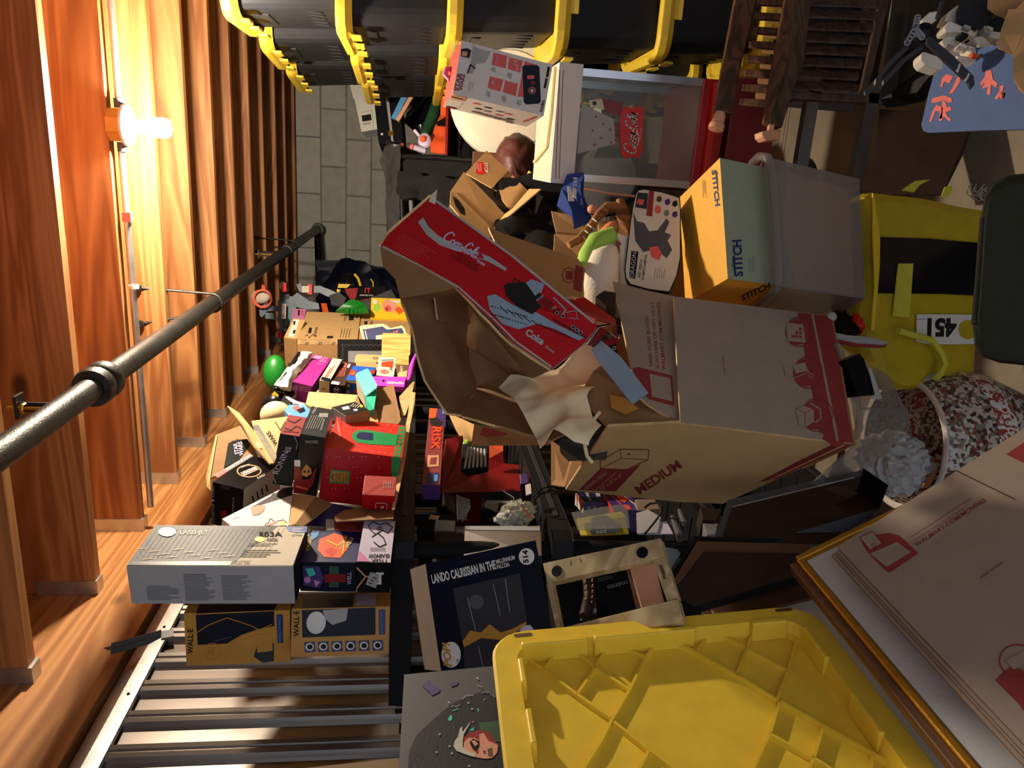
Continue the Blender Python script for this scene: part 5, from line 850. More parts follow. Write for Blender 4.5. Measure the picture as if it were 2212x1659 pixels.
MB().tube([P(1272, 690, 1.86), P(1262, 640, 1.86), P(1264, 590, 1.88), P(1274, 555, 1.9), P(1292, 528, 1.92), P(1318, 518, 1.93), P(1334, 535, 1.93)], [.02, .026, .026, .03, .034, .034, .022], 'greenl', 18).build('green_back', t)
MB().tube([P(1300, 695, 1.84), P(1294, 650, 1.85), P(1296, 600, 1.86), P(1306, 560, 1.88), P(1322, 540, 1.9)], [.03, .042, .046, .038, .02], 'plush', 20).build('white_belly', t)
MB().tube([P(1300, 520, 1.95), P(1316, 502, 1.96), P(1326, 488, 1.96), P(1331, 482, 1.96)], [.022, .022, .017, .008], 'orangep', 16).build('orange_tip', t)
MB().sheet([P(1326, 520, 1.92), P(1342, 522, 1.92), P(1352, 545, 1.92), P(1350, 620, 1.9), P(1332, 630, 1.88), P(1326, 560, 1.9)], 'plush', 4, .015, 12, .03).build('side', t); MB().slab([P(1331, 520, 1.88), P(1340, 522, 1.88), P(1349, 542, 1.88), P(1336, 548, 1.88)], .008, 'redd').build('red_patch', t)
clear('blister', (215, 215, 215), .2, .08)
t = thing('dragon_toy_card', P(1410, 520, 1.9), 'rounded trapezoid dragon toy package beside the yellow and grey toy box', 'toy package')
o = [(1374, 417), (1380, 411), (1391, 409), (1430, 415), (1468, 427), (1470, 455), (1470, 555), (1462, 595), (1446, 631), (1400, 625), (1361, 614), (1352, 600), (1350, 584), (1355, 540), (1362, 480), (1367, 447)]
mb = MB(); pl = plane3((1374, 417, 1.92), (1468, 427, 1.90), (1361, 614, 1.84)); mb.slab(px(pl, o), .07, 'offw', 'blackm'); mb.line(pl, o+[o[0]], 2, 'black', 1)
mb.dec(pl, [(1368, 458), (1376, 478), (1392, 482), (1402, 500), (1420, 498), (1440, 472), (1446, 480), (1436, 502), (1450, 508), (1442, 520), (1452, 540), (1440, 558), (1428, 548), (1410, 540), (1390, 545), (1372, 520)], 'greyd', 1); mb.dec(pl, [(1402, 535), (1420, 532), (1430, 548), (1424, 562), (1408, 556)], 'pinkr', 2)
mb.dec(pl, [(1377, 416), (1400, 418), (1397, 452), (1372, 448)], 'charcoal', 1); mb.dec(pl, [(1378, 430), (1392, 432), (1388, 444), (1375, 440)], 'pinkr', 2); mb.dec(pl, [(1402, 411), (1413, 414), (1409, 468), (1396, 466)], 'inkred', 1); mb.disc(pl, (1421, 453), 7, 'pinkr', 1, ry=9)
for x, y, m in ((1424, 430, 'brown'), (1442, 436, 'purpled'), (1458, 440, 'ink'), (1440, 460, 'inkgrey'), (1458, 463, 'purpled')): mb.dec(pl, [(x-5, y-4), (x+4, y-7), (x+6, y+3), (x, y+8), (x-6, y+4)], m, 1)
mb.dec(pl, [(1364, 542), (1379, 544), (1372, 603), (1359, 599)], 'black', 1); mb.text(pl, 'DRAGON', (1369, 599), (1375, 546), 9, 'lilac', 2); mb.text(pl, 'RED DEATH', (1383, 600), (1389, 561), 6, 'ink', 1, .01); mb.text(pl, 'CHOMPING RAMPAGE', (1391, 606), (1398, 551), 5.5, 'ink', 1, .01); mb.rows(pl, (1413, 602), (1417, 575), (5, 0), 5, 'inkgrey', .9, 1)
mb.build('card', t, bevel=.003)

# ------------------------------------------------------------------ clear tub with the toy box inside
t = thing('clear_storage_bin', P(1740, 480, 1.8), 'frosted clear plastic bin holding the yellow and grey toy box', 'storage bin')
clear('frost', (226, 222, 218), .13, .25)
fr = [(1630, 338), (1668, 340), (1850, 385), (1858, 392), (1866, 640), (1850, 652), (1640, 610)]
A = [P(1652, 338, 1.70), P(1853, 386, 1.74), P(1866, 645, 1.70), P(1675, 618, 1.66)]; Bk = [P(1625, 655, 1.92), P(1790, 700, 1.95)]
dv = P(1625, 668, 1.92)-P(1675, 618, 1.66)
MB().slab(A, .004, 'frost').build('wall', t)
MB().slab([A[3], A[2], A[2]+dv*.9, A[3]+dv], .004, 'frost').build('wall', t)
MB().slab([A[0], A[1], A[1]+dv, A[0]+dv], .004, 'frost', away=False).build('wall', t)
MB().slab([A[1], A[2], A[2]+dv*.95, A[1]+dv*.95], .004, 'frost').build('floor_panel', t)
MB().tube([P(1625, 352, 1.86), P(1640, 338, 1.76), P(1658, 340, 1.70), P(1668, 365, 1.69), P(1678, 480, 1.675), P(1684, 600, 1.655), P(1678, 622, 1.655), P(1650, 648, 1.78), P(1622, 668, 1.92)], .010, 'frost', 12).build('rim', t)
b = Bx('stitch', {'*': 'yel_box', 'N': 'sage', 'L': 'yel_box', 'B': 'yel_box'})
b = MB(); F0 = [P(1555, 341, 1.72), P(1835, 400, 1.80), P(1846, 640, 1.76), P(1572, 602, 1.68)]; dvb = P(1478, 655, 1.93)-F0[3]; dvb2 = P(1470, 428, 1.97)-F0[0]; dvb = (dvb+dvb2)/2
c8 = [F0[0]+dvb2, F0[0], F0[3]+dvb, F0[3], F0[1]+dvb2, F0[1], F0[2]+dvb, F0[2]]
# corner order: x*4+y*2+z with x down, y right (0 = left), z toward the door
b.hexa([F0[3]+dvb, F0[3], F0[0]+dvb, F0[0], F0[2]+dvb, F0[2], F0[1]+dvb, F0[1]], {'*': 'yel_box', 'N': 'sage'})
N_ = (F0[0], unit(np.cross(F0[3]-F0[0], F0[1]-F0[0]))); b.dec(N_, [(1700, 372), (1720, 376), (1833, 401), (1844, 638), (1720, 622), (1690, 500)], 'card_l', 0); L_ = (F0[0], unit(np.cross(F0[3]-F0[0], dvb))); B_ = (F0[3], unit(np.cross(F0[2]-F0[3], dvb)))
b.text(N_, 'STITCH', (1604, 597), (1600, 518), 19, 'blued', 1, .04); b.text(N_, 'Disney', (1586, 576), (1585, 556), 6, 'ink', 1); b.rows(N_, (1617, 588), (1618, 535), (4, 0), 4, 'inkgrey', 1, 1)
b.text(L_, 'STITCH', (1538, 368), (1546, 446), 12, 'blued', 1, .04, up=(10, -2)); b.text(L_, 'Disney', (1545, 372), (1548, 394), 5, 'ink', 1, 0, up=(6, -1)); b.rows(L_, (1524, 390), (1526, 440), (-3, 0), 3, 'mustard', 1, 1)
b.text(B_, 'STITCH', (1603, 650), (1664, 621), 12, 'ink', 1, .03, .3)
b.build('character_toy_box', bevel=.001, label='big yellow toy box with a grey front inside the frosted clear bin', cat='box')

# ------------------------------------------------------------------ open moving carton, front centre
t = thing('moving_carton', P(1560, 900, 1.6), 'open medium moving carton with dark red print, large in the middle of the picture', 'moving box')
E0, E1 = P(1470, 912, 1.42), P(1842, 958, 1.47)
mb = MB(); pl = plane3((1470, 912, 1.42), (1842, 958, 1.47), (1790, 682, 1.72)); PA = px(pl, [(1455, 640), (1795, 683), (1842, 958), (1470, 912)]); mb.slab(PA, .006, 'card_grey', 'card_edge')
mb.dec(pl, [(1722, 676), (1795, 684), (1842, 958), (1824, 956), (1806, 968), (1776, 948), (1780, 940), (1770, 934)], 'inkred', 1)
mb.dec(pl, [(1752, 680), (1757, 681), (1812, 954), (1806, 953)], 'card_grey', 2)
mb.text(pl, 'HOLD TO MOLD', (1567, 808), (1563, 770), 3.5, 'inkred', 1)
for cx, cy, r in ((1726, 718, 30), (1745, 806, 32), (1765, 897, 34)):
    mb.disc(pl, (cx-4, cy), r-6, 'inkred', 3, ry=r-2); mb.ring(pl, (cx, cy), r, 2.2, 'inkred', 4, 24, r+3)
mb.dec(pl, [(1698, 698), (1734, 702), (1740, 742), (1700, 738)], 'card_grey', 5)
for x, y in ((1712, 728), (1720, 728), (1728, 729), (1720, 720), (1728, 721), (1728, 712)): mb.dec(pl, [(x-3, y-3), (x+3, y-3), (x+3, y+3), (x-3, y+3)], 'inkred', 6)
mb.dec(pl, [(1692, 792), (1708, 794), (1712, 812), (1696, 814)], 'card_grey', 5); mb.dec(pl, [(1712, 790), (1738, 784), (1744, 802), (1718, 808)], 'card_grey', 5); mb.line(pl, [(1708, 820), (1746, 806), (1740, 796)], 2, 'card_grey', 6); mb.ring(pl, (1751, 813), 5.5, 1.5, 'card_grey', 6, 14)
mb.dec(pl, [(1718, 884), (1736, 878), (1756, 886), (1758, 912), (1738, 924), (1724, 918)], 'card_grey', 5); mb.line(pl, [(1718, 884), (1738, 893), (1756, 886)], 1.2, 'inkred', 6); mb.line(pl, [(1738, 893), (1738, 924)], 1.2, 'inkred', 6); mb.line(pl, [(1748, 872), (1770, 885), (1772, 905), (1760, 914)], 3, 'card_grey', 6)
mb.build('front_side', t)
mb = MB(); fl = [P(1325, 608, 1.70), P(1400, 622, 1.70), P(1455, 640, 1.715), PA[3], P(1440, 898, 1.425), P(1398, 872, 1.44), P(1372, 848, 1.46), P(1341, 740, 1.58)]; pf = (P(1400, 760, 1.57), unit(np.cross(P(1325, 608, 1.70)-P(1470, 640, 1.70), P(1455, 900, 1.43)-P(1470, 640, 1.70))))
fl = px(pf, [(1325, 608), (1400, 628), (1458, 640), (1472, 912), (1440, 898), (1398, 872), (1375, 850)]); mb.slab(fl, .006, 'card_grey', 'card_edge')
mb.text(pf, 'WALMART.COM/MOVING', (1438, 800), (1426, 655), 8, 'inkred', 1, .01); mb.text(pf, 'SCAN HERE OR VISIT US AT', (1424, 797), (1412, 652), 7, 'inkred', 1); mb.text(pf, 'NEED MORE BOXES?', (1410, 791), (1400, 683), 7, 'inkred', 1)
mb.dec(pf, [(1366, 797), (1378, 793), (1392, 797), (1452, 812), (1457, 878), (1400, 862), (1384, 840)], 'inkred', 1); mb.dec(pf, [(1403, 808), (1448, 818), (1452, 868), (1408, 857)], 'card_grey', 2)
mb.build('flap', t)
mb = MB(); pl = plane3((1470, 912, 1.42), (1842, 958, 1.47), (1222, 1058, 1.66)); PB = px(pl, [(1472, 914), (1842, 959), (1730, 1012), (1562, 1088), (1460, 1084), (1222, 1058), (1310, 926), (1314, 922)]); mb.slab(PB, .006, 'card_l', 'card_edge')
mb.dec(pl, [(1806, 956), (1842, 959), (1678, 1034), (1640, 1040), (1720, 998)], 'inkred', 1); mb.dec(pl, [(1820, 960), (1826, 961), (1664, 1036), (1656, 1038)], 'card_l', 2)
mb.line(pl, [(1296, 996), (1340, 970), (1402, 971), (1400, 992), (1354, 1014), (1297, 1012), (1296, 996)], 1.8, 'inkred', 1); mb.line(pl, [(1297, 1012), (1342, 990), (1340, 970)], 1.2, 'inkred', 1); mb.line(pl, [(1342, 990), (1400, 992)], 1.2, 'inkred', 1); mb.disc(pl, (1358, 980), 2.5, 'inkred', 1)
mb.dec(pl, [(1297, 1012), (1354, 1014), (1384, 1003), (1330, 1061), (1250, 1058)], 'inkred', 1); mb.text(pl, 'MEDIUM / MEDIO', (1265, 1059), (1313, 1022), 7, 'card_l', 2); mb.line(pl, [(1286, 1058), (1332, 1018)], 1, 'card_l', 2); mb.text(pl, '22" x 15" x 15"', (1300, 1059), (1345, 1026), 7, 'card_l', 2)
mb.text(pl, 'MEDIUM', (1382, 1068), (1474, 1008), 20, 'inkred', 1, .03, -.1)
mb.build('left_side', t)
MB().slab([P(1795, 683, 1.722), P(1842, 958, 1.472), P(1730, 1012, 1.60), P(1700, 760, 1.9)], .006, 'card_d').build('bottom', t)
bk = P(1222, 1058, 1.66)-P(1472, 914, 1.42); MB().slab([P(1455, 640, 1.72), P(1795, 683, 1.725), P(1795, 683, 1.725)+bk, P(1455, 640, 1.72)+bk], .006, 'card_d', away=False).build('back_side', t)

# things stuffed in that carton
MB().sheet([P(1075, 833, 1.62), P(1102, 806, 1.62), P(1150, 800, 1.60), P(1200, 790, 1.60), P(1265, 728, 1.62), P(1300, 745, 1.60), P(1310, 800, 1.58), P(1265, 845, 1.48), P(1275, 880, 1.44), P(1296, 905, 1.42), P(1272, 965, 1.40), P(1240, 955, 1.40), P(1195, 925, 1.42), P(1163, 955, 1.44), P(1152, 925, 1.46), P(1125, 875, 1.50), P(1108, 850, 1.54)], 'paper', 6, .03, 7, .001, fold=.05).build('packing_paper', label='big crumpled sheet of cream packing paper spilling out of the moving carton', cat='paper')
MB().sheet([P(1258, 838, 1.52), P(1282, 800, 1.54), P(1300, 790, 1.56), P(1340, 830, 1.56), P(1380, 870, 1.52), P(1440, 900, 1.46), P(1465, 918, 1.44), P(1400, 922, 1.46), P(1310, 925, 1.48), P(1280, 880, 1.50)], 'card_d', 5, .03, 9, .004, edge='flute').build('torn_corrugated_sheet', label='ragged torn corrugated cardboard inside the moving carton', cat='cardboard')
mb = MB(); mb.sheet([P(1275, 758, 1.46), P(1298, 738, 1.48), P(1340, 775, 1.46), P(1400, 848, 1.40), P(1366, 872, 1.38), P(1340, 838, 1.42)], 'bluegrey', 4, .006, 8, .003); mb.build('white_box_flap', label='long pale blue-grey card flap lying across the moving carton', cat='cardboard')
MB().sheet([P(1315, 848, 1.5), P(1345, 855, 1.48), P(1380, 885, 1.46), P(1350, 895, 1.46), P(1320, 880, 1.48)], 'mustard', 3, .02, 12, .002).build('yellow_wrapping', label='scrap of ochre wrapping in the mouth of the moving carton', cat='paper')
MB().sheet([P(1220, 960, 1.56), P(1290, 885, 1.56), P(1320, 880, 1.54), P(1310, 940, 1.5), P(1290, 975, 1.5), P(1232, 1000, 1.52), P(1218, 985, 1.54)], 'film', 5, .04, 12, .001, fold=.04).build('clear_plastic_wrap', label='crinkled clear plastic wrap under the cream packing paper', cat='plastic film')
MB().tube([P(1296, 890, 1.5), P(1272, 920, 1.49), P(1262, 955, 1.49), P(1268, 985, 1.5), P(1280, 1000, 1.5)], .004, 'paper', 8).build('paper_edge_tube', label='thin pale tube curving beside the crumpled packing paper', cat='tube')

# ------------------------------------------------------------------ train set carton
t = thing('train_set_box', P(1050, 700, 1.6), 'battered red cola train set box, its brown inside open toward the shelf', 'box')
mb = MB(); pl = plane3((935, 428, 1.52), (825, 530, 1.48), (1188, 797, 1.37)); mb.slab(px(pl, [(932, 424), (1100, 545), (1285, 694), (1290, 706), (1262, 742), (1192, 797), (1110, 742), (1060, 690), (985, 622), (900, 575), (823, 531), (840, 505)]), .006, 'coke', 'greyl')
mb.line(pl, [(936, 430), (1105, 552), (1282, 697)], 5, 'greyl', 1); mb.line(pl, [(828, 533), (905, 573), (990, 620), (1065, 688), (1114, 738), (1190, 792)], 4, 'greyl', 1)
mb.dec(pl, [(903, 480), (914, 470), (926, 490), (948, 510), (985, 530), (1030, 544), (1060, 556), (1095, 580), (1092, 586), (1056, 566), (1000, 548), (950, 530), (922, 508)], 'greyl', 1)
mb.dec(pl, [(985, 540), (1040, 548), (1046, 560), (990, 548)], 'coke', 2)
script(mb, pl, (957, 522), (1030, 562), 26, 'lilac', 4, .36, up=(9, -27))
mb.text(pl, 'TRAINS', (1028, 565), (1046, 576), 6, 'lilac', 2, .02); mb.text(pl, 'TTAX TRACTOR', (984, 550), (1030, 580), 8, 'redd', 2, .03); mb.text(pl, 'TRAILER TRAIN SET', (972, 554), (1030, 589), 7, 'redd', 2, .03)
mb.rows(pl, (870, 505), (955, 556), (-3, 4), 8, 'pinkr', .7, 1)
mb.dec(pl, [(1052, 640), (1070, 636), (1110, 660), (1160, 676), (1200, 700), (1262, 730), (1250, 736), (1200, 712), (1160, 700), (1120, 712), (1085, 700), (1058, 670)], 'bluegrey', 2)
for i in range(40): x = 1062+(i*37) % 80; y = 662+(i*17) % 34+(x-1062)*.3; mb.disc(pl, (x, y), 1.6, 'ink', 3, 5)
for i in range(9): mb.line(pl, [(1080+i*17, 662+i*7.5), (1096+i*17, 678+i*6.5)], 1.6, 'ink', 3)
mb.dec(pl, [(1088, 618), (1098, 612), (1132, 610), (1170, 640), (1172, 660), (1150, 680), (1118, 664), (1094, 640)], 'ink', 3); mb.dec(pl, [(1136, 612), (1148, 604), (1176, 614), (1170, 632), (1156, 640)], 'bluegrey', 4); mb.line(pl, [(1106, 612), (1112, 603), (1134, 616), (1128, 624)], 2, 'ink', 4)
for i in range(7): mb.line(pl, [(1152+i*7, 645+i*5), (1166+i*7, 634+i*6)], 2.6, 'bluegrey' if i % 2 else 'ink', 5)
mb.dec(pl, [(1158, 652), (1176, 642), (1196, 656), (1190, 672), (1172, 668)], 'redd', 6); mb.line(pl, [(1196, 644), (1222, 670), (1214, 682)], 3, 'bluegrey', 4)
for x, y in ((1203, 677), (1216, 684), (1238, 708), (1246, 714), (1254, 720)): mb.disc(pl, (x, y), 4.5, 'ink', 6, 12); mb.ring(pl, (x, y), 4.5, 1.4, 'bluegrey', 7, 12)
mb.line(pl, [(1222, 676), (1244, 672), (1248, 690), (1230, 688)], 1.4, 'bluegrey', 5); mb.line(pl, [(1195, 690), (1265, 730)], 2.4, 'ink', 5)
mb.text(pl, 'Coke', (1133, 722), (1171, 746), 15, 'greyl', 2, .05); mb.text(pl, 'TRAINS', (1176, 750), (1195, 764), 5, 'greyl', 2, .02)
mb.build('printed_side', t)
MB().sheet([P(932, 424, 1.52), P(944, 412, 1.53), P(940, 440, 1.51), P(926, 436, 1.51)], 'offw', 2, .01, 30, .002).build('torn_corner', t)
MB().slab([P(932, 424, 1.525), P(840, 504, 1.49), P(822, 531, 1.483), P(824, 536, 1.62), P(838, 520, 1.64), P(930, 440, 1.66)], .005, 'card_l', 'card_edge').build('end_side', t)
MB().sheet([P(823, 531, 1.484), P(830, 575, 1.50), P(856, 604, 1.50), P(868, 645, 1.50), P(880, 670, 1.50), P(901, 746, 1.50), P(921, 821, 1.50), P(968, 892, 1.50), P(998, 896, 1.50), P(1028, 836, 1.68), P(1015, 740, 1.70), P(1009, 649, 1.68), P(985, 622, 1.44), P(900, 575, 1.46)], 'card_d', 5, .012, 6, .005, edge='card_edge').build('inside_end', t)
MB().slab([P(938, 626, 1.55), P(1006, 646, 1.66), P(1016, 700, 1.68), P(946, 690, 1.56)], .004, 'card_d', 'card_edge').build('inner_flap', t)
MB().sheet([P(985, 622, 1.442), P(1060, 690, 1.41), P(1110, 742, 1.40), P(1190, 797, 1.376), P(1150, 815, 1.62), P(1100, 806, 1.70), P(1028, 836, 1.70), P(1015, 740, 1.72), P(1009, 649, 1.70)], 'card_d', 5, .01, 6, .005, edge='card_edge').build('inside_back', t)
MB().sheet([P(1028, 836, 1.70), P(998, 896, 1.50), P(1070, 920, 1.50), P(1152, 938, 1.50), P(1190, 952, 1.50), P(1230, 935, 1.55), P(1180, 850, 1.66), P(1102, 806, 1.70)], 'card_d', 5, .01, 6, .005, edge='card_edge').build('inside_side', t)
MB().sheet([P(1262, 742, 1.40), P(1290, 706, 1.40), P(1330, 700, 1.46), P(1330, 730, 1.46), P(1310, 715, 1.42), P(1275, 745, 1.42)], 'redd', 3, .008, 12, .003, edge='greyl').build('torn_end', t)
mb = MB(); mb.sheet([P(1215, 655, 1.52), P(1262, 640, 1.56), P(1330, 690, 1.54), P(1330, 700, 1.52), P(1285, 694, 1.44)], 'coke', 3, .01, 12, .003).build('red_box_side', label='second glossy red box side under the end of the train set box', cat='box')
mb = MB(); pl = plane3((1282, 640, 1.62), (1330, 632, 1.62), (1325, 672, 1.6)); mb.slab(px(pl, [(1287, 640), (1305, 628), (1330, 632), (1330, 668), (1310, 660)]), .05, 'brownd').build('dark_brown_box', label='dark brown box corner between the plush toy and the moving carton', cat='box')
mb = MB(); pl = plane3((1290, 745, 1.56), (1332, 720, 1.56), (1336, 780, 1.54)); mb.slab(px(pl, [(1290, 748), (1334, 720), (1338, 780), (1320, 775)]), .03, 'redd'); mb.dec(pl, [(1314, 748), (1330, 742), (1334, 764), (1320, 760)], 'black', 1); mb.ring(pl, (1327, 752), 4, 1.2, 'offw', 2, 10); mb.build('red_car_box', label='dark red box corner with a black car picture beside the moving carton flap', cat='box')
# ================================================================== dark wooden furniture in front of the totes
wood('darkwood', (110, 70, 42), (66, 40, 24), 'X', 2., .5, False)
wood('darkslat', (92, 70, 56), (58, 42, 34), 'X', 2., .5, False)
t = thing('wooden_glider_frame', P(1620, 120, 1.95), 'dark varnished wooden frame with turned feet and slats, lying on its side before the totes', 'furniture')
def beam(pts, th, m, nm): return MB().slab([P(*q) for q in pts], th, m).build(nm, t, bevel=.003)
beam([(1592, -20, 1.98), (1636, -20, 1.98), (1602, 140, 1.95), (1582, 245, 1.93), (1545, 240, 1.93), (1562, 140, 1.95)], .03, 'darkwood', 'rail')
MB().lathe([(0, 0), (.012, 0), (.016, .01), (.016, .028), (.020, .032), (.020, .045), (0, .047)], 'tanface', P(1556, 243, 1.93), unit(P(1552, 258, 1.93)-P(1556, 243, 1.93)), 14).build('turned_foot', t)
beam([(1700, -20, 1.9), (1722, -20, 1.9), (1704, 130, 1.88), (1662, 268, 1.85), (1650, 262, 1.85), (1672, 130, 1.88)], .02, 'darkwood', 'rail')
beam([(1722, -20, 1.92), (1755, -20, 1.95), (1738, 130, 1.93), (1708, 215, 1.9), (1690, 276, 1.88), (1664, 268, 1.87), (1704, 130, 1.9)], .03, 'darkslat', 'side_rail')
beam([(1646, 284, 1.84), (1664, 280, 1.84), (1688, 279, 1.86), (1686, 302, 1.86), (1656, 304, 1.84), (1648, 296, 1.84)], .03, 'tanface', 'foot_block'); beam([(1661, 268, 1.85), (1674, 268, 1.85), (1673, 282, 1.85), (1660, 282, 1.85)], .015, 'tanface', 'dowel')
for i in range(8): y = -6+i*31; beam([(1634-i*5, y, 1.99), (1700-i*6, y+3, 1.95), (1698-i*6, y+19, 1.95), (1631-i*5, y+15, 1.99)], .012, 'darkwood', 'slat')
for i in range(7): y = 8+i*33; beam([(1662-i*5, y-10, 2.08), (1692-i*6, y-8, 2.06), (1690-i*6, y+8, 2.06), (1660-i*5, y+6, 2.08)], .012, 'card_d', 'spacer_block')
t = thing('louvred_panel', P(1800, 90, 2.0), 'dark brown louvred wooden panel lying against the totes near the floor', 'panel')
for i in range(8):
    y = -10+i*26; beam([(1735-i*3, y, 2.12), (1905-i*8, y+8, 2.10), (1903-i*8, y+26, 2.08), (1733-i*3, y+19, 2.09)], .006, 'darkslat', 'louvre')
beam([(1728, -20, 2.14), (1742, -20, 2.14), (1714, 215, 2.1), (1702, 215, 2.1)], .02, 'darkslat', 'stile'); beam([(1905, -20, 2.14), (1925, -20, 2.14), (1872, 215, 2.1), (1856, 215, 2.1)], .02, 'darkslat', 'stile'); beam([(1700, 195, 2.1), (1880, 205, 2.1), (1878, 222, 2.1), (1698, 212, 2.1)], .02, 'darkslat', 'stile')
MB().slab([P(1930, -20, 2.2), P(2230, -20, 1.9), P(2230, 130, 1.9), P(2020, 150, 2.0), P(1980, 200, 2.05), P(1900, 215, 2.15)], .05, 'black').build('black_cabinet_panel', label='black panel low behind the brick-built model', cat='panel')
MB().slab([P(1900, 235, 2.3), P(2105, 250, 2.1), P(2080, 330, 2.08), P(2035, 420, 2.05), P(1880, 420, 2.2)], .006, 'brownd').build('floor_shadow_sheet', label='dark brown sheet painted as the shadow on the floor under the blue board', cat='painted shadow')  # brown sheet stands in for the shadow lying on the bare floor

# brick-built walker model, black propeller arms, blue board
t = thing('blue_stool_top', P(2100, 180, 1.45), 'blue rounded tabletop painted with pink branching coral shapes', 'table')
pl = (np.array([.1, 1.5, .62]), np.array([0, 0, 1.]))
mb = MB(); mb.slab(px(pl, [(2040, 110), (2240, 90), (2240, 279), (2120, 282), (2006, 287), (1994, 283), (1990, 270), (2006, 200), (2020, 150)]), .012, 'slate', 'blued')
for q in ([(2015, 240), (2008, 262), (2012, 264), (2022, 240), (2030, 240), (2030, 256), (2036, 256), (2037, 232), (2024, 226)], [(2015, 212), (2040, 206), (2056, 212), (2058, 220), (2050, 222), (2040, 216), (2022, 222), (2012, 222)], [(2036, 216), (2044, 220), (2046, 232), (2054, 230), (2056, 238), (2044, 242), (2048, 252), (2056, 258), (2052, 263), (2040, 252), (2034, 262), (2028, 260), (2034, 244)]): mb.dec(pl, q, 'pinkr', 1)
for q in ([(2046, 160), (2060, 165), (2052, 180), (2040, 176), (2036, 190), (2032, 186), (2036, 168)], [(2130, 152), (2142, 152), (2146, 172), (2156, 180), (2152, 190), (2142, 182), (2140, 204), (2132, 204), (2134, 188), (2122, 192), (2128, 178), (2120, 186), (2118, 180), (2128, 166)], [(2160, 186), (2170, 184), (2166, 200), (2154, 216), (2150, 212), (2160, 196)], [(2068, 168), (2076, 162), (2074, 178), (2060, 200), (2050, 204), (2060, 186)]): mb.dec(pl, q, 'pinkr', 1)
mb.build('panel', t)
for x, y in ((.122, 1.26), (.24, 1.26), (.135, 1.44), (.25, 1.44)): MB().box((x, y, 0), (x+.022, y+.022, .607), 'tanface').build('leg', t)
t = thing('brick_built_walker', P(2120, 90, 1.410), 'cream and grey plastic brick walker model with open frame, right of the black propeller arms', 'model')
pr = [('shoulder_shell', [(2040, 45), (2050, 25), (2070, 10), (2095, 12), (2098, 30), (2085, 45), (2060, 48)], 1.390), ('cannon_pod', [(1990, 118), (1996, 110), (2030, 122), (2038, 134), (2038, 148), (2028, 150), (1998, 140), (1990, 130)], 1.350), ('side_panel', [(2040, 60), (2052, 44), (2106, 66), (2104, 78), (2066, 68), (2044, 70)], 1.370), ('body_panel', [(2034, 88), (2062, 66), (2072, 78), (2092, 100), (2086, 112), (2040, 100)], 1.390), ('body_panel', [(2104, 80), (2124, 76), (2175, 128), (2180, 142), (2150, 130), (2112, 96)], 1.370), ('leg_strut', [(2112, 62), (2190, 72), (2200, 84), (2150, 84), (2112, 72)], 1.390), ('leg_strut', [(2068, 118), (2100, 122), (2150, 136), (2148, 146), (2098, 132), (2068, 126)], 1.360), ('hip_plate', [(2090, 96), (2120, 110), (2130, 130), (2100, 120)], 1.360), ('head_shell', [(1994, 40), (2010, 25), (2030, 22), (2026, 42), (2000, 56), (1992, 56)], 1.390)]
for nm, q, d in pr: MB().slab([P(x, y, d) for x, y in q], .03, 'lego').build(nm, t, bevel=.003)
rr = random.Random(3)
for i in range(16):
    x, y = 2045+rr.random()*130, 50+rr.random()*80; y = min(y, 60+(x-2040)*.55+30); MB().slab([P(x, y, 1.360), P(x+14, y+5, 1.360), P(x+12, y+12, 1.360), P(x-2, y+7, 1.360)], .02, ('lego', 'lego', 'greyl', 'card_grey', 'blackm')[i % 5]).build('technic_beam', t)
mb = MB(); mb.lathe([(0, 0), (.028, 0), (.03, .01), (.03, .04), (.0, .04)], 'black', P(2104, 26, 1.390), unit(P(2120, 40, 1.210)-P(2104, 26, 1.390)), 18); mb.build('wheel', t)
MB().slab([P(2099, 114, 1.340), P(2108, 115, 1.340), P(2118, 122, 1.340), P(2104, 123, 1.340)], .01, 'orange').build('red_pin', t); MB().slab([P(2096, 0, 1.7), P(2112, -4, 1.7), P(2108, 10, 1.7), P(2098, 8, 1.7)], .02, 'bluel').build('blue_tube', t)
t = thing('propeller_arms', P(1985, 90, 1.310), 'black folding propeller-like arms with grey bands reaching toward the louvred panel', 'propeller')
for nm, q in (('blade', [(1960, 95), (1966, 102), (1926, 140), (1916, 152), (1880, 202), (1870, 206), (1868, 196), (1886, 178), (1926, 126)]), ('blade', [(1990, 98), (1996, 104), (1960, 130), (1920, 172), (1900, 196), (1893, 192), (1912, 168), (1955, 122)]), ('blade', [(2004, 80), (2010, 78), (2060, 120), (2078, 138), (2104, 164), (2106, 182), (2098, 193), (2092, 178), (2080, 168), (2050, 140), (2016, 108), (2002, 94)]), ('mast', [(2034, 0), (2042, 0), (2030, 38), (2022, 40)])): MB().slab([P(x, y, 1.290) for x, y in q], .006, 'charcoal').build(nm, t, bevel=.001)
for q in ([(2066, 152), (2072, 136), (2076, 139), (2070, 156)], [(2084, 172), (2092, 157), (2096, 160), (2088, 175)], [(1888, 178), (1892, 170), (1892, 182), (1888, 186)], [(1904, 180), (1908, 172), (1909, 180), (1906, 186)]): MB().slab([P(x, y, 1.288) for x, y in q], .004, 'greyl').build('band', t)
for a, b in (((1982, 38), (1977, 62)), ((1977, 62), (1960, 92)), ((1980, 66), (1992, 80))):
    mb = MB()
    for i in range(5): x = a[0]+(b[0]-a[0])*i/4; y = a[1]+(b[1]-a[1])*i/4; mb.lathe([(.003, -.002), (.0055, -.002), (.0055, .002), (.003, .002)], 'grey', P(x, y, 1.280), unit(CO-P(x, y, 1.280)), 10)
    mb.bar(P(*a, 1.282), P(*b, 1.282), .006, .004, 'greyd'); mb.build('linkage', t)
MB().ball(P(1996, 72, 1.310), (.02, .018, .015), 'black', n=14, k=8).build('hub', t)
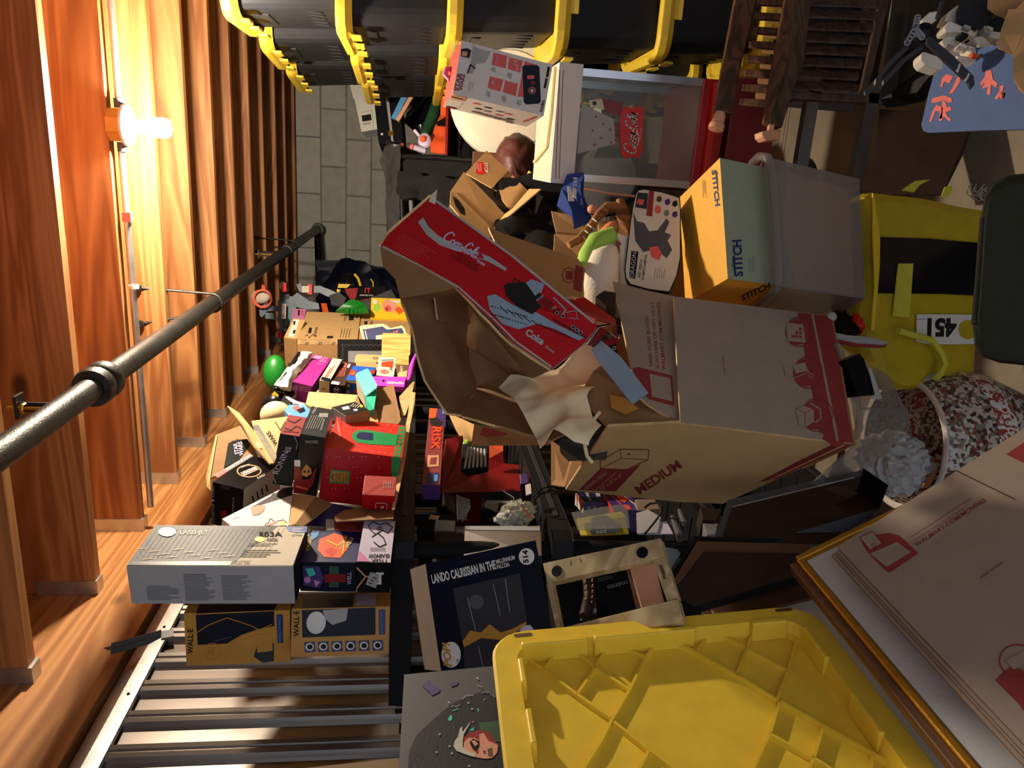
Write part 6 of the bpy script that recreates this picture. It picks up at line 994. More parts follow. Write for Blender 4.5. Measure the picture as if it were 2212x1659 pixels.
t = thing('monster_shoe_toy', P(2180, 190, 1.310), 'black toy head with pink eye and jagged cream teeth at the right edge', 'toy')
MB().ball(P(2182, 192, 1.330), (.04, .038, .03), 'blackg', n=20, k=12).build('head', t); MB().ball(P(2172, 206, 1.298), (.010, .012, .006), 'pinkr', n=12, k=8).build('eye', t); MB().ball(P(2172, 206, 1.293), (.005, .007, .004), 'black', n=10, k=6).build('pupil', t)
MB().sheet([P(2186, 190, 1.295), P(2204, 200, 1.295), P(2200, 214, 1.295), P(2190, 222, 1.295), P(2184, 208, 1.295)], 'quilt', 3, .004, 60, .004).build('teeth', t)
MB().sheet([P(2140, 5, 1.310), P(2230, -20, 1.260), P(2230, 70, 1.260), P(2195, 100, 1.270), P(2178, 40, 1.310), P(2160, 32, 1.310), P(2140, 22, 1.310)], 'card_d', 4, .03, 10, .006).build('crumpled_brown_paper', label='crumpled brown paper in the top right corner', cat='paper')
MB().sheet([P(2182, 28, 1.270), P(2230, 20, 1.240), P(2230, 215, 1.230), P(2205, 190, 1.250), P(2185, 165, 1.250), P(2190, 120, 1.260), P(2154, 104, 1.270), P(2164, 70, 1.270)], 'card', 4, .02, 9, .006).build('taped_cardboard', label='taped tan cardboard piece at the right edge over the brick-built walker', cat='cardboard')

# ================================================================== yellow checkpoint bag, ottoman, jar
t = thing('yellow_race_bag', P(2010, 620, 1.9), 'large shiny yellow and black gear bag with upside down number 451', 'bag')
pl = plane3((1872, 415, 1.84), (2140, 445, 2.0), (1885, 790, 1.80)); n_ = pl[1] if pl[1]@(pl[0]-CO) > 0 else -pl[1]
o = [(1866, 412), (1900, 408), (2000, 420), (2090, 440), (2148, 448), (2142, 600), (2118, 760), (2112, 860), (2040, 835), (1960, 840), (1900, 820), (1872, 730), (1880, 640), (1890, 560), (1884, 500)]
mb = MB(); mb.slab(px(pl, o), .10, 'yel_t'); mb.build('body', t, bevel=.03)
def patch(nm, q, m, th=.004, off=.004): return MB().slab([p-n_*off for p in px(pl, q)], th, m).build(nm, t, bevel=.001)
patch('black_panel', [(1888, 518), (1900, 513), (2000, 516), (2140, 528), (2122, 640), (2040, 636), (1892, 634), (1895, 575)], 'blackg', .004, .006)
patch('webbing_strap', [(1934, 571), (1966, 571), (1958, 688), (1922, 684)], 'yel_strap', .004, .010)
patch('seam_tape', [(1880, 418), (1884, 430), (1896, 520), (1895, 580), (1890, 640), (1884, 715), (1876, 715), (1884, 620), (1880, 500)], 'yellow', .004, .008)
mb = MB(); mb.slab([p-n_*.008 for p in px(pl, [(1976, 680), (2112, 681), (2100, 744), (2004, 745), (1974, 738)])], .003, 'white'); p2 = (pl[0]-n_*.008, pl[1])
mb.text(p2, '451', (2066, 690), (2003, 690), 38, 'ink', 2, .05, up=(-1, 38)); mb.disc(p2, (2090, 712), 20, 'yel_t', 1, ry=21); mb.line(p2, [(1980, 690), (2000, 690)], 1, 'ink', 1); mb.build('number_card', t)
MB().tube([p-n_*.03 for p in px(pl, [(1918, 718), (1950, 728), (1990, 738), (2012, 768), (2018, 790), (2006, 812), (1998, 820)])], .008, 'yel_strap', 8).build('carry_handle', t)
MB().sheet([p-n_*.004 for p in px(pl, [(1990, 822), (2008, 808), (2030, 800), (2024, 814), (2004, 824)])], 'clearp', 2, .01, 30, .002).build('plastic_tag', t)
for i, q in enumerate(([(1945, 412), (1975, 392), (2008, 388), (1986, 400), (1972, 416)], [(2033, 424), (2040, 404), (2056, 402), (2055, 416), (2044, 428)])): MB().sheet([P(x, y, 1.93) for x, y in q], 'yel_strap', 2, .004, 20, .004).build('side_loop', t)
t = thing('olive_ottoman', P(2180, 590, 1.3), 'rounded olive green padded stool at the right edge', 'ottoman')
oo = [(2240, 372), (2180, 378), (2148, 392), (2128, 418), (2119, 465), (2108, 620), (2101, 700), (2105, 746), (2124, 772), (2160, 784), (2240, 792)]; oc_ = np.array([2240., 585.]); k = len(oo); lay = [(.90, 1.262), (.97, 1.268), (1., 1.285), (1., 1.40), (.97, 1.42)]
mb = MB(); vs = [P(*(oc_+(np.array(q)-oc_)*f_), d_) for f_, d_ in lay for q in oo]; mb.add(vs, [[i*k+j, i*k+(j+1) % k, (i+1)*k+(j+1) % k, (i+1)*k+j] for i in range(4) for j in range(k)]+[list(range(k)), [4*k+j for j in range(k)]], 'olive', True); mb.build('cushion', t)
MB().tube([P(2122, 470, 1.27), P(2112, 600, 1.27), P(2103, 700, 1.27)], .004, 'olive', 8).build('piping', t)
# broom straws and bristle on the concrete
mb = MB(); rr = random.Random(9)
for i in range(26):
    x, y = 2100+rr.random()*40, 415+rr.random()*22; a = onZ(x, y, .012); b = onZ(x+rr.uniform(-18, 18), y-rr.uniform(4, 22), .02); mb.tube([a, (a+b)/2+np.array([0, 0, .01]), b], .0012, 'quilt', 5)
mb.build('straw_wisps', label='loose tangle of dry straw on the concrete beside the yellow bag', cat='straw', kind='stuff')
# porcelain jar
def jarmat():
    m, nt, N, Lk, b = _nt('famille'); b.inputs['Roughness'].default_value = .2
    tc = N.new('ShaderNodeTexCoord'); vo = N.new('ShaderNodeTexVoronoi'); vo.inputs['Scale'].default_value = 120; Lk.new(tc.outputs['Object'], vo.inputs[0])
    sp = N.new('ShaderNodeSeparateXYZ'); Lk.new(tc.outputs['Object'], sp.inputs[0])
    rp = N.new('ShaderNodeValToRGB'); rp.color_ramp.interpolation = 'CONSTANT'; e = rp.color_ramp.elements
    e[0].position = 0; e[0].color = lin((196, 190, 180))+(1,); e[1].position = .3; e[1].color = lin((120, 116, 96))+(1,)
    for p, c in ((.45, (70, 44, 44)), (.6, (190, 176, 166)), (.75, (128, 70, 58)), (.9, (70, 80, 84))): q = e.new(p); q.color = lin(c)+(1,)
    Lk.new(vo.outputs['Color'], rp.inputs[0]); nz = N.new('ShaderNodeTexNoise'); nz.inputs['Scale'].default_value = 40; nz.inputs['Distortion'].default_value = 2; Lk.new(tc.outputs['Object'], nz.inputs[0])
    r2 = N.new('ShaderNodeValToRGB'); r2.color_ramp.elements[0].position = .48; r2.color_ramp.elements[1].position = .54; r2.color_ramp.elements[0].color = lin((150, 70, 56))+(1,); r2.color_ramp.elements[1].color = lin((224, 218, 210))+(1,); Lk.new(nz.outputs[0], r2.inputs[0])
    bd = N.new('ShaderNodeValToRGB'); bd.color_ramp.interpolation = 'CONSTANT'; q = bd.color_ramp.elements; q[0].position = 0; q[0].color = (0, 0, 0, 1); q[1].position = .19; q[1].color = (1, 1, 1, 1); z = q.new(.245); z.color = (0, 0, 0, 1)
    Lk.new(sp.outputs[2], bd.inputs[0]); mx = N.new('ShaderNodeMixRGB'); Lk.new(bd.outputs[0], mx.inputs[0]); Lk.new(rp.outputs[0], mx.inputs[1]); Lk.new(r2.outputs[0], mx.inputs[2]); Lk.new(mx.outputs[0], b.inputs['Base Color']); COL['famille'] = m
jarmat()
jc = P(1950, 957, 1.93); jz = jc[2]; t = thing('porcelain_jar', (jc[0], jc[1], 0), 'wide porcelain fishbowl jar with dense coral and brown floral pattern', 'jar')
MB().lathe([(0, .012), (.10, .012), (.108, 0), (.118, .02), (.155, .09), (.185, .17), (.192, .23), (.186, .27), (.172, jz-.012), (.168, jz), (.158, jz), (.156, jz-.015), (.172, .26), (.176, .22), (.165, .13), (.1, .03), (0, .03)], 'famille', (jc[0], jc[1], 0), (0, 0, 1), 48).build('bowl', t, origin=(jc[0], jc[1], 0))
MB().lathe([(.156, jz+.001), (.170, jz+.001), (.172, jz+.006), (.165, jz+.009), (.156, jz+.006)], 'porcelain', (jc[0], jc[1], 0), (0, 0, 1), 48).build('rim', t)
MB().ball(P(1928, 1000, 1.86), (.085, .075, .06), 'greyl', n=44, k=28, amp=.35, fr=12).build('white_plastic_bag', label='crumpled white plastic bag stuffed into the mouth of the porcelain jar', cat='bag')
MB().ball(P(1992, 1010, 1.98), (.03, .05, .03), 'tanface', n=14, k=8, amp=.5, fr=8).build('crumpled_tissue', label='small crumpled tan paper inside the porcelain jar', cat='paper')
MB().slab([P(2150, 870, 1.9), P(2240, 900, 1.86), P(2240, 1000, 1.86), P(2205, 960, 1.88), P(2190, 910, 1.9)], .05, 'bluegrey').build('pale_bin_edge', label='pale curved plastic bin edge right of the porcelain jar', cat='bin')
# clear drawer bin under the moving carton
t = thing('clear_drawer_bin', P(1870, 860, 1.7), 'frosted clear plastic drawer bin under the corner of the moving carton', 'storage bin')
MB().slab([P(1805, 740, 1.66), P(1925, 815, 1.72), P(1962, 900, 1.70), P(1855, 880, 1.64), P(1830, 800, 1.63)], .006, 'frost').build('wall', t)
MB().slab([P(1855, 880, 1.64), P(1962, 880, 1.70), P(1965, 930, 1.69), P(1880, 1010, 1.62), P(1760, 1040, 1.60), P(1850, 960, 1.60)], .006, 'frost').build('wall', t)
MB().tube([P(1806, 745, 1.655), P(1826, 790, 1.63), P(1850, 870, 1.62), P(1856, 925, 1.62), P(1845, 945, 1.62)], .009, 'frost', 10).build('rim', t)
MB().slab([P(1826, 778, 1.60), P(1857, 764, 1.62), P(1866, 775, 1.62), P(1893, 853, 1.62), P(1853, 856, 1.60)], .03, 'blackg').build('black_bottle', label='black box-shaped bottle resting in the frosted drawer bin', cat='bottle')
MB().slab([P(1876, 794, 1.615), P(1882, 796, 1.615), P(1906, 862, 1.615), P(1884, 862, 1.612), P(1890, 852, 1.612)], .002, 'greyl').build('paper_label', label='narrow white paper label beside the black bottle', cat='label')
mb = MB(); mb.slab([P(1790, 716, 1.70), P(1830, 724, 1.72), P(1880, 728, 1.74), P(1915, 738, 1.75), P(1919, 743, 1.75), P(1910, 748, 1.75), P(1850, 744, 1.72), P(1792, 731, 1.70)], .02, 'greyl'); mb.slab([P(1792, 729, 1.695), P(1850, 742, 1.715), P(1905, 746, 1.745), P(1919, 744, 1.745), P(1912, 750, 1.745), P(1850, 748, 1.715), P(1792, 735, 1.695)], .008, 'redp'); mb.build('ping_pong_paddle', label='wooden paddle with grey and red faces beside the yellow gear bag', cat='paddle')
MB().ball(P(1796, 684, 1.72), .012, 'greyl', n=14, k=8).build('clear_ball_stopper', label='small clear ball knob at the corner of the moving carton', cat='knob')
MB().ball(P(1860, 705, 1.85), (.03, .035, .03), 'redb', n=14, k=8, amp=.5).build('red_crumpled_bag', label='bit of red crumpled bag between the clear bin and the yellow gear bag', cat='bag')
MB().sheet([P(1795, 690, 1.86), P(1880, 640, 1.95), P(1885, 720, 1.9), P(1830, 735, 1.84), P(1795, 730, 1.8)], 'blackm', 4, .04, 10, .02).build('dark_cloth_heap', label='dark cloth heap under the frosted bin beside the yellow gear bag', cat='cloth')

# ================================================================== leaning frames, canvases and flattened boxes on the left
YV = unit(RW@np.array([-166, 566.5, -1620])); UV = unit(RW@np.array([20294, 1313, -1620])); 
def lean(nm, q, th, m, side=None, root=None, **k): return MB().slab(q, th, m, side).build(nm, root, **k)
# big yellow tote lid, inside face toward the camera
t = thing('yellow_tote_lid', P(1400, 1500, 1.1), 'large yellow tote lid leaning upright in the foreground, its ribbed inside facing out', 'lid')
NV = unit(np.cross(UV, YV)); NV = NV if NV@(P(1400, 1500, 1)-CO) < 0 else -NV
C0 = P(1058, 1366, 1.155); LU, LV = .512, .755
def lw(u, v, w=0.): return C0+UV*u-YV*v+NV*w
def rr_(u0, v0, u1, v1, r, n=7):
    o = []
    for cu, cv, a0 in ((u1-r, v0+r, -90), (u1-r, v1-r, 0), (u0+r, v1-r, 90), (u0+r, v0+r, 180)):
        for i in range(n): a = math.radians(a0+90*i/(n-1)); o.append((cu+r*math.cos(a), cv+r*math.sin(a)))
    return o
def ringm(mb, ra, wa, rb, wb, m):
    n = len(ra); return mb.add([lw(u, v, wa) for u, v in ra]+[lw(u, v, wb) for u, v in rb], [[i, (i+1) % n, n+(i+1) % n, n+i] for i in range(n)], m)
mb = MB(); RO = rr_(0, 0, LU, LV, .055); RI0 = rr_(.004, .004, LU-.004, LV-.004, .052); RI = rr_(.036, .032, LU-.036, LV-.032, .035); RF = rr_(.040, .036, LU-.040, LV-.036, .032)
ringm(mb, RO, -.016, RO, -.003, 'yel_p'); ringm(mb, RO, -.003, RI0, 0, 'yel_p'); ringm(mb, RI0, 0, RI, 0, 'yel_p'); ringm(mb, RI, 0, RF, -.028, 'yel_p'); mb.add([lw(u, v, -.028) for u, v in RF], [list(range(len(RF)))], 'yel_p'); mb.add([lw(u, v, -.032) for u, v in RF], [list(range(len(RF)))[::-1]], 'yel_p'); ringm(mb, RF, -.032, RO, -.016, 'yel_p')
mb.build('panel', t)
for (x, y) in ((1130, 1372), (1421, 1345), (1693, 1318)):
    p = onPl(x, y, lw(0, 0), NV); q = p-C0; u, v = q@UV, -(q@YV)
    mb = MB(); mb.add([lw(a, b, .0008) for a, b in rr_(u-.014, v-.0035, u+.014, v+.0035, .0034, 4)], [list(range(16))], 'brown'); mb.build('slot', t)
def cz(x, y): return (1050+x/1.9036, 1250+y/1.9036)
def onfl(x, y): q = onPl(x, y, lw(0, 0, -.028), NV)-C0; return q@UV, -(q@YV)
ribs = [[(165, 340), (240, 392), (375, 492), (510, 585)], [(240, 392), (292, 305)], [(352, 300), (448, 380), (590, 472)], [(375, 492), (448, 380), (500, 295)], [(515, 600), (590, 472), (655, 340), (705, 270)], [(555, 290), (655, 340)], [(755, 268), (865, 318), (908, 250)], [(865, 318), (1030, 412), (1195, 515)], [(965, 245), (1072, 302), (1095, 235)], [(1030, 412), (1072, 302), (1240, 395)], [(1195, 515), (1240, 395), (1290, 215)], [(1165, 205), (1285, 268)], [(515, 600), (470, 690), (412, 779), (330, 960)], [(525, 605), (670, 720), (830, 840), (1100, 1060)], [(1205, 525), (1165, 655), (1100, 790), (1010, 1000)], [(1210, 520), (1400, 630), (1640, 765), (1800, 860)], [(1165, 655), (1345, 755), (1560, 890)], [(1385, 625), (1345, 755), (1280, 900)], [(670, 720), (640, 779), (580, 880)], [(1590, 745), (1560, 890)], [(830, 840), (1000, 1000), (1170, 1170)]]
for r in ribs:
    pts = [onfl(*cz(*q)) for q in r]; mb = MB()
    for (a, b) in zip(pts[:-1], pts[1:]):
        a_, b_ = lw(a[0], a[1], -.024), lw(b[0], b[1], -.024); mb.bar(a_, b_, .004, .008, 'yel_p', up=NV)
    mb.build('rib', t)
tabs = [(.045, .034, .10, 0), (.155, .034, .155, 0), (.40, .034, .055, 0), (.036, .07, .05, 1), (.036, .17, .06, 1), (.036, .32, .06, 1), (.036, .5, .06, 1), (LU-.042, .06, .07, 1), (LU-.042, .20, .07, 1), (LU-.042, .32, .08, 1), (LU-.042, .44, .09, 1)]
for u, v, L_, o_ in tabs:
    a, b = ((u, v), (u+L_, v+.010)) if not o_ else ((u, v), (u+.008, v+L_)); mb = MB(); c8 = [lw(x, y, z) for x in (a[0], b[0]) for y in (a[1], b[1]) for z in (-.028, .006)]; mb.hexa(c8, 'yel_p'); mb.build('tab', t, bevel=.002)
# canvas portrait on dark ground
A = onX(873, 1457, C0[0]-.05); mb = MB(); ux = UV; S = .42
Q = [A, A+ux*.22, A+ux*.22-YV*.5, A-YV*.5]; mb.slab(Q, .02, 'greyd', 'canvasw'); pl = (A, unit(np.cross(Q[1]-Q[0], Q[3]-Q[0])))
cv = lambda x, y: (860+x/7.577, 1440+y/7.577)
def dp(q, m, lv=1): mb.dec(pl, [cv(*p) for p in q], m, lv)
dp([(300, 1130), (600, 850), (900, 600), (1400, 400), (1700, 560), (2100, 900), (2100, 1900), (150, 1900), (180, 1400)], 'charcoal', 1)
dp([(395, 320), (520, 235), (570, 320), (690, 370), (680, 420), (560, 480), (480, 400)], 'purpled', 2); dp([(850, 310), (940, 250), (1000, 255), (960, 310), (880, 340)], 'purpled', 2)
for q in ([(880, 740), (960, 700), (1020, 700), (900, 745)], [(810, 870), (860, 800), (890, 830), (880, 890), (840, 905)], [(1290, 690), (1310, 690), (1330, 730), (1315, 760)], [(1180, 1040), (1250, 1000), (1240, 1060), (1170, 1070)]): dp(q, 'teal', 3)
dp([(1310, 930), (1640, 900), (1690, 1250), (1600, 1240), (1520, 1130), (1450, 1080), (1350, 1060)], 'greend', 3); dp([(1070, 1180), (1170, 1090), (1320, 1050), (1500, 1090), (1600, 1250), (1640, 1300), (1400, 1350), (1200, 1400), (1080, 1380)], 'redp', 3)
dp([(1070, 1380), (1080, 1250), (1150, 1180), (1260, 1180), (1330, 1230), (1330, 1120), (1400, 1100), (1480, 1230), (1640, 1300), (1620, 1430), (1540, 1510), (1430, 1525), (1280, 1500), (1160, 1480)], 'flesh', 4)
dp([(905, 1320), (930, 1230), (980, 1170), (1010, 1040), (1050, 990), (1055, 1090), (1130, 990), (1190, 910), (1160, 980), (1080, 1120), (1060, 1220), (1060, 1340), (1160, 1410), (1280, 1450), (1250, 1500), (1090, 1450), (960, 1400)], 'quilt', 5)
dp([(1170, 1260), (1230, 1200), (1330, 1240), (1330, 1320), (1290, 1400), (1240, 1390), (1200, 1330)], 'ink', 6); dp([(1200, 1240), (1260, 1230), (1310, 1290), (1260, 1330)], 'flesh', 7); dp([(1460, 1370), (1540, 1345), (1545, 1480), (1480, 1490)], 'brown', 6); dp([(1270, 1410), (1320, 1395), (1310, 1435), (1275, 1430)], 'redp', 6); dp([(1385, 1400), (1430, 1390), (1430, 1440), (1395, 1435)], 'redp', 6)
for x, y in ((680, 1122), (840, 1320), (628, 1420), (880, 1440), (1165, 1645), (1225, 925), (1150, 612), (1210, 710), (830, 600), (1300, 205)): dp([(x-18, y-10), (x+18, y-14), (x+12, y+12), (x-14, y+10)], 'quilt' if x != 1225 else 'pinkr', 5)
for q in ([(870, 680), (900, 650), (945, 675), (1010, 640)], [(1050, 550), (1120, 480), (1230, 490)], [(1360, 450), (1420, 430), (1480, 440)], [(1400, 580), (1410, 550), (1440, 540)], [(1290, 310), (1340, 340), (1380, 345)], [(1540, 480), (1580, 520)]): mb.line(pl, [cv(*p) for p in q], 1.2, 'greyl', 5)
mb.build('canvas_painting', label='grey canvas print with a colourful painted face, leaning left of the yellow lid', cat='painting')
q = [P(630, 1662, .98), P(862, 1637, 1.0), P(862, 1690, .98), P(630, 1690, .98)]; MB().slab(q, .03, 'card_l').build('pale_wood_strip', label='pale wooden strip along the bottom edge below the metal wall', cat='wood')
# large window-box figure carton
F4 = [P(919, 1218, 1.36), P(1157, 1167, 1.27), None, P(953, 1450, 1.33)]; pl_ = plane3(F4[0], F4[1], F4[3]); F4[2] = onPl(1207, 1442, *pl_)
b = Bx('lando', {'*': 'navy', 'L': 'greyl'}); N_ = b.face('N')
bk = P(886, 1230, 1.46)-F4[0]
mb = MB(); mb.hexa([F4[3]+bk, F4[3], F4[0]+bk, F4[0], F4[2]+bk, F4[2], F4[1]+bk, F4[1]], {'*': 'navy', 'L': 'card_grey', 'T': 'card_l'}); pl = plane3(F4[0], F4[1], F4[3])
mb.text(pl, 'LANDO CALRISSIAN IN THE', (935, 1260), (1073, 1228), 19, 'white', 1, .03); mb.text(pl, 'MILLENNIUM', (1073, 1218), (1113, 1208), 9, 'white', 1, .02); mb.text(pl, 'FALCON', (1075, 1229), (1101, 1223), 9, 'white', 1, .02)
mb.disc(pl, (1138, 1202), 17, 'white', 1, ry=18); mb.text(pl, '514', (1142, 1216), (1140, 1188), 12, 'ink', 2, .04, up=(-11, 1))
mb.disc(pl, (975, 1414), 21, 'white', 1, ry=28); mb.dec(pl, [(985, 1424), (996, 1422), (988, 1434)], 'white', 1); mb.text(pl, 'POP!', (976, 1440), (972, 1390), 18, 'mustard', 2, .04, up=(-17, -3))
mb.dec(pl, [(979, 1271), (1123, 1238), (1146, 1390), (1100, 1441), (1004, 1444), (1002, 1400)], 'charcoal', 1)
mb.dec(pl, [(1000, 1385), (1016, 1362), (1040, 1366), (1058, 1348), (1082, 1366), (1108, 1358), (1138, 1342), (1136, 1350), (1108, 1370), (1080, 1382), (1040, 1378), (1003, 1398)], 'mustard', 2)
for (a, c) in (((1010, 1290), (1028, 1360)), ((1066, 1262), (1082, 1330)), ((1092, 1250), (1102, 1320)), ((1034, 1396), (1044, 1440))): mb.line(pl, [a, c], 1.1, 'greyl', 3)
mb.disc(pl, (1030, 1300), 16, 'greyd', 2); mb.dec(pl, [(1122, 1362), (1134, 1350), (1146, 1350), (1156, 1362), (1140, 1366)], 'lilac', 2)
bx_ = mb.build('large_figure_box', label='big dark blue figure box with a large plastic window and white capitals', cat='box', bevel=.002)
# bare wooden stretcher frame with felt dots
wood('pine', (206, 184, 140), (170, 146, 102), 'X', 1.5, .6, False)
pl = plane3((1175, 1217, 1.30), (1428, 1163, 1.22), (1210, 1365, 1.22)); nn = pl[1] if pl[1]@(pl[0]-CO) > 0 else -pl[1]
t = thing('canvas_stretcher', P(1320, 1260, 1.25), 'bare pale wooden frame with two dark round felt pads', 'frame')
MB().slab(px(pl, [(1172, 1217), (1426, 1162), (1436, 1202), (1182, 1259)]), .02, 'pine').build('rail', t, bevel=.001)
MB().slab([p+nn*.002 for p in px(pl, [(1408, 1208), (1436, 1202), (1464, 1290), (1441, 1302)])], .018, 'pine').build('rail', t, bevel=.001); MB().slab([p+nn*.002 for p in px(pl, [(1179, 1260), (1190, 1257), (1210, 1358), (1200, 1360)])], .018, 'pine').build('rail', t, bevel=.001)
MB().slab([p-nn*.001 for p in px(pl, [(1190, 1362), (1464, 1294), (1474, 1330), (1470, 1345), (1260, 1380)])], .02, 'pine').build('rail', t, bevel=.001)
for c in ((1203.5, 1234), (1388, 1194)):
    mb = MB(); p = onPl(*c, *pl); mb.lathe([(0, 0), (.0095, 0), (.0095, .002), (0, .002)], 'navy', p, -nn, 24); mb.build('felt_pad', t)
for x, y in ((1230, 1212), (1251, 1207), (1347, 1186)): MB().slab([p-nn*.0012 for p in px(pl, [(x, y-3), (x+1.4, y-3), (x+1.4, y+5), (x, y+5)])], .001, 'greyl').build('staple', t)
MB().slab([p-nn*.0012 for p in px(pl, [(1425, 1221), (1429, 1221), (1436, 1234), (1438, 1251), (1434, 1252)])], .001, 'brown').build('notch', t)
MB().sheet([P(1355, 1212, 1.30), P(1408, 1204, 1.32), P(1438, 1300, 1.28), P(1386, 1316, 1.26)], 'tanface', 3, .01, 8, .004).build('curved_wood_panel', label='curved pale wooden panel seen through the bare wooden frame', cat='wood')
MB().slab([P(1350, 1216, 1.31), P(1360, 1214, 1.31), P(1390, 1312, 1.27), P(1374, 1315, 1.28)], .03, 'brown').build('brown_wood_edge', label='brown wood edge beside the curved pale panel', cat='wood')
t = thing('black_leather_case', P(1240, 1300, 1.4), 'black leather case edged with cream whip stitching behind the bare wooden frame', 'case')
MB().slab([P(1185, 1225, 1.42), P(1262, 1218, 1.44), P(1286, 1260, 1.42), P(1288, 1300, 1.40), P(1262, 1352, 1.36), P(1200, 1366, 1.36)], .05, 'blackm').build('body', t, bevel=.01)
MB().tube([P(1262, 1222, 1.40), P(1272, 1250, 1.39), P(1274, 1290, 1.38), P(1264, 1332, 1.35)], .012, 'brownd', 10).build('strap', t)
for i in range(9):
    a = i/8.; x = 1256+10*math.sin(a*3.1); y = 1226+i*13.5; MB().slab([P(x-3, y-1, 1.365), P(x+3, y-3, 1.365), P(x+2, y+6, 1.365), P(x-3, y+7, 1.365)], .002, 'card_l').build('stitch', t)
for i in range(9):
    a = i/8.; x = 1279+4*math.sin(a*3.1)-a*8; y = 1240+i*12; MB().slab([P(x-1.5, y, 1.36), P(x+1.5, y-2, 1.36), P(x+1, y+4, 1.36), P(x-1.5, y+5, 1.36)], .002, 'card_l').build('stitch', t)
mb = MB(); pl = plane3((1286, 1220, 1.43), (1365, 1215, 1.42), (1300, 1340, 1.36)); mb.slab(px(pl, [(1284, 1225), (1362, 1208), (1380, 1320), (1290, 1345)]), .05, 'blackg'); mb.text(pl, 'ments', (1354, 1254), (1311, 1266), 9, 'greyd', 1, .02); mb.rows(pl, (1290, 1250), (1330, 1242), (0, 3), 3, 'greyd', .8, 1); mb.build('black_box', label='black box with faint upside down grey letters behind the bare wooden frame', cat='box')
MB().slab([P(1330, 1225, 1.425), P(1350, 1222, 1.42), P(1351, 1230, 1.42), P(1334, 1233, 1.42)], .004, 'mustard').build('tan_label', label='tiny tan label at the top of the black box behind the wooden frame', cat='label')
# dark framed pictures
t = thing('dark_picture_frame', P(1720, 1110, 1.5), 'dark framed picture with thin silver inner line, lying below the moving carton', 'picture frame')
pl = plane3((1572, 1080, 1.50), (1864, 1015, 1.62), (1545, 1170, 1.40)); MB().slab(px(pl, [(1572, 1080), (1864, 1015), (1874, 1035), (1880, 1090), (1800, 1180), (1540, 1180)]), .02, 'greyd').build('frame', t)
mb = MB(); n1 = pl[1] if pl[1]@(pl[0]-CO) > 0 else -pl[1]; q = [p-n1*.003 for p in px(pl, [(1583, 1094), (1862, 1030), (1868, 1088), (1795, 1176), (1556, 1176)])]; mb.slab(q, .004, 'brownd'); mb.line((pl[0]-n1*.003, pl[1]), [(1583, 1095), (1845, 1032)], 2.5, 'greyl', 1); mb.build('picture', t)
t = thing('orange_edged_board', P(1600, 1230, 1.35), 'dark picture back with an orange wooden edge, between the wooden frame and the gold frame', 'picture frame')
pl = plane3((1503, 1176, 1.36), (1745, 1180, 1.42), (1455, 1260, 1.28)); n2 = pl[1] if pl[1]@(pl[0]-CO) > 0 else -pl[1]
MB().slab(px(pl, [(1503, 1174), (1745, 1180), (1740, 1240), (1700, 1250), (1500, 1310), (1448, 1280)]), .03, 'brownd', 'blackm').build('backing', t)
for q in ([(1503, 1175), (1745, 1181), (1745, 1195), (1520, 1192)], [(1503, 1175), (1520, 1192), (1466, 1262), (1452, 1258)]): MB().slab([p-n2*.008 for p in px(pl, q)], .01, 'brown').build('edge_strip', t)
MB().slab([P(1500, 1160, 1.36), P(1503, 1175, 1.355), P(1452, 1258, 1.30), P(1444, 1250, 1.31)], .03, 'blackm').build('side', t); MB().slab([P(1497, 1158, 1.37), P(1745, 1166, 1.43), P(1745, 1182, 1.425), P(1503, 1175, 1.36)], .02, 'black').build('side', t)
MB().sheet([P(1435, 1182, 1.40), P(1462, 1185, 1.40), P(1470, 1200, 1.38), P(1450, 1232, 1.36), P(1440, 1240, 1.36), P(1432, 1205, 1.38)], 'bluegrey', 3, .012, 20, .003).build('blue_tissue', label='crumpled pale blue tissue beside the wooden frame corner', cat='paper')
# canvas back, gold frame, flattened moving boxes; all lean with their long sides along the aisle
t = thing('stretched_canvas', P(1600, 1290, 1.2), 'back of a stretched canvas with wooden bars, behind the yellow lid', 'canvas')
A = onX(1504, 1298, C0[0]-.05); Bq = onX(1727, 1242, C0[0]-.03); U2 = Bq-A
MB().slab([A, Bq, Bq-YV*.6, A-YV*.6], .006, 'canvasw').build('canvas', t)
MB().slab([A, Bq, Bq-YV*.006, A-YV*.006], .012, 'brown').build('edge', t); MB().slab([A+U2*.08-YV*.03+NV*.006, Bq-YV*.03+NV*.006, Bq-YV*.075+NV*.006, A+U2*.10-YV*.075+NV*.006], .008, 'brown').build('stretcher_bar', t)
MB().slab([A+NV*.004, A+U2*.05+NV*.004, A+U2*.05-YV*.35+NV*.004, A-YV*.35+NV*.004], .01, 'brown').build('stretcher_bar', t)
t = thing('gold_picture_frame', P(1800, 1300, 1.15), 'gold-edged picture frame with plain white board, between the yellow lid and flattened boxes', 'picture frame')
A = P(1722, 1211, 1.18); Bq = P(1815, 1166, 1.19); U2 = unit(Bq-A); V2 = -YV; N2 = unit(np.cross(U2, V2)); N2 = N2 if N2@(A-CO) < 0 else -N2
MB().slab([A+U2*.012+V2*.01, A+U2*.30+V2*.01, A+U2*.30+V2*.7, A+U2*.012+V2*.7], .004, 'canvasw').build('board', t)
MB().bar(A+U2*.004-N2*.002, A+U2*.004+V2*.7-N2*.002, .012, .012, 'gold', up=N2).build('long_edge', t, bevel=.003); MB().bar(A, A+U2*.30, .010, .012, 'gold', up=N2).build('short_edge', t, bevel=.003)
wood('framewood', (150, 104, 66), (92, 58, 34), 'Y', 1.5, .5, False)
MB().bar(A-U2*.008-N2*.010, A-U2*.008+V2*.7-N2*.010, .012, .02, 'framewood', up=N2).build('wooden_side', t, bevel=.002)
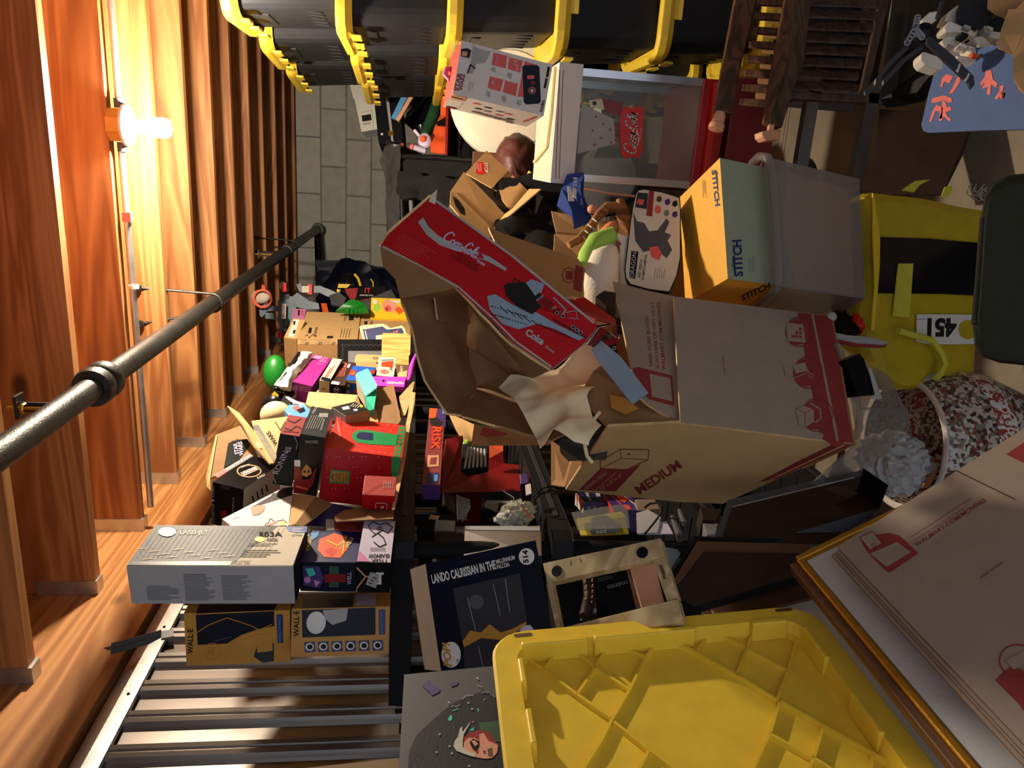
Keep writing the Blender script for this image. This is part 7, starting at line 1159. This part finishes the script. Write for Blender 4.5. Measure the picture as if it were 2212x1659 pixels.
for i in range(4):
    A = P(1808, 1181, 1.10+.005*(3-i)); Bq = P(2240, 907, 1.13+.005*(3-i)); U2 = unit(Bq-A); V2 = -unit(YV+U2*.0); sh = (.0, -.012, -.018, -.03)[3-i]
    a = A+U2*sh*.3+V2*(-.0)+V2*(.0 if i == 3 else .008); L1 = .48; 
    a = a-U2*(.002*(3-i)); N2 = unit(np.cross(U2, V2)); N2 = N2 if N2@(A-CO) < 0 else -N2
    q = [a, a+U2*L1, a+U2*L1+V2*.62, a+V2*.62]; mb = MB(); mb.slab(q, .004, 'card_grey', 'flute')
    if i == 3:
        pl = (a, N2); mb.text(pl, 'WALMART.COM/MOVING', (1980, 1182), (2130, 1084), 9, 'inkred', 1, .01); mb.rows(pl, (1966, 1162), (2106, 1072), (6, 8), 2, 'inkred', 1, 1, 1.)
        mb.dec(pl, [(1862, 1172), (1870, 1160), (1920, 1152), (1944, 1158), (1984, 1196), (1922, 1238), (1912, 1232), (1872, 1190)], 'inkred', 1); mb.dec(pl, [(1880, 1197), (1938, 1172), (1968, 1194), (1916, 1226)], 'card_grey', 2)
        mb.dec(pl, [(1858, 1162), (1886, 1150), (1906, 1176), (1880, 1190)], 'card_grey', 3); mb.line(pl, [(1858, 1162), (1886, 1150), (1906, 1176), (1880, 1190), (1858, 1162)], 1.2, 'inkred', 4); mb.ring(pl, (1888, 1180), 5, 1.2, 'inkred', 4, 12)
        mb.text(pl, 'HOLD TO MOLD', (2120, 1251), (2168, 1217), 5, 'ink', 1); mb.dec(pl, [(2174, 982), (2214, 955), (2214, 1002)], 'inkred', 1); mb.line(pl, [(2067, 1018), (2194, 1080)], 2, 'brownd', 1)
        mb.ring(pl, (2198, 1428), 40, 3, 'inkred', 2, 24, 36); mb.dec(pl, [(2166, 1455), (2185, 1440), (2214, 1450), (2214, 1540), (2200, 1520), (2150, 1470)], 'inkred', 1); mb.dec(pl, [(2172, 1428), (2214, 1408), (2214, 1440), (2190, 1448)], 'card_grey', 3)
    mb.build('flattened_moving_box', label=('lowest flattened moving box of the four leaning beside the gold frame', 'second lowest flattened moving box in the leaning stack', 'flattened moving box just under the printed top one', 'topmost flattened grey-brown moving box with dark red print')[i], cat='moving box', group='flattened moving boxes leaning at the lower right')
MB().sheet([P(1870, 1020, 1.42), P(1920, 1050, 1.40), P(1905, 1110, 1.36), P(1830, 1150, 1.36), P(1720, 1165, 1.38), P(1800, 1100, 1.45), P(1850, 1060, 1.45)], 'blackg', 4, .03, 14, .003).build('black_bin_liner', label='shiny black bin liner beside the mouth of the porcelain jar', cat='bag')

# ================================================================== goods on the lower shelf decks
_P0 = P
def P(x, y, d): return _P0(x, y, d*1.19)
for k_ in ('obama', 'crush'):
    f_ = FIT[k_]; f_['o'] = [float(c+(q-c)*1.19) for q, c in zip(f_['o'], CO)]; f_['d'] = [q*1.19 for q in f_['d']]
b = Bx('risk', {'*': 'inkred', 'T': 'inkred', 'N': 'purpled'}); T = b.face('T')
b.dec(T, [(928, 882), (945, 883), (940, 905), (926, 903)], 'orange', 1); b.dec(T, [(945, 883), (964, 884), (962, 925), (942, 910)], 'purpled', 1); b.dec(T, [(955, 886), (961, 886), (961, 894), (955, 894)], 'bluel', 2)
b.text(T, 'RISK', (934, 922), (930, 972), 20, 'redb', 2, .04, up=(21, 1)); b.text(T, 'RISK', (936, 923), (932, 971), 17, 'orange', 3, .0, up=(17, 1)); b.dec(T, [(928, 905), (944, 902), (958, 914), (948, 922), (930, 918)], 'ink', 2); b.dec(T, [(924, 984), (948, 984), (948, 1008), (922, 1010)], 'tanface', 2); b.dec(T, [(930, 990), (944, 988), (942, 1004), (928, 1004)], 'inkred', 3); b.dec(T, [(922, 1022), (948, 1022), (946, 1044), (920, 1044)], 'blued', 2); b.dec(T, [(938, 1026), (946, 1026), (945, 1040), (937, 1040)], 'bluel', 3)
b.build('board_game_box', bevel=.001, label='long orange and purple board game box on its side, just below the top shelf deck', cat='box')
def item(nm, q, m, th, lb, cat, bev=.002, side=None): return MB().slab([P(*p) for p in q], th, m, side).build(nm, label=lb, cat=cat, bevel=bev)
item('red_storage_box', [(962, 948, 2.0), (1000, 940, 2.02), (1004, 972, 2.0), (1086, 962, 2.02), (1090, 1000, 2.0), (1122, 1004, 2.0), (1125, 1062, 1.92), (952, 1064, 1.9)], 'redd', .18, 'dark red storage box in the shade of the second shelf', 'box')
item('orange_flap', [(1056, 961, 1.98), (1087, 963, 1.98), (1087, 974, 1.97), (1057, 990, 1.97)], 'orange', .004, 'small bright orange flap on the dark red storage box', 'flap', .0)
t = thing('clear_fluted_tray', P(1025, 990, 1.85), 'clear fluted plastic tray standing on the dark red storage box', 'tray')
mb = MB(); mb.slab([P(998, 958, 1.90), P(1056, 960, 1.90), P(1054, 1012, 1.84), P(1008, 1022, 1.84), P(994, 1010, 1.85)], .02, 'blackm'); mb.build('tray', t, bevel=.004)
for i in range(6): MB().tube([P(1012+i*7, 966+i, 1.875), P(1004+i*9, 1012-i, 1.835)], .004, 'greyl', 8).build('flute', t)
MB().ball(P(1008, 958, 1.92), (.012, .012, .01), 'greenl', n=14, k=8, amp=.3).build('green_toy_figure', label='tiny green figure above the clear fluted tray', cat='toy')
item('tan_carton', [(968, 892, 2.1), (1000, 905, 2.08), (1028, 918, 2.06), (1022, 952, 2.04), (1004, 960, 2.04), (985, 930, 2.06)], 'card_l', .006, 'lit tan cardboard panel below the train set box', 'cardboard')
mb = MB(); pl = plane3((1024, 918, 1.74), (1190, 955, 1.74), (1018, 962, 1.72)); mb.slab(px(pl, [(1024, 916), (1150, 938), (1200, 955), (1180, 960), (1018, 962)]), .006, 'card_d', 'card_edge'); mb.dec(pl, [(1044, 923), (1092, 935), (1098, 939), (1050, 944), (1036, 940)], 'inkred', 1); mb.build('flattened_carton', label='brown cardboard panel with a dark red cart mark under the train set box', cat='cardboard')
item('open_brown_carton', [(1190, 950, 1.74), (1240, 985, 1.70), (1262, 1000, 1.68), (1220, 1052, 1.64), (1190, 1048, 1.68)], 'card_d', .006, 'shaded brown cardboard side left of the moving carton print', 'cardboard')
t = thing('clip_connector', P(995, 1100, 1.75), 'grey plastic drawer divider with comb teeth on the second shelf', 'divider')
MB().slab([P(986, 1068, 1.75), P(1014, 1080, 1.75), P(1017, 1096, 1.74), P(1000, 1126, 1.72), P(990, 1122, 1.72)], .02, 'greyd').build('body', t)
for i in range(8): MB().slab([P(992+i*1.6, 1118-i*6, 1.715), P(1008+i*1.1, 1121-i*6, 1.715), P(1008+i*1.1, 1123.5-i*6, 1.715), P(992+i*1.6, 1121-i*6, 1.715)], .004, 'grey').build('tooth', t)
item('dark_tilted_box', [(957, 1060, 1.76), (985, 1075, 1.76), (984, 1112, 1.74), (960, 1090, 1.74)], 'brownd', .06, 'small dark box tilted against the grey divider', 'box')
item('black_label_box', [(905, 1122, 1.70), (940, 1108, 1.72), (984, 1112, 1.72), (982, 1146, 1.66), (900, 1146, 1.66)], 'blackm', .12, 'black box with pale labels at the end of the second shelf', 'box')
item('pale_label', [(930, 1112, 1.69), (950, 1114, 1.69), (946, 1122, 1.68), (926, 1120, 1.68)], 'card_l', .002, 'pale sticker on the black box at the shelf end', 'label', 0)
item('clear_parts_jar', [(940, 1122, 1.66), (984, 1124, 1.66), (982, 1148, 1.64), (938, 1146, 1.64)], 'clearp', .04, 'clear plastic parts jar behind the shelf post', 'jar')
t = thing('electronics_case', P(1080, 1090, 1.7), 'black electronics case with grey panel and round dial, tangled in cables', 'electronics')
MB().slab([P(1040, 1062, 1.76), P(1130, 1062, 1.76), P(1132, 1110, 1.70), P(1060, 1128, 1.68), P(1038, 1100, 1.72)], .08, 'blackg').build('case', t, bevel=.005)
MB().slab([P(1045, 1080, 1.72), P(1106, 1082, 1.72), P(1102, 1108, 1.69), P(1070, 1104, 1.69), P(1046, 1094, 1.71)], .004, 'grey').build('panel', t); MB().slab([P(1078, 1086, 1.712), P(1095, 1087, 1.712), P(1092, 1103, 1.69), P(1074, 1102, 1.69)], .004, 'black').build('screen', t)
for q in ([(1045, 1085, 1.70), (1060, 1066, 1.74), (1085, 1060, 1.74), (1110, 1075, 1.7), (1112, 1090, 1.68)], [(1150, 1075, 1.6), (1170, 1055, 1.6), (1195, 1050, 1.6), (1215, 1058, 1.6)], [(1152, 1084, 1.6), (1165, 1068, 1.6), (1190, 1058, 1.6), (1210, 1065, 1.6)]): MB().tube([P(*p) for p in q], .0022, 'black', 6).build('cable', t)
MB().ball(P(1120, 1110, 1.60), (.040, .030, .03), 'clearp', n=26, k=16, amp=.7, fr=10).build('clear_bag_of_parts', label='crinkled clear bag of small parts behind the white drawer edge', cat='bag')
MB().ball(P(1100, 1120, 1.59), (.035, .02, .02), 'greyl', n=20, k=12, amp=.6, fr=10, seed=3.).build('pale_bag_of_parts', label='pale lumpy bag lying against the white drawer edge', cat='bag')
item('orange_zip_tie', [(1129, 1098, 1.555), (1132, 1096, 1.555), (1150, 1118, 1.555), (1147, 1120, 1.555)], 'orange', .002, 'orange plastic tie on the clear bag of parts', 'tie', 0)
item('silver_wrapper', [(1134, 1048, 1.64), (1146, 1044, 1.64), (1148, 1066, 1.62), (1136, 1070, 1.62)], 'steel', .004, 'silver wrapper by the cables on the second deck', 'wrapper', 0)
item('purple_ribbon_box', [(1122, 1024, 1.8), (1140, 1022, 1.8), (1142, 1044, 1.78), (1124, 1046, 1.78)], 'purpled', .04, 'small purple box with a pink squiggle above the cables', 'box')
t = thing('metal_cabinet', P(1085, 1170, 1.55), 'white-edged metal drawer showing behind the shelf posts', 'drawer')
MB().slab([P(1004, 1136, 1.56), P(1166, 1136, 1.56), P(1166, 1146, 1.55), P(1004, 1144, 1.55)], .14, 'greyl').build('edge', t); MB().slab([P(1004, 1146, 1.55), P(1168, 1148, 1.55), P(1170, 1200, 1.50), P(1002, 1205, 1.50)], .01, 'alu').build('front', t)
item('box_row_spines', [(938, 1150, 1.62), (1000, 1150, 1.62), (1000, 1210, 1.56), (934, 1215, 1.56)], 'brownd', .1, 'dark boxes behind the shelf post left of the drawer', 'box')
item('white_spine', [(936, 1172, 1.60), (944, 1172, 1.60), (942, 1212, 1.56), (934, 1212, 1.56)], 'greyl', .02, 'thin white spine beside the dark boxes', 'box', .0)
b = Bx('obama', {'*': 'blued', 'T': 'blued', 'L': 'offw'}); T = b.face('T'); N_ = b.face('N'); L_ = b.face('L')
b.text(T, 'FUNK', (1272, 1083), (1264, 1064), 8, 'white', 1, .03, up=(6, -1)); b.text(L_, 'OBAMA', (1257, 1097), (1243, 1070), 6, 'pinkr', 1, .03, up=(6, -4)); b.dec(T, [(1286, 1063), (1296, 1065), (1297, 1074), (1288, 1074)], 'lilac', 1)
for x in (1272, 1285, 1299):
    st = [(x+(4.2 if k % 2 == 0 else 1.8)*math.sin(k*math.pi/5), 1097-(4.2 if k % 2 == 0 else 1.8)*math.cos(k*math.pi/5)) for k in range(10)]; b.dec(N_, st, 'greyl', 1)
b.build('blue_star_box', bevel=.001, label='small navy blue box with three white stars', cat='box')
b = Bx('crush', {'*': 'purpled', 'R': 'redd', 'L': 'redb'}); T = b.face('T'); b.line(T, [(1314, 1066), (1356, 1102)], 2, 'pinkr', 1); b.line(T, [(1340, 1066), (1384, 1100)], 2, 'cream', 1); b.dec(T, [(1328, 1068), (1340, 1067), (1354, 1080), (1350, 1086), (1338, 1082)], 'orange', 1); b.dec(T, [(1346, 1090), (1358, 1092), (1364, 1100), (1354, 1102)], 'pinkr', 1)
b.build('purple_soda_box', bevel=.001, label='purple box with orange lettering shapes beside the navy star box', cat='box')
t = thing('yellow_blister_pack', P(1300, 1130, 1.5), 'clear blister pack on yellow card holding a silver keypad remote', 'package')
pl = plane3((1242, 1119, 1.54), (1346, 1104, 1.52), (1255, 1155, 1.50)); MB().slab(px(pl, [(1244, 1122), (1250, 1119), (1342, 1105), (1350, 1112), (1358, 1152), (1254, 1156)]), .004, 'yel_t').build('card', t)
n3 = pl[1] if pl[1]@(pl[0]-CO) > 0 else -pl[1]; mb = MB(); mb.slab([p-n3*.014 for p in px(pl, [(1278, 1128), (1286, 1122), (1312, 1120), (1328, 1130), (1338, 1152), (1276, 1156)])], .014, 'grey'); pp = (pl[0]-n3*.014, pl[1])
for i in range(3):
    for j in range(2): mb.ring(pp, (1289+i*8+j*2, 1141-i+j*9), 3, .9, 'white', 1, 12)
mb.build('keypad_remote', t, bevel=.004)
MB().slab([p-n3*.022 for p in px(pl, [(1238, 1120), (1346, 1102), (1360, 1118), (1364, 1154), (1252, 1158)])], .002, 'clearlid').build('blister', t)
mb = MB(); mb.sheet([P(1375, 1106, 1.58), P(1400, 1100, 1.58), P(1428, 1120, 1.56), P(1420, 1150, 1.52), P(1376, 1152, 1.52)], 'greyl', 4, .015, 16, .004); mb.build('white_plastic_packet', label='white plastic packet under the looped black cable', cat='packet')
item('grey_paper_sheet', [(1420, 1128, 1.55), (1440, 1126, 1.55), (1454, 1153, 1.52), (1380, 1154, 1.52)], 'lilac', .002, 'folded pale paper sheet beside the white plastic packet', 'paper', 0)
MB().tube([P(1392, 1154, 1.5), P(1412, 1130, 1.5), P(1428, 1108, 1.5), P(1430, 1094, 1.52), P(1420, 1086, 1.54), P(1404, 1088, 1.56), P(1392, 1097, 1.56)], .003, 'black', 8).build('looped_cable', label='looped black cable standing over the white plastic packet', cat='cable')
item('beige_paper_bag', [(1372, 1078, 1.62), (1415, 1078, 1.62), (1428, 1100, 1.6), (1376, 1104, 1.6)], 'card_grey', .03, 'beige paper bag with faded marks behind the looped cable', 'bag')
for i, (q, lb) in enumerate(((([(1446, 1112, 1.55), (1456, 1110, 1.55), (1476, 1152, 1.5), (1462, 1154, 1.5)]), 'black plastic clamp handle nearest the looped cable'), (([(1462, 1098, 1.56), (1472, 1096, 1.56), (1486, 1130, 1.52), (1474, 1134, 1.52)]), 'black plastic clamp handle with a grey highlight'))): item('tool_handle', q, 'greyd', .03, lb, 'tool', .004)
item('dark_small_box', [(1512, 1095, 1.5), (1560, 1100, 1.5), (1548, 1126, 1.46), (1518, 1122, 1.46)], 'brownd', .05, 'small dark shiny box left of the dark framed picture', 'box')
item('grey_print_box', [(1518, 1130, 1.46), (1552, 1130, 1.46), (1546, 1154, 1.42), (1526, 1156, 1.42)], 'grey', .05, 'grey box with a faded round print beside the dark framed picture', 'box')

P = _P0
# supports standing on the floor
MB().box((-.44, 2.12, 0), (-.09, 2.42, .86), {'*': 'card_d'} if False else 'card_d').build('large_brown_carton', label='large plain brown carton on the floor behind the moving carton', cat='box', bevel=.003)
fc = P(1305, 385, 3.05); t = bpy.data.objects['mesh_fan']; MB().tube([(fc[0], fc[1]+.02, .03), (fc[0], fc[1]+.02, fc[2]-.1)], .012, 'black', 10).build('pole', t); MB().lathe([(0, 0), (.14, 0), (.14, .012), (.02, .03), (0, .03)], 'black', (fc[0], fc[1]+.02, 0), (0, 0, 1), 28).build('base', t)
